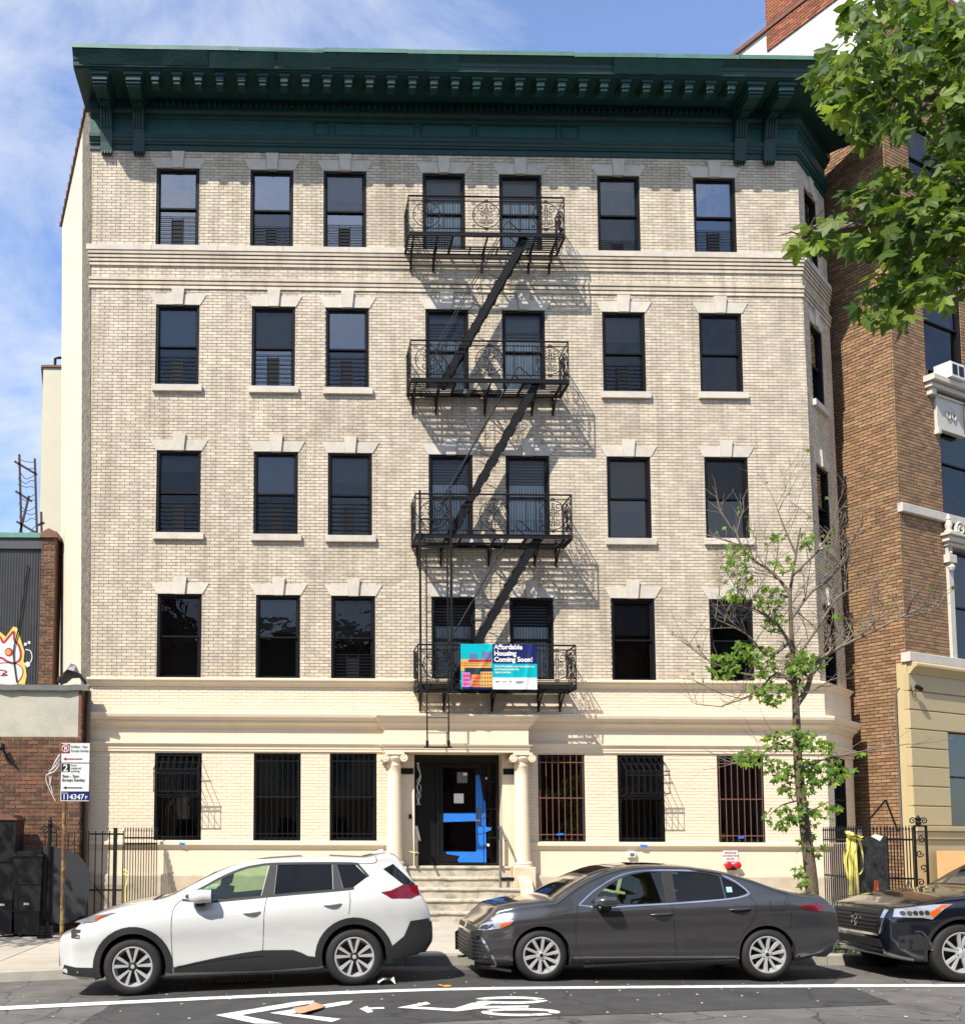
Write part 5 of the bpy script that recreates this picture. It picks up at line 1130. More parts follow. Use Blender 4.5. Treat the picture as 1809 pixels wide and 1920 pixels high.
m = MB(); m.box(pa - .03, pb + .06, KY - .22, KY + .6, pz1 + .004, pz1 + .09).box(pa + .0, pb + .03, KY - .19, KY + .5, pz1 + .093, pz1 + .17); m.prism_y([(pa + .02, pz1 + .172), (pb, pz1 + .172), ((pa + pb) / 2, pz1 + .26)], KY - .16, KY + .4); m.build('corbelled_cap', CLAY, PI_)
BWF = empty('barbed_wire_frame', (X_(55, 1000, KY + .3), KY + .3, Z_(1003, KY)), 'rusty frame strung with barbed wire on top of the metal wall', 'wire frame')
RUSTY = mat('dark_rusty_steel', (.035, .022, .018), .8, .3, 20); by = KY + .3; bq = lambda px, py: (X_(px, py, by), by, Z_(py, by, px))
for a, b in (((37, 852), (41, 1002)), ((66, 860), (70, 1002)), ((28, 865), (70, 890)), ((30, 921), (60, 940)), ((32, 978), (70, 1000)), ((55, 930), (38, 1000)), ((78, 960), (79, 1010)), ((71, 985), (84, 980))): m = MB(); m.bar(bq(*a), bq(*b), .05); m.build('post', RUSTY, BWF)
rr_ = random.Random(4)
for k in range(12):
    y = 860 + k * 12; m = MB(); m.tube(catmull([bq(36 + rr_.uniform(-3, 2), y), bq(48, y + rr_.uniform(4, 16)), bq(58, y + rr_.uniform(2, 14)), bq(67, y + 6)], 4), .009, 4); m.build('barbed_wire', RUSTY, BWF)

# ------------------------------------------------------------------ the far side of the street (mirrored in windows and car doors)
FARB = [mat('far_red_brick', (.13, .06, .04), .85, .1, 3, island=.1), mat('far_grey_brick', (.13, .12, .10), .85, .1, 3), mat('far_tan_brick', (.19, .15, .11), .85, .1, 3)]
for k, (x0, x1, h_, mt, lab) in enumerate(((-34, -20, 13.0, 1, 'grey brick building across the street, seen only in reflections, leftmost'), (-20, -7, 15.5, 0, 'red brick building across the street, mirrored in the left windows'), (-7, 6, 12.5, 2, 'tan brick building across the street, mirrored in the middle windows'), (6, 20, 15.0, 0, 'red brick building across the street, mirrored in the right windows'), (20, 36, 13.5, 1, 'grey brick building across the street, mirrored beyond the right windows'))):
    o = empty('building_across_street', ((x0 + x1) / 2, -33, 0), lab, 'building', 'buildings across the street'); m = MB(); m.box(x0 + .02, x1 - .02, -45, -32, -.7, h_); m.box(x0, x1, -32, -31.6, h_ - .6, h_ + .2); m.build('wall', FARB[mt], o)
    nxw = int((x1 - x0) / 2.4)
    for f in range(int(h_ / 3.2)):
        for i in range(nxw):
            u = x0 + (i + .5) * (x1 - x0) / nxw; z = 1.2 + f * 3.2; m = MB(); m.box(u - .5, u + .5, -31.99, -31.95, z, z + 1.7); m.build('window', BRONZE, o)
# ------------------------------------------------------------------ parking sign on its post
SY = -6.95; sp = lambda px, py: P(px, py, SY)
sgx = sp(117, 1700)[0]; sgz = grade(sgx) + WALK_Z
SIGNP = empty('parking_sign', (sgx, SY, sgz), 'rusty yellow post with stacked white and blue parking signs by the white car', 'sign')
m = MB(); m.tube([(sgx, SY + .03, sgz - .1), (sgx - .005, SY + .03, sp(117, 1393)[1])], .03, 10); m.build('post', mat('peeling_yellow_post', (.13, .055, .022), .7, .35, 10, .3, 60, dirt=1.0, dscale=8, dcol=(.46, .36, .08)), SIGNP, smooth=40)
WS, RS_, BS, KS = mat('white_sign', (.66, .68, .66), .35, .03), mat('dark_red_sign', (.28, .012, .03), .4), mat('blue_sign', (.012, .018, .12), .35), mat('black_sign', (.012, .014, .014), .4)
def plate(x0, y0, x1, y1, mtl, d, nm, tilt=0.0):
    a = sp(x0, y1); b = sp(x1, y0); m = MB(); m.box(a[0], b[0], SY - d - .003, SY - d, a[1], b[1]); return m.build(nm, mtl, SIGNP)
plate(114, 1393.5, 169, 1502, WS, .0, 'sign_plate'); plate(114, 1430, 169, 1431, KS, .003, 'seam')
plate(116, 1395, 132, 1412, RS_, .004, 'symbol_panel'); plate(116, 1432.5, 132, 1447, KS, .004, 'symbol_panel'); plate(115.5, 1484, 168.5, 1500, BS, .004, 'number_panel')
def stext(t, px, py, size, mtl, bold=0.0, nm='lettering'): x, z = sp(px, py); lettering(nm, t, size, mtl, SIGNP, wall_text(x, SY - .009, z), bold)
x, z = sp(124, 1403.5); m = MB(); m.tube([(x + .052 * math.cos(a * math.pi / 8), SY - .009, z + .052 * math.sin(a * math.pi / 8)) for a in range(17)], .006, 4, False); m.bar((x - .035, SY - .010, z + .038), (x + .035, SY - .010, z - .038), .008); m.build('no_parking_ring', WS, SIGNP)
stext('P', 121, 1407.5, .085, WS, .002)
stext('8:30am - 9am', 134, 1402, .044, KS, .0006); stext('Except Sunday', 134, 1409.5, .044, KS, .0006)
stext('2', 119, 1446, .14, WS, .003); stext('hour\nmetered\nparking', 134, 1436.5, .042, KS, .0005)
stext('9am - 7pm\nExcept Sunday', 117.5, 1457.5, .056, KS, .001); stext('Zone#', 117, 1488, .03, WS); stext('114347', 117.5, 1498.5, .105, WS, .002); stext('P', 160, 1498.5, .07, WS, .001)
for py, mtl in ((1423, RS_), (1477, KS)):
    a = sp(119, py); b = sp(155, py); m = MB(); m.prism_y([(a[0], a[1]), (a[0] + .045, a[1] - .022), (a[0] + .045, a[1] - .007), (b[0], a[1] - .007), (b[0], a[1] + .007), (a[0] + .045, a[1] + .007), (a[0] + .045, a[1] + .022)], SY - .007, SY - .0045); m.build('arrow', mtl, SIGNP)
m = MB(); rr_ = random.Random(3)
for k in range(3):
    a = sp(113, 1415 + 8 * k); pts = [(a[0], SY - .0, a[1]), (a[0] - .06, SY - .03, a[1] - .12), (a[0] - .10 - .05 * k, SY, a[1] - .22), (a[0] - .13 + .04 * k, SY - .02, a[1] - .45 - .05 * k)]; m.tube(catmull(pts, 4), [.014] * 8 + [.008] * 5, 5)
m.build('knotted_rag', mat('grey_rag', (.5, .47, .42), .9, .1), SIGNP)

# ------------------------------------------------------------------ iron fences, bins and clutter at the left
def picket_fence(name, label, a, b, z0, z1, n, cat='fence', spear=True, mesh=False, w_=.016, rails=(.12, .5, .9)):
    F = empty(name, (a[0], a[1], z0), label, cat); a = Vector((a[0], a[1], 0)); b = Vector((b[0], b[1], 0)); H = z1 - z0
    for k in range(n):
        p = a + (b - a) * (k / (n - 1)); m = MB(); m.box(p.x - w_ / 2, p.x + w_ / 2, p.y - w_ / 2, p.y + w_ / 2, z0, z1)
        if spear: m.add([(p.x - w_, p.y - w_, z1), (p.x + w_, p.y - w_, z1), (p.x + w_, p.y + w_, z1), (p.x - w_, p.y + w_, z1), (p.x, p.y, z1 + .1)], [(0, 1, 4), (1, 2, 4), (2, 3, 4), (3, 0, 4), (3, 2, 1, 0)])
        m.build('picket', IRON, F)
    for t in rails: m = MB(); z = z0 + H * t; m.bar((a.x, a.y, z), (b.x, b.y, z), .035, .035); m.build('rail', IRON, F)
    return F
def gx(px, Y): return X_(px, 1620, Y)
zL = lambda x: grade(x) + WALK_Z
f1a, f1b = (gx(166, -1.15), -1.15), (gx(231, -1.15), -1.15)
F1 = picket_fence('iron_fence', 'sparse black iron fence in front of the cream wall behind the white car', f1a, f1b, zL(f1a[0]), Z_(1558, -1.15, 200), 6, rails=(.42, .97), spear=False, w_=.022)
m = MB(); x = gx(216, -1.15); m.box(x - .035, x + .035, -1.185, -1.115, zL(x) - .05, Z_(1552, -1.15, 216)); m.build('post', IRON, F1)
m = MB(); x0_, x1_ = gx(176, -1.1), gx(231, -1.1); zz0 = zL(x0_) + .1; zz1 = zz0 + .85; u = x0_
while u < x1_: m.bar((u, -1.1, zz0), (min(u + .85, x1_), -1.1, zz0 + min(.85, x1_ - u)), .004); m.bar((min(u + .85, x1_), -1.098, zz0), (u, -1.098, zz0 + min(.85, x1_ - u)), .004); u += .035
u = .035
while u < .85: m.bar((x0_, -1.1, zz0 + u), (x0_ + .85 - u, -1.1, zz1), .004); m.bar((x1_, -1.098, zz0 + u), (max(x0_, x1_ - .85 + u), -1.098, zz1), .004); u += .035
m.build('wire_mesh', IRON, F1, kind='stuff')
F2 = picket_fence('iron_gate', 'black spear-topped iron gate swung against the left window', (gx(234, -1.15), -1.15), (gx(294, -.15), -.15), zL(-3.5), Z_(1558, -.8, 270), 13, 'gate', rails=(.10, .87, .93))
m = MB(); x, z = P(236, 1640, -1.25); m.tube(catmull([(x - .04, -1.25, z + .1), (x + .03, -1.27, z + .06), (x - .02, -1.24, z), (x + .05, -1.26, z - .03), (x, -1.25, z - .3), (x + .01, -1.25, z - .55)], 4), .013, 5); m.build('caution_tape_knot', YTAPE, F2)
# dark sheet panel, ornate post
PN = empty('metal_panel', (gx(125, -1.3), -1.3, zL(-5)), 'dark rounded sheet metal panel fixed to the fence beside the sign post', 'panel')
pts = [(82, 1722), (118, 1735), (160, 1715), (171, 1655), (166, 1625), (150, 1605), (118, 1590), (82, 1585)]
m = MB(); m.prism_y([P(*p, -1.3) for p in pts], -1.32, -1.30); m.build('sheet', mat('dark_blue_grey_sheet', (.018, .020, .024), .6, .2, 4), PN)
m = MB(); x, z = P(95, 1545, -1.35); m.tube([(x, -1.35, zL(x)), (x, -1.35, z)], .04, 8)
m.lathe([(0, .0), (.05, .01), (.06, .05), (.03, .09), (.05, .12), (.0, .2)], 10, Matrix.Translation((x, -1.35, z - .05)))
for s in (-1, 1): m.tube(spiral(x + s * .09, z - .12, .09, 90 - 90 * s, 1.4, s, -1.36, 14), .014, 5)
m.build('ornate_post', IRON, PN)
for k in range(8):
    x = gx(84 + k * 11, -1.25); m = MB(); m.tube([(x, -1.25, zL(x)), (x, -1.25, Z_(1560, -1.25, 100))], .01, 5); m.build('picket', IRON, PN)
BIN = mat('black_plastic_bin', (.007, .007, .008), .45, .15, 6, .1, 30)
def bin_(px0, px1, pyt, Y, label, red=False):
    x0, x1 = gx(px0, Y), gx(px1, Y); z0 = zL((x0 + x1) / 2); z1 = Z_(pyt, Y, px0); B = empty('trash_bin', ((x0 + x1) / 2, Y, z0), label, 'trash bin', 'black bins by the low brick building')
    m = MB(); t = .05; d = .6
    m.add([(x0 + t, Y, z0 + .06), (x1 - t, Y, z0 + .06), (x1 - t, Y + d - t, z0 + .06), (x0 + t, Y + d - t, z0 + .06), (x0, Y - .05, z1 - .1), (x1, Y - .05, z1 - .1), (x1, Y + d, z1 - .1), (x0, Y + d, z1 - .1)], [(3, 2, 1, 0), (4, 5, 6, 7), (0, 1, 5, 4), (1, 2, 6, 5), (2, 3, 7, 6), (3, 0, 4, 7)]); m.build('body', BIN, B)
    m = MB(); m.box(x0 - .02, x1 + .02, Y - .08, Y + d + .02, z1 - .098, z1 - .05); m.box(x0 + .04, x1 - .04, Y - .03, Y + d - .05, z1 - .05, z1); m.build('lid', CLAY if red else BIN, B)
    for k in (.3, .62): zz = z0 + (z1 - z0) * k; m = MB(); m.box(x0 + .02, x1 - .02, Y - .06, Y - .0, zz, zz + .03); m.build('rib', BIN, B)
    for s in (x0 + .1, x1 - .1): m = MB(Matrix.Translation((s, Y + .5, z0 + .1))); m.lathe([(0, -.03), (.1, -.03), (.1, .03), (0, .03)], 14, Matrix.Rotation(math.pi / 2, 4, 'Y')); m.build('wheel', BIN, B)
    m = MB(); x = (x0 + x1) / 2; m.box(x - .05, x + .05, Y - .064, Y - .06, z0 + .62, z0 + .66); m.build('label_plate', PAPER, B)
bin_(26, 81, 1596, -1.45, 'black plastic bin with flat lid beside the fence panel'); bin_(-14, 30, 1528, -1.35, 'taller black bin with red-brown lid at the left edge', True)
m = MB(); x, z = P(85, 1752, -1.9); z = zL(x)
for k in range(4): m.box(x - .13, x + .13, -1.98, -1.82, z + .003 + k * .06, z + .045 + k * .06)
for s in (-.12, 0, .12): m.box(x + s - .012, x + s + .012, -2.0, -1.8, z + .004, z + .24)
m.build('small_crate', BIN, None, label='small slatted black crate on the sidewalk in front of the bins', cat='crate')
# wall lamp arm on the low building
m = MB(); x, z = P(4, 1400, LY - .12); m.lathe([(0, 0), (.06, .01), (.08, .06), (.05, .14), (0, .16)], 12, Matrix.Translation((x, LY - .14, z - .08))); m.tube(catmull([(x + .02, LY - .1, z - .05), (x + .12, LY - .04, z - .25), (x + .3, LY - .03, z - .42)], 4), .02, 6)
m.build('wall_lamp', GUARD, None, smooth=40, label='dark lamp with bent cable on the red brick wall at the left edge', cat='lamp')

# ------------------------------------------------------------------ wall fittings
SG = empty('fire_connection', (X_(1369, 1615), -.08, Z_(1622)), 'white and red fire hose connection sign with two red caps above the grey car', 'fire connection')
a = P(1355, 1620); b = P(1382, 1594); m = MB(); m.box(a[0], b[0], -.018, -.002, a[1], b[1]); m.build('sign_plate', WS, SG)
for t, k in (('SPRINKLER', 0), ('CONNECTION', 1), ('FIRE DEPT', 2), ('USE ONLY', 3)): lettering('lettering', t, .052 if k < 2 else .04, RS_, SG, wall_text((a[0] + b[0]) / 2, -.021, b[1] - .075 - .062 * k), .001, 'CENTER')
RED = mat('red_cap_paint', (.50, .01, .015), .35, .1)
for px in (1361, 1378):
    x, z = P(px, 1622); m = MB(Matrix.Translation((x, -.04, z))); m.lathe([(0, -.12), (.05, -.12), (.075, -.1), (.075, -.05), (.05, -.04), (.05, .04)], 16, axis='y'); m.build('hose_cap', RED, SG, smooth=40)
m = MB(); m.tube([(X_(1361, 1626), -.04, Z_(1626)), (X_(1378, 1626), -.04, Z_(1626))], .045, 8); m.build('pipe_body', GUARD, SG)
WL = empty('wall_light', (X_(1183, 1603), -.06, Z_(1605)), 'small square white light box on the cream plinth wall', 'light'); a = P(1175, 1608); b = P(1190, 1597)
m = MB(); m.bbox(a[0], b[0], -.09, -.002, a[1], b[1], .015); m.build('casing', MW, WL); m = MB(); m.box(a[0] + .04, b[0] - .04, -.094, -.091, a[1] + .03, b[1] - .03); m.build('lens', STEEL, WL); m = MB(); m.tube([((a[0] + b[0]) / 2 - .05, -.02, a[1]), ((a[0] + b[0]) / 2 - .06, -.02, a[1] - .2)], .012, 6); m.build('conduit', MW, WL)
for px, py, w_, lab in ((342, 1582, .13, 'blue tape scrap on the cream sill band under the leftmost window'), (1207, 1586, .17, 'blue tape scrap on the cream sill band under the fifth barred window')):
    x, z = P(px, py, -.08); m = MB(Matrix.Translation((x, -.079, z)) @ Matrix.Rotation(R(4), 4, 'Y')); m.prism_y([(-w_ / 2, -.02), (w_ * .3, -.035), (w_ / 2, .02), (-w_ * .4, .025)], -.002, 0); m.build('tape_scrap', BLUETAPE, None, label=lab, cat='tape')
for px, py, lab in ((1050, 1564, 'blue tape strip stuck to the fourth window bars'), (1389, 1570, 'blue tape strip stuck to the rusty bars of the sixth window')):
    x, z = P(px, py, -.02); m = MB(Matrix.Translation((x, -.02, z)) @ Matrix.Rotation(R(-5), 4, 'Y')); m.prism_y([(-.07, -.02), (.06, -.025), (.07, .015), (-.06, .022)], -.002, 0); m.build('tape_scrap', BLUETAPE, None, label=lab, cat='tape')

# ------------------------------------------------------------------ right-hand fence, tape, cone, tree guard
zr0 = WALK_Z; RFY = -2.6
A = (gx(1545, -.35), -.35); Bc = (gx(1606, RFY), RFY); Cc = (gx(1660, RFY), RFY); Dc = (gx(1712, RFY), RFY); Ec = (gx(1735, RFY), RFY)
ztf = Z_(1556, RFY, 1640)
picket_fence('iron_fence', 'black spear-topped iron fence running out from the wall behind the tree', A, Bc, zr0, ztf, 16)
GT = picket_fence('iron_gate', 'black iron gate covered by a black board, hung with yellow tape', (Bc[0] + .05, RFY), Cc, zr0, ztf, 8, 'gate')
a = P(1613, 1715, RFY - .05); b = P(1661, 1568, RFY - .05); m = MB(); m.box(a[0], b[0], RFY - .06, RFY - .03, a[1], b[1]); m.build('board', mat('black_board', (.012, .012, .013), .75, .5, 8, .2, 40, dirt=.35, dscale=14, dcol=(.09, .09, .09)), GT)
m = MB(); m.prism_y([P(*p, RFY - .07) for p in ((1632, 1568), (1649, 1577), (1655, 1568), (1640, 1564))], RFY - .068, RFY - .064); m.build('paper_notice', PAPER, GT)
m = MB(); x, z = P(1611, 1563, RFY - .1); m.box(x - .035, x + .035, RFY - .12, RFY - .08, z - .05, z + .02); m.tube([(x - .025, RFY - .1, z + .02), (x - .02, RFY - .1, z + .07), (x + .02, RFY - .1, z + .07), (x + .025, RFY - .1, z + .02)], .008, 6); m.build('padlock', STEEL, GT)
F4 = picket_fence('iron_fence', 'black iron fence section right of the board, before the tan building', (Cc[0] + .05, RFY), Dc, zr0, ztf, 9)
FP = empty('fence_post', (Ec[0], RFY, zr0), 'ornate scrolled black iron fence post topped with curled finials', 'post')
x = Ec[0] - .08; m = MB()
for s in (-.11, .11): m.box(x + s - .018, x + s + .018, RFY - .018, RFY + .018, zr0, ztf + .08)
m.box(x - .12, x + .12, RFY - .018, RFY + .018, ztf + .06, ztf + .09); m.build('frame', IRON, FP)
for k in range(6): m = MB(); m.tube(spiral(x + (.03 if k % 2 else -.03), zr0 + .3 + k * .27, .075, 90 * k, 1.3, 1 if k % 2 else -1, RFY, 14), .012, 5); m.build('scroll', IRON, FP)
m = MB(); m.lathe([(0, 0), (.05, .01), (.055, .05), (.025, .09), (.045, .13), (0, .2)], 10, Matrix.Translation((x - .03, RFY, ztf + .09)))
for s in (-1, 1): m.tube(spiral(x - .03 + s * .11, ztf + .17, .07, 90 + 90 * s, 1.4, -s, RFY, 14), .012, 5)
m.build('finial', IRON, FP)
m = MB(); p0 = P(1633, 1545, .2); m.bar((gx(1613, -.4), -.4, ztf), (p0[0], -.4, ztf + .65), .03); m.bar((p0[0], -.4, ztf + .65), (gx(1685, -.4), -.4, ztf), .03); m.build('hatch_frame', IRON, None, label='black iron triangular frame standing against the brick side wall behind the fence', cat='frame')
TP = empty('caution_tape', (gx(1600, RFY - .15), RFY - .15, zr0), 'bundle of yellow caution tape hanging from the fence corner', 'tape'); rr_ = random.Random(12)
def ribbon(pts, w_, nm='tape_strip'):
    c = catmull(pts, 6); m = MB(); vs = []; fs = []; tw = rr_.uniform(0, 3)
    for i, p in enumerate(c):
        a = tw + i * .12; o = Vector((math.cos(a) * w_ / 2, math.sin(a) * w_ / 2, 0)); vs += [p - o, p + o]
    for i in range(len(c) - 1): fs.append((2 * i, 2 * i + 1, 2 * i + 3, 2 * i + 2))
    m.add(vs, fs); m.build(nm, YTAPE, TP, smooth=60, fix=False)
x, zt0 = P(1597, 1565, RFY - .12); yy = RFY - .12
for k in range(12):
    ox = rr_.uniform(-.17, .15); bot = rr_.uniform(1.1, 1.75) if k % 3 else rr_.uniform(.4, .9)
    ribbon([(x + ox * .5, yy + rr_.uniform(-.06, .03), zt0 + rr_.uniform(-.12, .05)), (x + ox * .8, yy + rr_.uniform(-.08, .0), zt0 - .25), (x + ox + rr_.uniform(-.03, .03), yy + rr_.uniform(-.06, 0), zt0 - bot * .6), (x + ox * 1.1 + rr_.uniform(-.04, .06), yy + rr_.uniform(-.05, 0), zt0 - bot)], .05)
for k in range(5): ribbon([(x - .12, yy - .05, zt0 - .05 + k * .03), (x, yy - .1, zt0 - .02 + rr_.uniform(-.08, .05)), (x + .14, yy - .05, zt0 - .08 + rr_.uniform(-.05, .06))], .09)
ribbon([(P(1608, 1566, yy)[0], yy, P(1608, 1566, yy)[1]), (P(1616, 1600, yy)[0], yy, P(1616, 1600, yy)[1]), (P(1617, 1628, yy)[0], yy, P(1617, 1628, yy)[1]), (P(1608, 1640, yy)[0], yy, P(1608, 1640, yy)[1]), (P(1598, 1632, yy)[0], yy, P(1598, 1632, yy)[1]), (P(1598, 1612, yy)[0], yy, P(1598, 1612, yy)[1])], .05)
CN = empty('traffic_cone', (X_(1642, 1660, -4), -4, WALK_Z), 'orange traffic cone with white collar behind the black car', 'cone'); M = Matrix.Translation((X_(1642, 1660, -4), -4, WALK_Z))
OR = mat('orange_cone', (.72, .10, .03), .5, .08); m = MB(M); m.lathe([(.17, .03), (.055, .66)], 20); m.lathe([(.038, .78), (.03, .93), (.0, .93)], 20); m.lathe([(.055, .66), (.038, .78)], 20); m.build('cone_body', OR, CN, smooth=40)
m = MB(M); m.lathe([(.125, .34), (.078, .60)], 20); m.build('white_collar', MW, CN, smooth=40); m = MB(M); m.box(-.22, .22, -.22, .22, .003, .035); m.build('base', OR, CN)
# low stone block by the tan building
m = MB(RF); u, z = hit(RF, 1745, 1640); m.bbox(u - .1, u + .35, -1.2, -.2, .05, hit(RF, 1750, 1600)[1] + .06, .04); m.build('stoop_block', mat('orange_tan_stone', (.52, .29, .13), .8, .1, 3), None, label='low orange-tan stone block in front of the tan building base', cat='block')
# tree pit and its low guard
m = MB(); m.box(PIT[0] + .01, PIT[1] - .01, PIT[2] - .12, PIT[3], .02, .11); m.build('tree_pit_soil', mat('soil', (.10, .075, .05), .95, .3, 8, .8, 20), kind='structure')
TG = empty('tree_guard', ((PIT[0] + PIT[1]) / 2, PIT[2], WALK_Z), 'low black iron tree pit guard with rings between the grey and black cars', 'tree guard')
gz0, gz1 = .12, .76; gp = [(PIT[0], PIT[3]), (PIT[0], PIT[2] - .05), (PIT[1], PIT[2] - .05), (PIT[1], PIT[3])]
for (xa, ya), (xb, yb) in zip(gp, gp[1:]):
    ln = math.hypot(xb - xa, yb - ya)
    for z in (gz0 + .08, gz1 - .13, gz1): m = MB(); m.bar((xa, ya, z), (xb, yb, z), .022); m.build('rail', IRON, TG)
    n = int(ln / .14)
    for k in range(n + 1):
        t = k / n; x, y = xa + (xb - xa) * t, ya + (yb - ya) * t; m = MB(); m.tube([(x, y, gz0), (x, y, gz1 - (.13 if k % 4 else -.04))], .008 if k % 4 else .014, 5); m.build('picket', IRON, TG)
        if k < n:
            t = (k + .5) / n; x, y = xa + (xb - xa) * t, ya + (yb - ya) * t; dx, dy = (xb - xa) / ln, (yb - ya) / ln; m = MB(); m.tube([(x + dx * .055 * math.cos(a * math.pi / 5), y + dy * .055 * math.cos(a * math.pi / 5), gz1 - .065 + .055 * math.sin(a * math.pi / 5)) for a in range(11)], .007, 4, False); m.build('ring', IRON, TG)
    m = MB(); m.box(min(xa, xb) - .02, max(xa, xb) + .02, min(ya, yb) - .02, max(ya, yb) + .02, .1, .13) if False else None
LG = MB(); x0_, x1_ = gx(1556, -5.9), gx(1618, -5.9); LG.tube([(x0_ - .3, -5.85, .34), (x0_ + .1, -5.9, .36), (x1_ + .3, -5.95, .35)], .19, 12); LG.build('rolled_mat', mat('grey_white_roll', (.55, .53, .48), .8, .1, 4), None, smooth=40, label='pale grey roll lying behind the tree guard between the cars', cat='roll')
m = MB(); rr_ = random.Random(6)
for k in range(140):
    x, y = rr_.uniform(PIT[0] + .05, PIT[1] - .05), rr_.uniform(PIT[2], PIT[2] + .5); h = rr_.uniform(.05, .2); a = rr_.uniform(0, 6.3); w_ = rr_.uniform(.02, .05)
    m.add([(x, y, .1), (x + math.cos(a) * w_ + .02, y + math.sin(a) * w_, .1 + h), (x + math.cos(a + .8) * w_ * 2, y + math.sin(a + .8) * w_ * 2, .1 + h * .9)], [(0, 1, 2)])
m.build('weeds', LEAF2, fix=False, label='small green weeds growing in the tree pit', cat='weeds', kind='stuff')

# ------------------------------------------------------------------ things on the road
def onroad(px, py): x, y = Gz(px, py); return x, y, grade(x)
m = MB(); pts = [(549, 1893), (575, 1891), (590, 1886), (611, 1889), (603, 1895), (574, 1905), (560, 1903)]; pp = [onroad(*p) for p in pts]
n = len(pp); m.add([(p[0], p[1], p[2] + .014 + .012 * (i % 3)) for i, p in enumerate(pp)] + [(p[0], p[1], p[2] + .018 + .012 * (i % 3)) for i, p in enumerate(pp)], [tuple(range(n - 1, -1, -1)), tuple(range(n, 2 * n))] + [(i, (i + 1) % n, (i + 1) % n + n, i + n) for i in range(n)])
m.build('cardboard', mat('brown_cardboard', (.42, .25, .15), .85, .08), None, label='torn brown cardboard piece lying on the chevron road marking', cat='cardboard')
def scrap(px, py, s, mtl, nm, lab, cat, h=.05):
    x, y, z = onroad(px, py); rr = random.Random(px); m = MB(); vs = [(x + s * (k % 4 - 1.5) / 3 + rr.uniform(-.02, .02), y + s * .5 * (k // 4 - 1) + rr.uniform(-.02, .02), z + .012 + rr.uniform(0, h)) for k in range(12)]
    m.add(vs, [(i, i + 1, i + 5, i + 4) for i in (0, 1, 2, 4, 5, 6)]); m.build(nm, mtl, None, smooth=20, fix=False, label=lab, cat=cat)
scrap(723, 1846, .2, PAPER, 'plastic_bag', 'crumpled white plastic bag on the road behind the white car', 'bag', .09); scrap(836, 1851, .16, GO, 'orange_peel', 'small orange scrap on the white lane line', 'litter', .02)
m = MB(); rr_ = random.Random(21)
for k in range(110):
    px, py = rr_.uniform(0, 1800), rr_.choice((1848, 1852, 1862, 1868, 1880, 1905, 1840)) + rr_.uniform(-7, 7); x, y, z = onroad(px, py); s = rr_.uniform(.005, .02); a = rr_.uniform(0, 3)
    m.add([(x - s, y - s * .6, z + .011), (x + s, y - s * .4, z + .013), (x + s * .7, y + s, z + .012), (x - s * .6, y + s * .8, z + .018)], [(0, 1, 2, 3)])
m.build('litter_specks', mat('pale_litter', (.5, .47, .4), .8, .2, 5, island=.4), fix=False, label='tiny pale litter specks and leaf bits scattered over the road', cat='litter', kind='stuff')
DG = empty('drain_grate', (*onroad(450, 1838)[:2], 0), 'dark iron drain grate in the road under the white car', 'drain grate'); a = onroad(392, 1845); b = onroad(512, 1830)
for k in range(18): x = a[0] + (b[0] - a[0]) * k / 17; z = grade(x) + .012; m = MB(); m.box(x - .012, x + .012, a[1], b[1] + .1, z - .006, z + .006); m.build('bar', KERBM, DG)
for y in (a[1], b[1] + .1): m = MB(); m.bar((a[0] - .04, y, grade(a[0]) + .012), (b[0] + .04, y, grade(b[0]) + .012), .04, .014); m.build('frame_bar', KERBM, DG)
# ------------------------------------------------------------------ leaves and trees
def leaf_meshes(material, size, n=4, seed=0):
    out = []; rr = random.Random(seed)
    for q in range(n):
        key = [(-165, .28), (-140, .5), (-112, .62), (-92, .42), (-62, .92), (-50, .84), (-30, .5), (-14, .82), (0, 1.12), (14, .82), (30, .5), (50, .84), (62, .92), (92, .42), (112, .62), (140, .5), (165, .28)]
        vs = [(0, 0, 0)]; fold = rr.uniform(.1, .4); curl = rr.uniform(.1, .45)
        for a, r_ in key:
            r_ *= rr.uniform(.88, 1.1); x, y = math.sin(R(a)) * r_, math.cos(R(a)) * r_ * (1.0 if abs(a) < 120 else .7)
            vs.append((x, y, -abs(x) * fold - curl * max(0, y) ** 2 * .5 + rr.uniform(-.05, .05)))
        fs = [(0, i + 1, i) for i in range(1, len(vs) - 1)]
        me = bpy.data.meshes.new('leaf'); me.from_pydata([(v[0] * size / 2, (v[1] + .3) * size / 2, v[2] * size / 2) for v in vs], [], fs); me.materials.append(material); out.append(me)
    return out
def leaf_matrix(p, rr, bias):
    nrm = (Vector(bias) + Vector((rr.gauss(0, .6), rr.gauss(0, .6), rr.gauss(0, .45)))).normalized()
    hang = Vector((rr.gauss(0, .6), rr.gauss(0, .6), rr.gauss(-.7, .4))); y = (hang - nrm * hang.dot(nrm)); y = y.normalized() if y.length > 1e-3 else nrm.orthogonal().normalized(); x = y.cross(nrm)
    M = Matrix((x, y, nrm)).transposed().to_4x4(); M.translation = p; return M
def place_leaves(parent, meshes, mats_, material, nsingle=300):
    """mats_: leaf matrices, most visible first"""
    for M, me in mats_[:nsingle]:
        o = bpy.data.objects.new('leaf', me); COL.objects.link(o); o.matrix_world = M; adopt(o, parent)
    rest = mats_[nsingle:]
    if rest:
        vs = []; fs = []
        for M, me in rest:
            n = len(vs); vs += [tuple(M @ v.co) for v in me.vertices]; fs += [tuple(i + n for i in p.vertices) for p in me.polygons]
        me = bpy.data.meshes.new('foliage'); me.from_pydata(vs, [], fs); me.materials.append(material); tag(link_mesh('foliage', me, parent), kind='stuff')
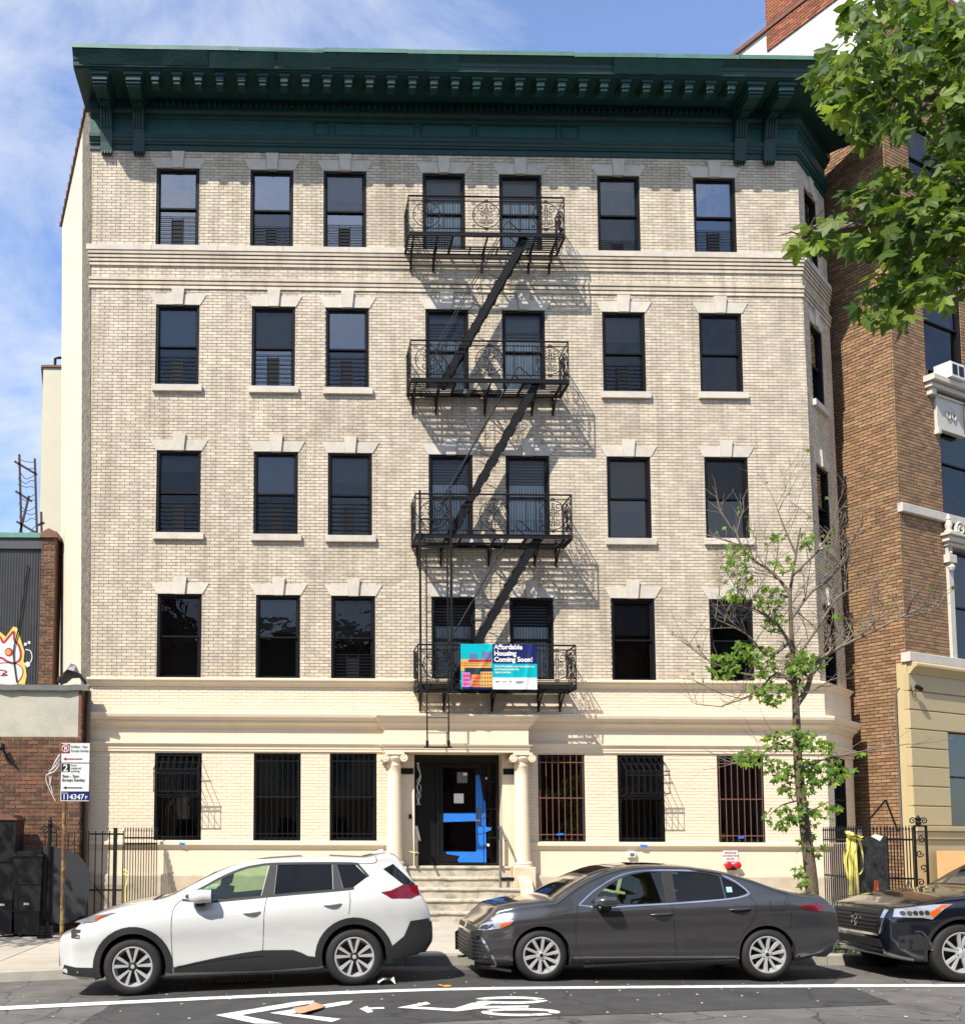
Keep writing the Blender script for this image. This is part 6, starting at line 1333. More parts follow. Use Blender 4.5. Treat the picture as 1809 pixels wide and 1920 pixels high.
# ---- young street tree by the kerb, half bare
TY = -6.2; tq = lambda px, py, dy=0.0: Vector((X_(px, py, TY + dy), TY + dy, Z_(py, TY + dy, px)))
tb = tq(1522, 1690); T1 = empty('street_tree', (tb.x, TY, WALK_Z), 'young street tree with half bare twigs and tufts of green leaves', 'tree')
trunk = [Vector((tb.x + .03, TY, .05)), tq(1521, 1660), tq(1512, 1580), tq(1502, 1500), tq(1495, 1420), tq(1492, 1340), tq(1490, 1300), tq(1486, 1240), tq(1482, 1170), tq(1481, 1110), tq(1490, 1050), tq(1500, 990)]
m = MB(); c = catmull(trunk, 4); m.tube(c, [.108 - .098 * (i / (len(c) - 1)) ** .8 for i in range(len(c))], 12); m.build('trunk', BARK, T1, smooth=60)
rr = random.Random(17); twigs = []; tips = []
def grow(p, d, ln, r, depth, mb):
    pts = [p]; q = p.copy(); dd = d.normalized(); n = 5
    for k in range(n):
        dd = (dd + Vector((rr.gauss(0, .13), rr.gauss(0, .13), rr.gauss(.06, .10)))).normalized(); q = q + dd * (ln / n); pts.append(q.copy())
    mb.tube(pts, [r * (1 - .55 * k / n) for k in range(n + 1)], 6 if r > .012 else 4, False)
    tips.append((pts[-1], depth)); tips.append((pts[3], depth))
    if depth > 0:
        for k in range(2, n + 1):
            for s in range(2 if rr.random() < .6 else 1):
                side = Vector((rr.gauss(0, 1), rr.gauss(0, .9), rr.gauss(.25, .5))).normalized(); grow(pts[k], (dd * .8 + side * .75).normalized(), ln * rr.uniform(.42, .68), r * .45, depth - 1, mb)
limbs = [([tq(1492, 1322), tq(1512, 1292, .05), tq(1528, 1245, .05), tq(1575, 1213, .1), tq(1640, 1182, .2), tq(1700, 1150, .3)], .05, 2),
         ([tq(1484, 1215), tq(1460, 1175, -.1), tq(1430, 1150, -.2), tq(1395, 1135, -.3)], .03, 2), ([tq(1488, 1285), tq(1455, 1262, .1), tq(1415, 1300, .1), tq(1350, 1325, .2)], .028, 2),
         ([tq(1482, 1160), tq(1520, 1110, .1), tq(1560, 1080, .2), tq(1600, 1010, .3)], .032, 2), ([tq(1481, 1115), tq(1450, 1075, .1), tq(1400, 1040, .1), tq(1375, 985, .2)], .03, 2),
         ([tq(1484, 1080), tq(1530, 1035, -.1), tq(1560, 990, -.1)], .025, 2), ([tq(1492, 1040), tq(1470, 990), tq(1455, 950)], .02, 2), ([tq(1495, 1410), tq(1455, 1395, .1), tq(1415, 1425, .2), tq(1390, 1430, .2)], .022, 1),
         ([tq(1497, 1445), tq(1540, 1425, .1), tq(1600, 1412, .2), tq(1700, 1395, .3)], .024, 1), ([tq(1500, 1500), tq(1465, 1510, .1), tq(1440, 1530, .2)], .016, 0), ([tq(1503, 1530), tq(1540, 1510, -.1), tq(1560, 1500, -.1)], .016, 0),
         ([tq(1484, 1200), tq(1440, 1230, .1), tq(1400, 1190, .1), tq(1340, 1160, .1)], .025, 2), ([tq(1486, 1240), tq(1530, 1180, .2), tq(1570, 1120, .2), tq(1610, 1100, .2)], .03, 2), ([tq(1488, 1270), tq(1400, 1265, .2), tq(1330, 1240, .2), tq(1290, 1210, .2)], .02, 1)]
for pts, r_, dep in limbs:
    mb = MB(); c = catmull(pts, 3); mb.tube(c, [r_ * (1 - .72 * i / (len(c) - 1)) for i in range(len(c))], 7)
    for i in range(2, len(c)):
        if dep and rr.random() < .85:
            d = (c[i] - c[i - 1]).normalized()
            for s in range(2):
                side = Vector((rr.gauss(0, 1), rr.gauss(0, .8), rr.gauss(.5, .5))).normalized(); grow(c[i], (d * .7 + side * .9).normalized(), rr.uniform(.4, .85), r_ * .28, dep - 1, mb)
    mb.build('branch', TWIG, T1, smooth=60)
LM2 = leaf_meshes(LEAF2, .15, 4, 1); lv = []
CL = [((1376, 1045), 26, 26, 26), ((1402, 1085), 14, 14, 8), ((1375, 1118), 22, 12, 12), ((1440, 1120), 26, 22, 30), ((1495, 1012), 60, 14, 16), ((1470, 1060), 30, 12, 10), ((1455, 1165), 16, 14, 12), ((1395, 1215), 16, 14, 14), ((1355, 1245), 26, 22, 34), ((1425, 1235), 26, 26, 34), ((1440, 1298), 38, 18, 34), ((1500, 1240), 30, 20, 30), ((1535, 1240), 14, 14, 10), ((1490, 1270), 20, 24, 18),
      ((1480, 1385), 46, 18, 60), ((1540, 1400), 26, 12, 20), ((1410, 1418), 36, 12, 26), ((1455, 1440), 22, 20, 22), ((1545, 1445), 44, 22, 60), ((1495, 1460), 34, 34, 50), ((1465, 1530), 28, 20, 26), ((1520, 1525), 36, 20, 30), ((1565, 1515), 12, 12, 6), ((1508, 1570), 14, 20, 10), ((1535, 1590), 10, 12, 6), ((1500, 1640), 18, 14, 12), ((1620, 1410), 8, 5, 3), ((1570, 1155), 5, 4, 2)]
for (cx, cy), rx, ry, n in CL:
    for k in range(int(n * 1.75)):
        a = rr.uniform(0, 6.28); t = math.sqrt(rr.random()) * 1.15; p = tq(cx + rx * t * math.cos(a), cy + ry * t * math.sin(a), rr.uniform(-.3, .3)); M = leaf_matrix(p, rr, (-.35, -.6, .55)) @ Matrix.Scale(rr.uniform(.6, 1.25), 4); lv.append((M, rr.choice(LM2)))
for p, dep in rr.sample(tips, 90): lv.append((leaf_matrix(p, rr, (-.35, -.6, .55)) @ Matrix.Scale(rr.uniform(.4, .9), 4), rr.choice(LM2)))
crown = empty('crown', tuple(tq(1485, 1200))); adopt(crown, T1)
rr.shuffle(lv); place_leaves(crown, LM2, lv, LEAF2)
# ---- plane tree hanging in from the right, trunk outside the picture
def fq(px, py, d): return Vector((X_(px, py, CAM.y + d), CAM.y + d, Z_(py, CAM.y + d, px)))
tx, ty = 7.0, -15.2; T2 = empty('plane_tree', (tx, ty, 0), 'large leafy plane tree branch hanging into the upper right corner', 'tree')
m = MB(); c = catmull([(tx, ty, -.05), (tx + .05, ty, 2), (tx - .05, ty, 4.2), (tx - .2, ty - .2, 6.2), (tx - .3, ty - .3, 9)], 4); m.tube(c, [.28 - .18 * i / (len(c) - 1) for i in range(len(c))], 14); m.build('trunk', BARK, T2, smooth=60)
BR = [[(tx - .1, ty, 5.0), fq(1880, 430, 7.0), fq(1760, 400, 6.7), fq(1640, 420, 6.5), fq(1560, 432, 6.4), fq(1500, 445, 6.3)], [(tx - .2, ty - .2, 6.2), fq(1900, 200, 7.2), fq(1760, 180, 7.0), fq(1650, 180, 6.8), fq(1560, 140, 6.7)], [(tx - .25, ty - .25, 7.0), fq(1850, 60, 7.3), fq(1720, 30, 7.2), fq(1620, 40, 7.2)],
      [fq(1760, 400, 6.7), fq(1700, 480, 6.6), fq(1670, 560, 6.6)], [fq(1760, 180, 7.0), fq(1790, 270, 6.9), fq(1780, 340, 6.8)], [fq(1650, 180, 6.8), fq(1600, 235, 6.7)], [fq(1880, 430, 7.0), fq(1790, 480, 6.9), fq(1740, 520, 6.8)]]
for k, b in enumerate(BR):
    mb = MB(); c = catmull(b, 5); r0 = .07 if k < 3 else .02; mb.tube(c, [r0 * (1 - .85 * i / (len(c) - 1)) + .003 for i in range(len(c))], 7)
    for i in range(3, len(c)):
        for s in range(3): d = Vector((rr.gauss(-.2, 1), rr.gauss(0, .8), rr.gauss(-.15, .7))).normalized() * rr.uniform(.06, .18); mb.tube([c[i], c[i] + d * .5 + Vector((0, 0, .03)), c[i] + d], [.006, .005, .003], 4, False)
    mb.build('branch', TWIG, T2, smooth=60)
LM1 = leaf_meshes(LEAF, .185, 6, 2); lv = []
CL = [((1700, 60), 130, 85, 190), ((1690, 170), 150, 70, 190), ((1570, 135), 50, 45, 38), ((1625, 235), 60, 30, 30), ((1790, 260), 60, 70, 70), ((1700, 365), 110, 55, 110), ((1750, 450), 110, 80, 160), ((1600, 430), 70, 38, 58), ((1520, 445), 42, 22, 24), ((1665, 545), 55, 42, 34), ((1620, 590), 28, 24, 7), ((1690, 590), 30, 18, 9), ((1760, 540), 60, 30, 30), ((1820, 380), 50, 120, 70), ((1830, 150), 60, 140, 90), ((1600, 20), 30, 20, 5)]
for (cx, cy), rx, ry, n in CL:
    for k in range(int(n * 1.7)):
        a = rr.uniform(0, 6.28); t = math.sqrt(rr.random()); d = rr.uniform(6.0, 7.6); p = fq(cx + rx * t * math.cos(a), cy + ry * t * math.sin(a), d); M = leaf_matrix(p, rr, (-.4, -.55, .6)) @ Matrix.Scale(rr.uniform(.5, 1.2), 4); lv.append((d, M, rr.choice(LM1)))
lv.sort(key=lambda t: t[0]); crown = empty('crown', tuple(fq(1720, 260, 6.8))); adopt(crown, T2)
place_leaves(crown, LM1, [(b, c) for a, b, c in lv], LEAF)
# ---- a third street tree just beyond the left edge: its crown shades the low building and the bins
T3 = empty('street_tree', (-9.0, -5.2, zL(-9)), 'leafy street tree standing just beyond the left edge, shading the low building', 'tree')
m = MB(); m.tube([(-9.0, -5.2, -.5), (-9.05, -5.2, 2.2), (-8.95, -5.1, 4.0), (-8.9, -5.1, 6.5)], [.13, .11, .08, .02], 10); m.build('trunk', BARK, T3, smooth=50)
lv = []
for k in range(900):
    a = Vector((rr.gauss(0, 1), rr.gauss(0, 1), rr.gauss(0, 1))).normalized() * (1.9 * rr.random() ** .4); p = Vector((-8.95, -5.1, 4.9)) + Vector((a.x * .95, a.y * 1.1, a.z * 1.15)); lv.append((leaf_matrix(p, rr, (0, 0, 1)) @ Matrix.Scale(rr.uniform(1.4, 2.2), 4), rr.choice(LM2)))
crown = empty('crown', (-8.95, -5.1, 4.9)); adopt(crown, T3); place_leaves(crown, LM2, lv, LEAF2, 0)
# ------------------------------------------------------------------ cars
RUBBER = mat('tyre_rubber', (.012, .012, .012), .75, .15, 20, .1, 40); BLACKPL = mat('black_plastic_trim', (.016, .016, .017), .55, .1, 8, .1, 60)
ALLOY = mat('machined_alloy', (.52, .52, .52), .35, .04, 8, metal=.4); DARKALLOY = mat('dark_alloy', (.03, .03, .032), .4, .1, metal=.5); CHROME = mat('chrome', (.75, .75, .76), .12, .03, metal=1)
CABIN = mat('dark_cabin', (.02, .02, .022), .85, .1); SEATM = mat('dark_seat', (.03, .03, .033), .8, .1); SEAM = mat('panel_gap', (.004, .004, .004), .9, .0)
CARGLASS = glass('car_glass', (.80, .90, .78), .01, .0); TINT = glass('privacy_glass', (.20, .21, .18), .0, .0); SHIELD = glass('windshield', (.45, .52, .48), .10, .0)
AMBER = mat('amber_lens', (.5, .09, .012), .2, .05, coat=.6); REDLENS = mat('red_lens', (.14, .004, .012), .15, .1, coat=.8); CLEARLENS = mat('clear_lens', (.45, .47, .5), .12, .1, coat=1.0, metal=.5)
class Car:
    """body lofted from side and plan outlines; local x to the rear, z up, near side at -y"""
    def __init__(s, name, label, cat, paint, loc, rot, spec):
        s.S = spec; s.root = empty(name, loc, label, cat); s.T = Matrix.Translation(loc) @ rot; s.paint = paint
        s.root.matrix_world = Matrix.Translation(loc)
        sp = spec; s.zt = smooth_interp(sp['top'], sp.get('sm', 3)); s.zb = smooth_interp(sp['bot'], 2); s.W = smooth_interp(sp['plan'], 6); s.belt = smooth_interp(sp['belt'], 2)
        s.crown = smooth_interp(sp['crown'], 4); s.xf = smooth_interp(sp['xf'], 3, .01); s.xr = smooth_interp(sp['xr'], 3, .01); s.side = sp['side']; s.tum = sp['tumble']
        s.X0, s.X1 = sp['top'][0][0], sp['top'][-1][0]
    def xw(s, x0, z):
        u = (x0 - s.X0) / (s.X1 - s.X0); a = s.xf(z); b = s.xr(z); return a + (b - a) * u
    def x0of(s, x, z):
        a = s.xf(z); b = s.xr(z); return s.X0 + (s.X1 - s.X0) * min(1, max(0, (x - a) / (b - a)))
    def wid(s, x0, z):
        bz = s.belt(x0); W = s.W(x0)
        if z <= bz: return W * interp(s.side, z / bz)
        return max(.3, W * interp(s.side, 1.0) - (z - bz) * s.tum)
    def ze(s, x0): return s.zt(x0) - s.crown(x0)
    def surf(s, x, z):
        x0 = s.x0of(x, z); return s.wid(x0, min(z, s.ze(x0)))
    def topz(s, x, y):
        x0 = x
        for _ in range(4):
            ze, zt = s.ze(x0), s.zt(x0); ys = s.wid(x0, ze); t = min(.999, abs(y) / ys); z = ze + (zt - ze) * (1 - t ** 3) ** (1 / 3); x0 = s.x0of(x, z)
        return z
    def frontx(s, y, z, rear=False):
        a, b = (s.X0, (s.X0 + s.X1) / 2) if not rear else (s.X1, (s.X0 + s.X1) / 2)
        if s.wid(a, z) >= abs(y): return s.xw(a, z)
        for _ in range(24):
            m = (a + b) / 2
            if s.wid(m, z) >= abs(y): b = m
            else: a = m
        return s.xw(b, z)
    def body(s, cuts, wells):
        N, K, J = 110, 20, 14; vs = []; fs = []; rings = []
        for i in range(N + 1):
            t = i / N; u = .5 - .5 * math.cos(math.pi * t); u = .55 * u + .45 * t; x0 = s.X0 + (s.X1 - s.X0) * u; ring = []; zb = s.zb(x0); ze = s.ze(x0); zt = s.zt(x0)
            half = []
            for k in range(K + 1): z = zb + (ze - zb) * k / K; half.append((s.wid(x0, z) - (.03 if k == 0 else 0), z))
            ys = half[-1][0]
            for j in range(1, J + 1):
                a = math.pi / 2 * j / J; half.append((ys * max(0, math.cos(a)) ** (2 / 3), ze + (zt - ze) * math.sin(a) ** (2 / 3)))
            pts = [(-y, z) for y, z in half[:-1]] + [(0, half[-1][1])] + [(y, z) for y, z in reversed(half[:-1])]
            rings.append([len(vs) + q for q in range(len(pts))]); vs += [(s.xw(x0, z), y, z) for y, z in pts]
        n = len(rings[0])
        for a, b in zip(rings, rings[1:]):
            for q in range(n): r_ = (q + 1) % n; fs.append((a[q], a[r_], b[r_], b[q]))
        for rg_ in (rings[0], rings[-1]):
            for q in range(n // 2):
                l, r_ = rg_[q], rg_[n - 1 - q]; l2, r2 = rg_[q + 1], rg_[n - 2 - q]; f = [l, l2, r2, r_]; f = list(dict.fromkeys(f))
                if len(f) > 2: fs.append(tuple(f))
        m = MB(); m.add(vs, fs); o = m.build('body_shape', [s.paint, CABIN]); objs = [o]
        for c in cuts: k = MB(); k.prism_y(c, -1.3, 1.3); objs.append(k.build('cut', [CABIN]))
        for (cx, cz, r_) in wells:
            for sg in (-1, 1): k = MB(Matrix.Translation((cx, 0, cz))); k.lathe([(0, sg * 1.2), (r_, sg * 1.2), (r_, sg * .58), (0, sg * .58)], 40, axis='y'); objs.append(k.build('cut', [CABIN]))
        for c in objs[1:]:
            md = o.modifiers.new('b', 'BOOLEAN'); md.operation = 'DIFFERENCE'; md.object = c; md.solver = 'EXACT'; md.material_mode = 'TRANSFER'
        bpy.context.view_layer.update(); me = bpy.data.meshes.new_from_object(o.evaluated_get(bpy.context.evaluated_depsgraph_get()))
        for c in objs: bpy.data.objects.remove(c)
        me.polygons.foreach_set('use_smooth', [True] * len(me.polygons)); me.set_sharp_from_angle(angle=R(32)); me.name = 'body'; me.transform(s.T)
        s.bodyo = link_mesh('body', me, s.root); return s.bodyo
    def panel(s, name, pts, mtl, off=.003, th=.01, parent=None, both=False, side=-1, step=.09, smooth=40):
        """outline (x,z) laid on the side of the body"""
        out = None
        for sg in ((-1, 1) if both else (side,)):
            bm = bmesh.new(); bm.faces.new([bm.verts.new((x, 0, z)) for x, z in pts])
            for ax, no in ((0, (1, 0, 0)), (2, (0, 0, 1))):
                lo = min(v.co[ax] for v in bm.verts); hi = max(v.co[ax] for v in bm.verts); q = math.ceil(lo / step) * step
                while q < hi:
                    co = [0, 0, 0]; co[ax] = q; bmesh.ops.bisect_plane(bm, geom=bm.verts[:] + bm.edges[:] + bm.faces[:], plane_co=co, plane_no=no); q += step
            r_ = bmesh.ops.extrude_face_region(bm, geom=bm.faces[:]); ev = {v for v in r_['geom'] if isinstance(v, bmesh.types.BMVert)}
            for v in bm.verts: y = s.surf(v.co.x, v.co.z); v.co.y = sg * (y + (off if v in ev else off - th))
            bmesh.ops.recalc_face_normals(bm, faces=bm.faces); me = bpy.data.meshes.new(name); bm.to_mesh(me); bm.free(); me.materials.append(mtl); me.transform(s.T)
            if smooth: me.polygons.foreach_set('use_smooth', [True] * len(me.polygons)); me.set_sharp_from_angle(angle=R(smooth))
            out = link_mesh(name, me, parent or s.root)
        return out
    def strip(s, name, pts, w_, mtl, off=.002, parent=None, closed=False, both=False, th=.006, n=5):
        P_ = [Vector((p[0], p[1], 0)) for p in pts]; P_ = catmull(P_ + ([P_[0]] if closed else []), n)
        out = None
        for sg in ((-1, 1) if both else (-1,)):
            m = MB(s.T); vs = []; fs = []
            for i, p in enumerate(P_):
                t = (P_[min(i + 1, len(P_) - 1)] - P_[max(i - 1, 0)]); t = t.normalized() if t.length > 1e-6 else Vector((1, 0, 0)); nr = Vector((-t.y, t.x, 0)) * w_ / 2
                for q, o in ((p + nr, off - th), (p + nr, off), (p - nr, off), (p - nr, off - th)): vs.append((q.x, sg * (s.surf(q.x, q.y) + o), q.y))
            for i in range(len(P_) - 1):
                for k in range(4): fs.append((4 * i + k, 4 * i + (k + 1) % 4, 4 * i + 4 + (k + 1) % 4, 4 * i + 4 + k))
            m.add(vs, fs); out = m.build(name, mtl, parent or s.root)
        return out
    def top_panel(s, name, pts, mtl, off=.004, parent=None, step=.08):
        """outline (x,y) laid on the top surface"""
        bm = bmesh.new(); bm.faces.new([bm.verts.new((x, y, 0)) for x, y in pts])
        for ax, no in ((0, (1, 0, 0)), (1, (0, 1, 0))):
            lo = min(v.co[ax] for v in bm.verts); hi = max(v.co[ax] for v in bm.verts); q = math.ceil(lo / step) * step
            while q < hi:
                co = [0, 0, 0]; co[ax] = q; bmesh.ops.bisect_plane(bm, geom=bm.verts[:] + bm.edges[:] + bm.faces[:], plane_co=co, plane_no=no); q += step
        for v in bm.verts: v.co.z = s.topz(v.co.x, v.co.y) + off
        bmesh.ops.recalc_face_normals(bm, faces=bm.faces)
        me = bpy.data.meshes.new(name); bm.to_mesh(me); bm.free(); me.materials.append(mtl); me.transform(s.T); me.polygons.foreach_set('use_smooth', [True] * len(me.polygons)); return link_mesh(name, me, parent or s.root)
    def end_panel(s, name, pts, mtl, off=.004, th=.012, parent=None, rear=False, step=.06):
        """outline (y,z) laid on the front (or rear) of the body"""
        bm = bmesh.new(); bm.faces.new([bm.verts.new((0, y, z)) for y, z in pts]); d = 1 if rear else -1
        for ax, no in ((1, (0, 1, 0)), (2, (0, 0, 1))):
            lo = min(v.co[ax] for v in bm.verts); hi = max(v.co[ax] for v in bm.verts); q = math.ceil(lo / step) * step
            while q < hi:
                co = [0, 0, 0]; co[ax] = q; bmesh.ops.bisect_plane(bm, geom=bm.verts[:] + bm.edges[:] + bm.faces[:], plane_co=co, plane_no=no); q += step
        r_ = bmesh.ops.extrude_face_region(bm, geom=bm.faces[:]); ev = {v for v in r_['geom'] if isinstance(v, bmesh.types.BMVert)}
        for v in bm.verts: v.co.x = s.frontx(v.co.y, v.co.z, rear) + d * (off if v in ev else off - th)
        bmesh.ops.recalc_face_normals(bm, faces=bm.faces); me = bpy.data.meshes.new(name); bm.to_mesh(me); bm.free(); me.materials.append(mtl); me.transform(s.T); return link_mesh(name, me, parent or s.root)
    def wheel(s, cx, r_, style, y=None, rim=None):
        for sg in (-1, 1):
            yo = sg * (y or .885); M = s.T @ Matrix.Translation((cx, yo, r_)) @ (Matrix.Identity(4) if sg < 0 else Matrix.Rotation(math.pi, 4, 'Z'))
            ri = rim or r_ * .70; w_ = .215
            m = MB(M); m.lathe([(ri - .015, .01), (ri, 0), (ri + .02, -.006), (r_ - .05, .0), (r_ - .018, .012), (r_ - .003, .035), (r_, .07), (r_, w_ - .05), (r_ - .01, w_ - .015), (r_ - .06, w_), (ri, w_)], 56, axis='y')
            wh = m.build('wheel', RUBBER, s.root, smooth=50)
            m = MB(M)
            for k in range(56): a = 2 * math.pi * k / 56; c, d = math.cos(a), math.sin(a); m.bar(((r_ + .0015) * c, .045, (r_ + .0015) * d), ((r_ + .0015) * c, w_ - .04, (r_ + .0015) * d), .012, .004, up=(c, 0, d))
            m.build('tread', RUBBER, wh, kind='stuff')
            m = MB(M); m.lathe([(ri - .004, .004), (ri - .012, .0), (ri - .022, .004), (ri - .026, .03), (ri - .05, .07), (ri - .05, w_)], 48, axis='y'); m.build('rim', ALLOY if style != 'dark5' else DARKALLOY, wh, smooth=50)
            m = MB(M); m.lathe([(0, .10), (ri - .03, .10)], 32, axis='y'); m.build('brake_disc', DARKALLOY, wh, fix=False)
            def spoke(a, w0, w1, r0, r1, mtl, yy0, yy1, skew=0.0):
                m = MB(M @ Matrix.Rotation(-a, 4, 'Y')); e = skew
                m.add([(r0, yy0, -w0), (r1, yy1, -w1 + e), (r1, yy1, w1 + e), (r0, yy0, w0), (r0, yy0 + .03, -w0 * 1.3), (r1, yy1 + .03, -w1 * 1.3 + e), (r1, yy1 + .03, w1 * 1.3 + e), (r0, yy0 + .03, w0 * 1.3)], [(0, 1, 2, 3), (0, 4, 5, 1), (3, 2, 6, 7), (4, 7, 6, 5)]); m.build('spoke', mtl, wh)
            R0, R1 = .05, ri - .02
            if style == 'five_split':
                for k in range(5):
                    a = 2 * math.pi * k / 5 + math.pi / 2
                    for d in (-.19, .19): spoke(a + d * .9, .010, .020, R0, R1, ALLOY, .022, .006, d * .12)
                    spoke(a, .03, .03, R0, R1, DARKALLOY, .035, .02)
            elif style == 'ten':
                for k in range(10): spoke(2 * math.pi * k / 10 + .1, .013, .021 if k % 2 else .017, R0, R1, ALLOY, .022, .004, .02)
            else:
                for k in range(5):
                    a = 2 * math.pi * k / 5 + .2
                    for d in (-.16, .16): spoke(a + d, .014, .018, R0, R1, ALLOY, .025, .005, d * .1)
            m = MB(M); m.lathe([(0, .012), (.03, .012), (.045, .02), (.07, .026), (.07, .06)], 20, axis='y'); m.build('hub', ALLOY if style != 'five_split' else DARKALLOY, wh, smooth=40)
            m = MB(M); m.lathe([(0, .009), (.022, .009), (.026, .013)], 16, axis='y'); m.build('centre_cap', DARKALLOY if style == 'ten' else ALLOY, wh)
            for k in range(5): a = 2 * math.pi * k / 5; m = MB(M @ Matrix.Translation((.052 * math.cos(a), .02, .052 * math.sin(a)))); m.lathe([(0, -.004), (.008, -.004), (.008, .01)], 6, axis='y'); m.build('lug_nut', DARKALLOY, wh)
    def mirror(s, x, z, w_=.23, h_=.16, mtl=None, low=None):
        for sg in (-1, 1):
            y = s.surf(x + .1, z) + .02; M = s.T @ Matrix.Translation((x + w_ / 2, sg * (y + .12), z)); m = MB(M); vs = []; fs = []; n, k_ = 12, 6
            for i in range(k_ + 1):
                t = i / k_; xx = -w_ / 2 + w_ * t; sc = math.sin(math.pi * (.12 + .76 * t) if t < .7 else math.pi * (.12 + .76 * .7)) ** .6
                for q in range(n): a = 2 * math.pi * q / n; c, d = math.cos(a), math.sin(a); vs.append((xx, .115 * sc * math.copysign(abs(c) ** .7, c), h_ / 2 * sc * math.copysign(abs(d) ** .7, d)))
            for i in range(k_):
                for q in range(n): fs.append((i * n + q, i * n + (q + 1) % n, (i + 1) * n + (q + 1) % n, (i + 1) * n + q))
            fs += [tuple(range(n)), tuple(range(k_ * n, k_ * n + n))]; m.add(vs, fs); mo = m.build('mirror', mtl or s.paint, s.root, smooth=50)
            m = MB(M); m.box(-.06, .05, -.13 if sg > 0 else .0, .0 if sg > 0 else .13, -h_ / 2 - .035, -h_ / 2 + .02); m.build('mirror_arm', BLACKPL, mo)
    def seats(s, xs, zc):
        for x in xs:
            for y in (-.38, .38):
                M = s.T @ Matrix.Translation((x, y, zc)) @ Matrix.Rotation(R(14), 4, 'Y'); m = MB(M); m.bbox(-.09, .09, -.25, .25, -.45, .30, .05); so_ = m.build('seat', SEATM, s.root); m = MB(M); m.bbox(-.06, .05, -.13, .13, .34, .54, .04); m.build('headrest', SEATM, so_)
    def handle(s, x0, x1, z, slope=0.0, mtl=None):
        for sg in (-1, 1):
            m = MB(s.T); xm = (x0 + x1) / 2; pts = []
            for k in range(7): t = k / 6; x = x0 + (x1 - x0) * t; zz = z + slope * (x - xm); pts.append((x, sg * (s.surf(x, zz) + .006 + .026 * math.sin(math.pi * t)), zz))
            m.tube(pts, [.006, .013, .016, .016, .016, .013, .006], 8); m.build('door_handle', mtl or s.paint, s.root, smooth=60)
        s.panel('handle_recess', [(xm + .075 * math.cos(a * math.pi / 6), z - .004 + .028 * math.sin(a * math.pi / 6)) for a in range(12)], mtl or s.paint, .0015, .004, step=.5)

def carpaint(name, col, metal=0.0, rough=.3, coat=1.0): return mat(name, col, rough, .02, 3, metal=metal, coat=coat)
# ---- helper: zoomed photo coordinates -> side view of a car (x from front axle, z from the ground)
def sideview(ox, oy, sc, fx, fy, rx, ry, wb):
    dx, dy = rx - fx, ry - fy; k = wb / math.hypot(dx, dy); ux, uy = dx / math.hypot(dx, dy), dy / math.hypot(dx, dy)
    def f(zx, zy): a, b = zx - fx, zy - fy; return ((a * ux + b * uy) * k, -(-a * uy + b * ux) * k)
    return f
# ================= white crossover
rv = sideview(100, 1570, 2.4446, 360, 730, 1395, 680, 2.705)
wx, wy, wz = *Gz(247, 1868.5), 0
fxw, fyw = Gz(247.5, 1868.5); rxw, ryw = Gz(670.5, 1848.0)
cY = -9.35; fX = X_(247.5, 1815, cY); zf = grade(fX); zr = grade(fX + 2.705); pit = math.atan2(zr - zf, 2.705)
def q2(pts, f): return [f(*p) for p in pts]
top = q2([(52, 425), (62, 396), (92, 376), (160, 345), (270, 312), (400, 288), (470, 276), (520, 258), (620, 205), (700, 165), (780, 130), (880, 98), (1000, 82), (1150, 72), (1300, 68), (1480, 73), (1590, 82), (1612, 100), (1660, 150), (1712, 215), (1735, 300)], rv)
SPW = dict(top=[(-.925, .78)] + [p for p in top if -.9 < p[0] < 3.2] + [(3.30, 1.625), (3.40, 1.60)] + [(3.46, 1.52), (3.56, 1.30), (3.65, 1.10), (3.70, .98)],
           bot=[(-.93, .30), (-.7, .22), (.5, .22), (2.2, .22), (3.2, .27), (3.45, .34), (3.7, .42)],
           plan=[(-.925, .62), (-.86, .73), (-.7, .83), (-.4, .895), (0, .915), (2.7, .92), (3.1, .905), (3.4, .86), (3.6, .80), (3.7, .74)],
           belt=[(-.93, .84), (-.4, .92), (.3, 1.0), (1.2, 1.03), (2.4, 1.10), (3.0, 1.16), (3.7, 1.1)],
           crown=[(-.93, .10), (.2, .08), (.5, .07), (1.2, .06), (3.0, .06), (3.4, .1), (3.7, .2)],
           xf=[(.2, -.86), (.32, -.92), (.5, -.93), (.7, -.925), (.82, -.88), (.9, -.86), (2, -.86)], xr=[(.2, 3.5), (.36, 3.6), (.5, 3.70), (.7, 3.69), (.95, 3.67), (1.15, 3.64), (1.45, 3.60), (2, 3.58)],
           side=[(.2, .93), (.33, .965), (.48, .965), (.62, .975), (.76, .998), (.84, 1.0), (.93, .985), (1.0, .95)], tumble=.36)
PW = carpaint('pearl_white_paint', (.55, .555, .54), 0.0, .25)
C1 = Car('white_crossover', 'white compact crossover parked at the kerb, nose to the left', 'car', PW, (fX, cY + .92, zf), Matrix.Rotation(-pit, 4, 'Y') @ Matrix.Rotation(R(1.2), 4, 'Z'), SPW)
w1 = q2([(590, 277), (680, 228), (760, 184), (850, 146), (920, 129), (980, 122), (946, 262), (800, 277), (690, 287)], rv); w2 = q2([(1022, 117), (1282, 112), (1285, 230), (1008, 256)], rv); w3 = q2([(1304, 113), (1392, 114), (1450, 170), (1382, 220), (1334, 225)], rv)
ccw = lambda pts: pts if sum((b[0] - a[0]) * (b[1] + a[1]) for a, b in zip(pts, pts[1:] + pts[:1])) < 0 else pts[::-1]
w1, w2, w3 = ccw(w1), ccw(w2), ccw(w3)
C1.body([w1, w2, w3], [(0.0, .355, .405), (2.705, .355, .405)])
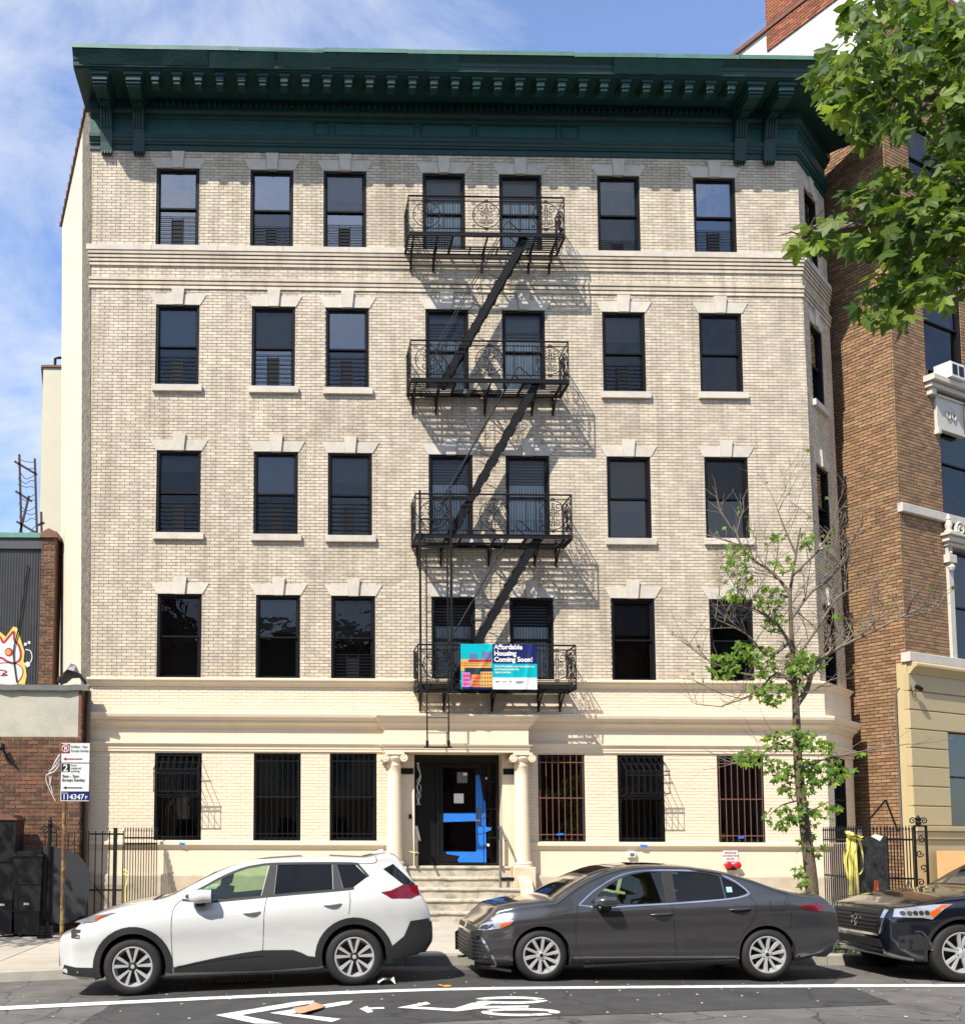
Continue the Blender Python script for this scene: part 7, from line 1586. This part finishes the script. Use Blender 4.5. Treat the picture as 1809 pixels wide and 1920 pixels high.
C1.panel('front_window', w1, CARGLASS, -.012, .002, both=True, step=.12); C1.panel('rear_window', w2, TINT, -.012, .002, both=True, step=.12); C1.panel('quarter_window', w3, TINT, -.012, .002, both=True, step=.12)
C1.panel('pillar_trim', ccw(q2([(984, 121), (1020, 116), (1006, 258), (948, 263)], rv)), BLACKPL, .003, .008, both=True); C1.panel('pillar_trim', ccw(q2([(1284, 112), (1303, 112), (1333, 226), (1287, 231)], rv)), BLACKPL, .003, .008, both=True)
C1.strip('window_seal', q2([(575, 284), (690, 292), (800, 282), (948, 267), (1100, 252), (1287, 235), (1335, 230), (1385, 224)], rv), .03, BLACKPL, both=True)
C1.strip('window_seal', q2([(590, 270), (680, 222), (760, 178), (850, 140), (920, 123), (1020, 112), (1290, 107), (1394, 109), (1410, 118), (1455, 168)], rv), .03, BLACKPL, both=True)
for pts in ([(572, 284), (540, 320), (530, 380), (532, 480), (540, 580)], [(996, 118), (975, 262), (963, 330), (960, 440), (957, 558)], [(1362, 236), (1366, 280), (1360, 345)], [(1290, 106), (1480, 106), (1490, 72)]): C1.strip('door_gap', q2(pts, rv), .007, SEAM, .0015)
C1.handle(*[rv(x, 338)[0] for x in (862, 945)], rv(900, 338)[1], .05); C1.handle(*[rv(x, 298)[0] for x in (1240, 1325)], rv(1280, 298)[1], .05)
def arch(car, cx, r0, r1, a0, a1, mtl, zc=.355, off=.012):
    pts = [(cx + r1 * math.cos(R(a0 + (a1 - a0) * k / 20)), zc + r1 * math.sin(R(a0 + (a1 - a0) * k / 20))) for k in range(21)] + [(cx + r0 * math.cos(R(a1 + (a0 - a1) * k / 20)), zc + r0 * math.sin(R(a1 + (a0 - a1) * k / 20))) for k in range(21)]
    car.panel('arch_trim', ccw(pts), mtl, off, .03, both=True, step=.15)
arch(C1, 0, .402, .485, -12, 198, BLACKPL); arch(C1, 2.705, .402, .485, -14, 192, BLACKPL)
C1.panel('sill_cladding', ccw(q2([(548, 620), (545, 596), (640, 572), (760, 546), (870, 526), (955, 514), (1100, 512), (1140, 525), (1170, 540), (1216, 545), (1220, 590), (960, 612)], rv)), BLACKPL, .012, .03, both=True)
C1.strip('sill_line', q2([(560, 592), (760, 558), (955, 540)], rv), .012, DARKALLOY, .016)
C1.panel('rear_bumper', ccw([(3.16, .30), (3.14, .44), (3.22, .50), (3.33, .58), (3.42, .76), (3.66, .78), (3.69, .6), (3.60, .42), (3.50, .34)]), BLACKPL, .012, .03, both=True)
C1.end_panel('rear_bumper', [(-.8, .36), (.8, .36), (.8, .74), (-.8, .74)], BLACKPL, .012, rear=True)
C1.panel('front_bumper', ccw([(-.90, .28), (-.46, .24), (-.47, .36), (-.7, .37), (-.86, .40)]), BLACKPL, .010, .03, both=True)
C1.end_panel('grille', [(-.55, .34), (.55, .34), (.6, .62), (-.6, .62)], BLACKPL)
C1.panel('tail_light', ccw(q2([(1512, 241), (1560, 233), (1620, 206), (1690, 208), (1700, 250), (1660, 268), (1562, 268)], rv)), REDLENS, .006, .02, both=True)
C1.panel('tail_glass', ccw(q2([(1527, 132), (1576, 108), (1625, 152), (1682, 206), (1622, 204)], rv)), mat('black_glass', (.008, .009, .01), .06, .02, coat=.5), .005, .015, both=True)
C1.panel('headlight', ccw(q2([(74, 392), (100, 380), (160, 362), (262, 344), (232, 356), (196, 372), (172, 390), (120, 394)], rv)), CLEARLENS, .004, .012, both=True); C1.panel('turn_signal', ccw(q2([(172, 390), (196, 372), (230, 357), (200, 360), (168, 374)], rv)), AMBER, .007, .01, both=True)
C1.panel('fog_light', ccw(q2([(60, 466), (58, 432), (74, 424), (106, 426), (104, 440), (82, 445), (104, 452), (102, 468)], rv)), BLACKPL, .004, .012, both=True); C1.panel('running_light', ccw(q2([(78, 462), (100, 452), (103, 466)], rv)), CLEARLENS, .007, .01, both=True)
C1.top_panel('windshield', [(.32, -.66), (.32, .66), (1.02, .55), (1.02, -.55)], SHIELD if False else mat('dark_windshield', (.01, .012, .013), .05, .02, coat=.6)); C1.top_panel('cowl', [(.24, -.68), (.24, .68), (.31, .67), (.31, -.67)], BLACKPL)
C1.mirror(*rv(612, 268), .27, .17, None); C1.seats((1.05, 1.95), .95)
m = MB(C1.T @ Matrix.Translation((3.0, 0, C1.zt(3.0) - .01))); m.add([(-.02, -.03, 0), (.22, -.03, 0), (.22, .03, 0), (-.02, .03, 0), (.16, -.006, .085), (.2, -.006, .085), (.2, .006, .085), (.16, .006, .085)], [(0, 1, 5, 4), (1, 2, 6, 5), (2, 3, 7, 6), (3, 0, 4, 7), (4, 5, 6, 7)]); m.build('roof_fin', PW, C1.root, smooth=60)
C1.wheel(0, .355, 'five_split'); C1.wheel(2.705, .355, 'five_split')
m = MB(C1.T @ Matrix.Translation((.95, -.36, 1.0)) @ Matrix.Rotation(R(65), 4, 'Y')); m.tube([(.17 * math.cos(a * math.pi / 10), .17 * math.sin(a * math.pi / 10), 0) for a in range(21)], .014, 6, False); m.build('steering_wheel', CABIN, C1.root)

# ================= dark grey sedan
sv = sideview(840, 1570, 2.38, 425, 641, 1425, 626, 2.825)
cY2 = -9.15; fX2 = X_(1018, 1795, cY2); 
top = q2([(70, 372), (120, 346), (200, 315), (300, 293), (400, 280), (465, 276), (560, 217), (640, 177), (720, 147), (800, 128), (880, 120), (980, 118), (1100, 122), (1200, 133), (1300, 150), (1400, 176), (1500, 210), (1600, 233), (1650, 240)], sv)
def svf(x, y):
    p = sv(x, y); return (p[0], p[1]) if p[0] > -.35 else (-.35 + (p[0] + .35) * .78, p[1])
SPC = dict(top=[(-.84, .68), (-.80, .73)] + [p for p in top if -.76 < p[0] < 3.60] + [(3.66, 1.10), (3.73, 1.04), (3.82, .92)],
           bot=[(-.84, .24), (-.65, .19), (.5, .19), (2.4, .20), (3.3, .24), (3.6, .30), (3.82, .36)],
           plan=[(-.84, .60), (-.80, .69), (-.68, .80), (-.42, .885), (0, .915), (2.8, .92), (3.2, .895), (3.55, .84), (3.8, .76), (3.9, .70)],
           belt=[(-.98, .74), (-.4, .84), (.3, .93), (1.2, .96), (2.4, 1.0), (3.2, 1.04), (3.9, 1.0)],
           crown=[(-.98, .10), (.2, .09), (.5, .07), (1.2, .06), (2.4, .06), (3.0, .07), (3.9, .10)],
           xf=[(.15, -.77), (.25, -.83), (.45, -.84), (.62, -.81), (.72, -.77), (.85, -.73), (2, -.73)], xr=[(.15, 3.62), (.3, 3.72), (.5, 3.81), (.7, 3.80), (.9, 3.77), (1.0, 3.74), (1.1, 3.72), (2, 3.72)],
           side=[(.2, .925), (.3, .965), (.36, .975), (.5, .965), (.64, .968), (.74, .985), (.83, 1.0), (.88, .998), (.95, .975), (1.0, .945)], tumble=.40)
PG = carpaint('dark_grey_metallic_paint', (.078, .078, .081), .6, .22)
C2 = Car('grey_sedan', 'dark grey metallic four door sedan parked between the two other cars', 'car', PG, (fX2, cY2 + .92, grade(fX2)), Matrix.Rotation(R(-.3), 4, 'Y') @ Matrix.Rotation(R(-.4), 4, 'Z'), SPC)
v1 = ccw(q2([(640, 296), (700, 240), (760, 200), (830, 170), (900, 157), (972, 153), (978, 288), (850, 298)], sv)); v2 = ccw(q2([(1022, 152), (1100, 152), (1180, 158), (1232, 170), (1240, 268), (1150, 276), (1024, 285)], sv)); v3 = ccw(q2([(1240, 172), (1300, 202), (1342, 236), (1340, 244), (1300, 258), (1248, 266)], sv))
C2.body([v1, v2, v3], [(0, .325, .365), (2.825, .325, .365)])
SG = glass('sedan_glass', (.5, .55, .5), .0, 0)
C2.panel('front_window', v1, CARGLASS, -.012, .002, both=True, step=.12); C2.panel('rear_window', v2, SG, -.012, .002, both=True, step=.12); C2.panel('quarter_window', v3, TINT, -.012, .002, both=True, step=.12)
C2.panel('pillar_trim', ccw(q2([(974, 152), (1020, 151), (1022, 286), (980, 289)], sv)), BLACKPL, .003, .008, both=True)
C2.strip('chrome_trim', q2([(590, 304), (650, 252), (710, 212), (770, 180), (830, 160), (900, 150), (1000, 146), (1100, 147), (1180, 152), (1240, 164), (1300, 193), (1348, 236), (1342, 250), (1290, 264), (1200, 275), (1100, 284), (1000, 292), (850, 302), (700, 312), (590, 304)], sv), .016, CHROME, .004, both=True, n=4)
for pts in ([(585, 306), (572, 370), (578, 470), (600, 560)], [(999, 294), (1010, 400), (1020, 540)], [(1350, 252), (1374, 300), (1358, 360), (1312, 430), (1290, 530)], [(1505, 272), (1508, 312), (1440, 312), (1440, 275)], [(1515, 240), (1530, 330), (1530, 400)]): C2.strip('door_gap', q2(pts, sv), .006, SEAM, .0015)
C2.handle(*[sv(x, 338)[0] for x in (903, 1000)], sv(950, 338)[1], .05); C2.handle(*[sv(x, 312)[0] for x in (1252, 1345)], sv(1290, 312)[1], .05)
C2.strip('sill_line', q2([(610, 572), (900, 553), (1285, 535)], sv), .03, PG, .014, both=True)
arch(C2, 0, .362, .39, -5, 190, PG, .325, .008); arch(C2, 2.825, .362, .39, -5, 188, PG, .325, .008)
C2.panel('tail_light', ccw(q2([(1560, 296), (1620, 288), (1684, 284), (1690, 318), (1640, 318), (1595, 308)], sv)), REDLENS, .005, .02, both=True)
C2.panel('headlight', ccw(q2([(110, 424), (128, 400), (160, 386), (230, 378), (302, 373), (280, 394), (235, 410), (170, 420)], svf)), CLEARLENS, .005, .015, both=True); C2.panel('turn_signal', ccw(q2([(225, 409), (232, 392), (298, 376), (278, 394)], svf)), AMBER, .008, .01, both=True)
C2.panel('headlight_mask', ccw(q2([(116, 418), (134, 402), (160, 396), (150, 416)], svf)), BLACKPL, .007, .01, both=True)
C2.end_panel('lower_grille', [(-.72, .24), (.72, .24), (.66, .56), (-.66, .56)], BLACKPL, .006); C2.end_panel('upper_grille', [(-.62, .60), (.62, .60), (.58, .665), (-.58, .665)], BLACKPL, .006)
for k in range(6): z = .28 + k * .047; C2.end_panel('grille_slat', [(-.70, z), (.70, z), (.70, z + .014), (-.70, z + .014)], DARKALLOY, .02)
C2.panel('grille_side', ccw(q2([(62, 556), (60, 470), (100, 455), (130, 475), (188, 556), (150, 560)], svf)), BLACKPL, .005, .012, both=True)
for k in range(5): C2.strip('grille_slat', q2([(62, 478 + k * 17), (122 + k * 12, 482 + k * 16)], svf), .014, DARKALLOY, .011, both=True)
C2.strip('bumper_chrome', q2([(104, 455), (130, 460), (160, 500), (205, 572), (180, 580)], svf), .022, CHROME, .012, both=True)
C2.strip('chin', q2([(75, 588), (190, 590), (290, 598)], svf), .03, BLACKPL, .012, both=True); C2.panel('rear_chin', ccw(q2([(1650, 520), (1735, 470), (1735, 495), (1700, 522)], svf)), BLACKPL, .01, .02, both=True)
C2.end_panel('emblem', [(-.06, .61), (.06, .61), (.06, .68), (-.06, .68)], CHROME, .012)
C2.top_panel('windshield', [(.22, -.62), (.22, .62), (1.0, .52), (1.0, -.52)], mat('dark_windshield', (.012, .013, .013), .05, .02, coat=.6)); C2.top_panel('rear_glass', [(2.75, -.5), (2.75, .5), (3.3, .58), (3.3, -.58)], mat('dark_rear_glass', (.01, .01, .011), .05, .02, coat=.6)); C2.top_panel('sunroof', [(1.08, -.44), (1.08, .44), (1.75, .44), (1.75, -.44)], mat('sunroof_glass', (.008, .008, .009), .05, .02, coat=.6))
C2.mirror(*sv(655, 286), .23, .14, PG); C2.seats((1.15, 2.05), .75)
C2.top_panel('roof_antenna', [(2.35, -.04), (2.35, .04), (2.5, .02), (2.5, -.02)], PG, .045)
m = MB(C2.T @ Matrix.Translation((.85, -.36, .82)) @ Matrix.Rotation(R(65), 4, 'Y')); m.tube([(.17 * math.cos(a * math.pi / 10), .17 * math.sin(a * math.pi / 10), 0) for a in range(21)], .014, 6, False); m.build('steering_wheel', CABIN, C2.root)
a = sv(1262, 222); C2.panel('window_sticker', [(a[0] - .02, a[1] - .05), (a[0] + .05, a[1] - .05), (a[0] + .05, a[1] + .015), (a[0] - .02, a[1] + .015)], mat('pale_blue_sticker', (.30, .52, .55), .5), -.006, .002)
a = sv(575, 268)
C2.wheel(0, .325, 'ten', rim=.235); C2.wheel(2.825, .325, 'ten', rim=.235)

# ================= black crossover cut by the right edge
kv = sideview(1500, 1520, 5.05, 1545, 1606, 3632, 1606, 2.82)
cY3 = -9.2; fX3 = X_(1806, 1783, cY3)
SPK = dict(top=[(-.82, .86), (-.77, .93), (-.5, 1.02), (-.2, 1.08), (.3, 1.12), (.62, 1.16), (1.0, 1.36), (1.5, 1.60), (1.9, 1.69), (2.6, 1.71), (3.3, 1.67), (3.6, 1.5), (3.9, 1.2), (4.0, 1.0)],
           bot=[(-.96, .34), (-.7, .25), (.5, .22), (3.2, .24), (4.0, .4)], plan=[(-.82, .62), (-.77, .74), (-.62, .87), (-.36, .95), (0, .975), (3.0, .98), (3.6, .92), (4.0, .78)],
           belt=[(-.96, .90), (0, 1.0), (1, 1.07), (4, 1.16)], crown=[(-.96, .10), (.3, .08), (1, .06), (3.3, .06), (4, .2)],
           xf=[(.2, -.72), (.34, -.79), (.5, -.83), (.75, -.83), (.9, -.79), (1.0, -.74), (2, -.74)], xr=[(.2, 3.8), (.5, 4.0), (1.0, 3.97), (1.5, 3.7), (2, 3.6)],
           side=[(.2, .94), (.4, .97), (.62, .985), (.82, 1.0), (.94, .985), (1.0, .95)], tumble=.38)
PK = carpaint('black_metallic_paint', (.006, .007, .012), .2, .2)
C3 = Car('black_crossover', 'shiny black large crossover entering the frame at the right edge', 'car', PK, (fX3, cY3 + .975, 0), Matrix.Identity(4), SPK)
k1 = [(.85, 1.10), (1.9, 1.12), (1.9, 1.62), (1.6, 1.58), (1.2, 1.38)]; k2 = [(2.0, 1.12), (3.0, 1.18), (2.95, 1.62), (2.0, 1.63)]
C3.body([k1, k2], [(0, .37, .42), (2.82, .37, .42)])
C3.panel('front_window', k1, CARGLASS, -.012, .002, both=True, step=.12); C3.panel('rear_window', k2, TINT, -.012, .002, both=True, step=.12)
arch(C3, 0, .418, .455, -8, 195, BLACKPL, .37, .010); arch(C3, 2.82, .418, .455, -8, 195, BLACKPL, .37, .010)
C3.panel('headlight', ccw([(-0.748, .80), (-0.46, .80), (-0.364, .78), (-0.2, .92), (-0.08, .975), (-0.3, .965), (-0.5, .94), (-0.716, .90)]), CLEARLENS, .006, .02, both=True); C3.panel('turn_signal', ccw([(-0.348, .80), (-0.22, .92), (-0.1, .972), (-0.22, .962), (-0.396, .86)]), AMBER, .009, .01, both=True)
for k in range(5): x = -.66 + k * .062; C3.panel('lamp_lens', [(x + .026 * math.cos(a * math.pi / 5), .85 + .003 * k + .03 * math.sin(a * math.pi / 5)) for a in range(10)], DARKALLOY, .010, .008, both=True, step=.5)
C3.end_panel('grille', [(-.50, .58), (.50, .58), (.60, .86), (-.60, .86)], BLACKPL, .008)
for k in range(5): z = .62 + k * .05; C3.end_panel('grille_bar', [(-.54, z), (.54, z), (.54, z + .016), (-.54, z + .016)], DARKALLOY, .022)
for s_ in (-1, 1): C3.end_panel('grille_chrome', [(s_ * .56, .56), (s_ * .60, .58), (s_ * .69, .88), (s_ * .64, .89)][::s_], CHROME, .02)
C3.end_panel('grille_chrome', [(-.56, .545), (.56, .545), (.56, .575), (-.56, .575)], CHROME, .02)
m = MB(C3.T @ Matrix.Translation((C3.frontx(0, .72) - .03, 0, .72))); m.lathe([(.085, -.0), (.085, .02), (.06, .02), (.06, 0)], 24, Matrix.Rotation(math.pi / 2, 4, 'Y')); m.bar((0, -.05, -.05), (0, .0, .06), .02); m.bar((0, .05, -.05), (0, 0, .06), .02); m.build('emblem', CHROME, C3.root)
C3.panel('fog_recess', ccw([(-0.7, .40), (-0.348, .40), (-0.396, .50), (-0.5, .60), (-0.716, .56)]), BLACKPL, .004, .012, both=True); C3.strip('fog_chrome', [(-0.556, .625), (-0.476, .62), (-0.412, .53), (-0.356, .42), (-0.38, .40)], .024, CHROME, .010, both=True)
C3.strip('chin_chrome', [(-0.804, .34), (-0.7, .30), (-0.556, .27)], .03, CHROME, .012, both=True); C3.end_panel('chin', [(-.6, .34), (.6, .34), (.6, .38), (-.6, .38)], CHROME, .012); C3.end_panel('lower_intake', [(-.58, .40), (.58, .40), (.56, .50), (-.56, .50)], BLACKPL, .008)
C3.strip('hood_gap', [(-0.732, .95), (-0.46, .985), (0, 1.03), (0.6, 1.08)], .006, SEAM, .0015, both=True)
C3.top_panel('windshield', [(.68, -.68), (.68, .68), (1.5, .56), (1.5, -.56)], mat('dark_windshield', (.012, .014, .014), .05, .02, coat=.6)); C3.mirror(.95, 1.14, .25, .17, PK); C3.seats((1.6,), .95)
C3.wheel(0, .37, 'five_double', y=.945); C3.wheel(2.82, .37, 'five_double', y=.945)
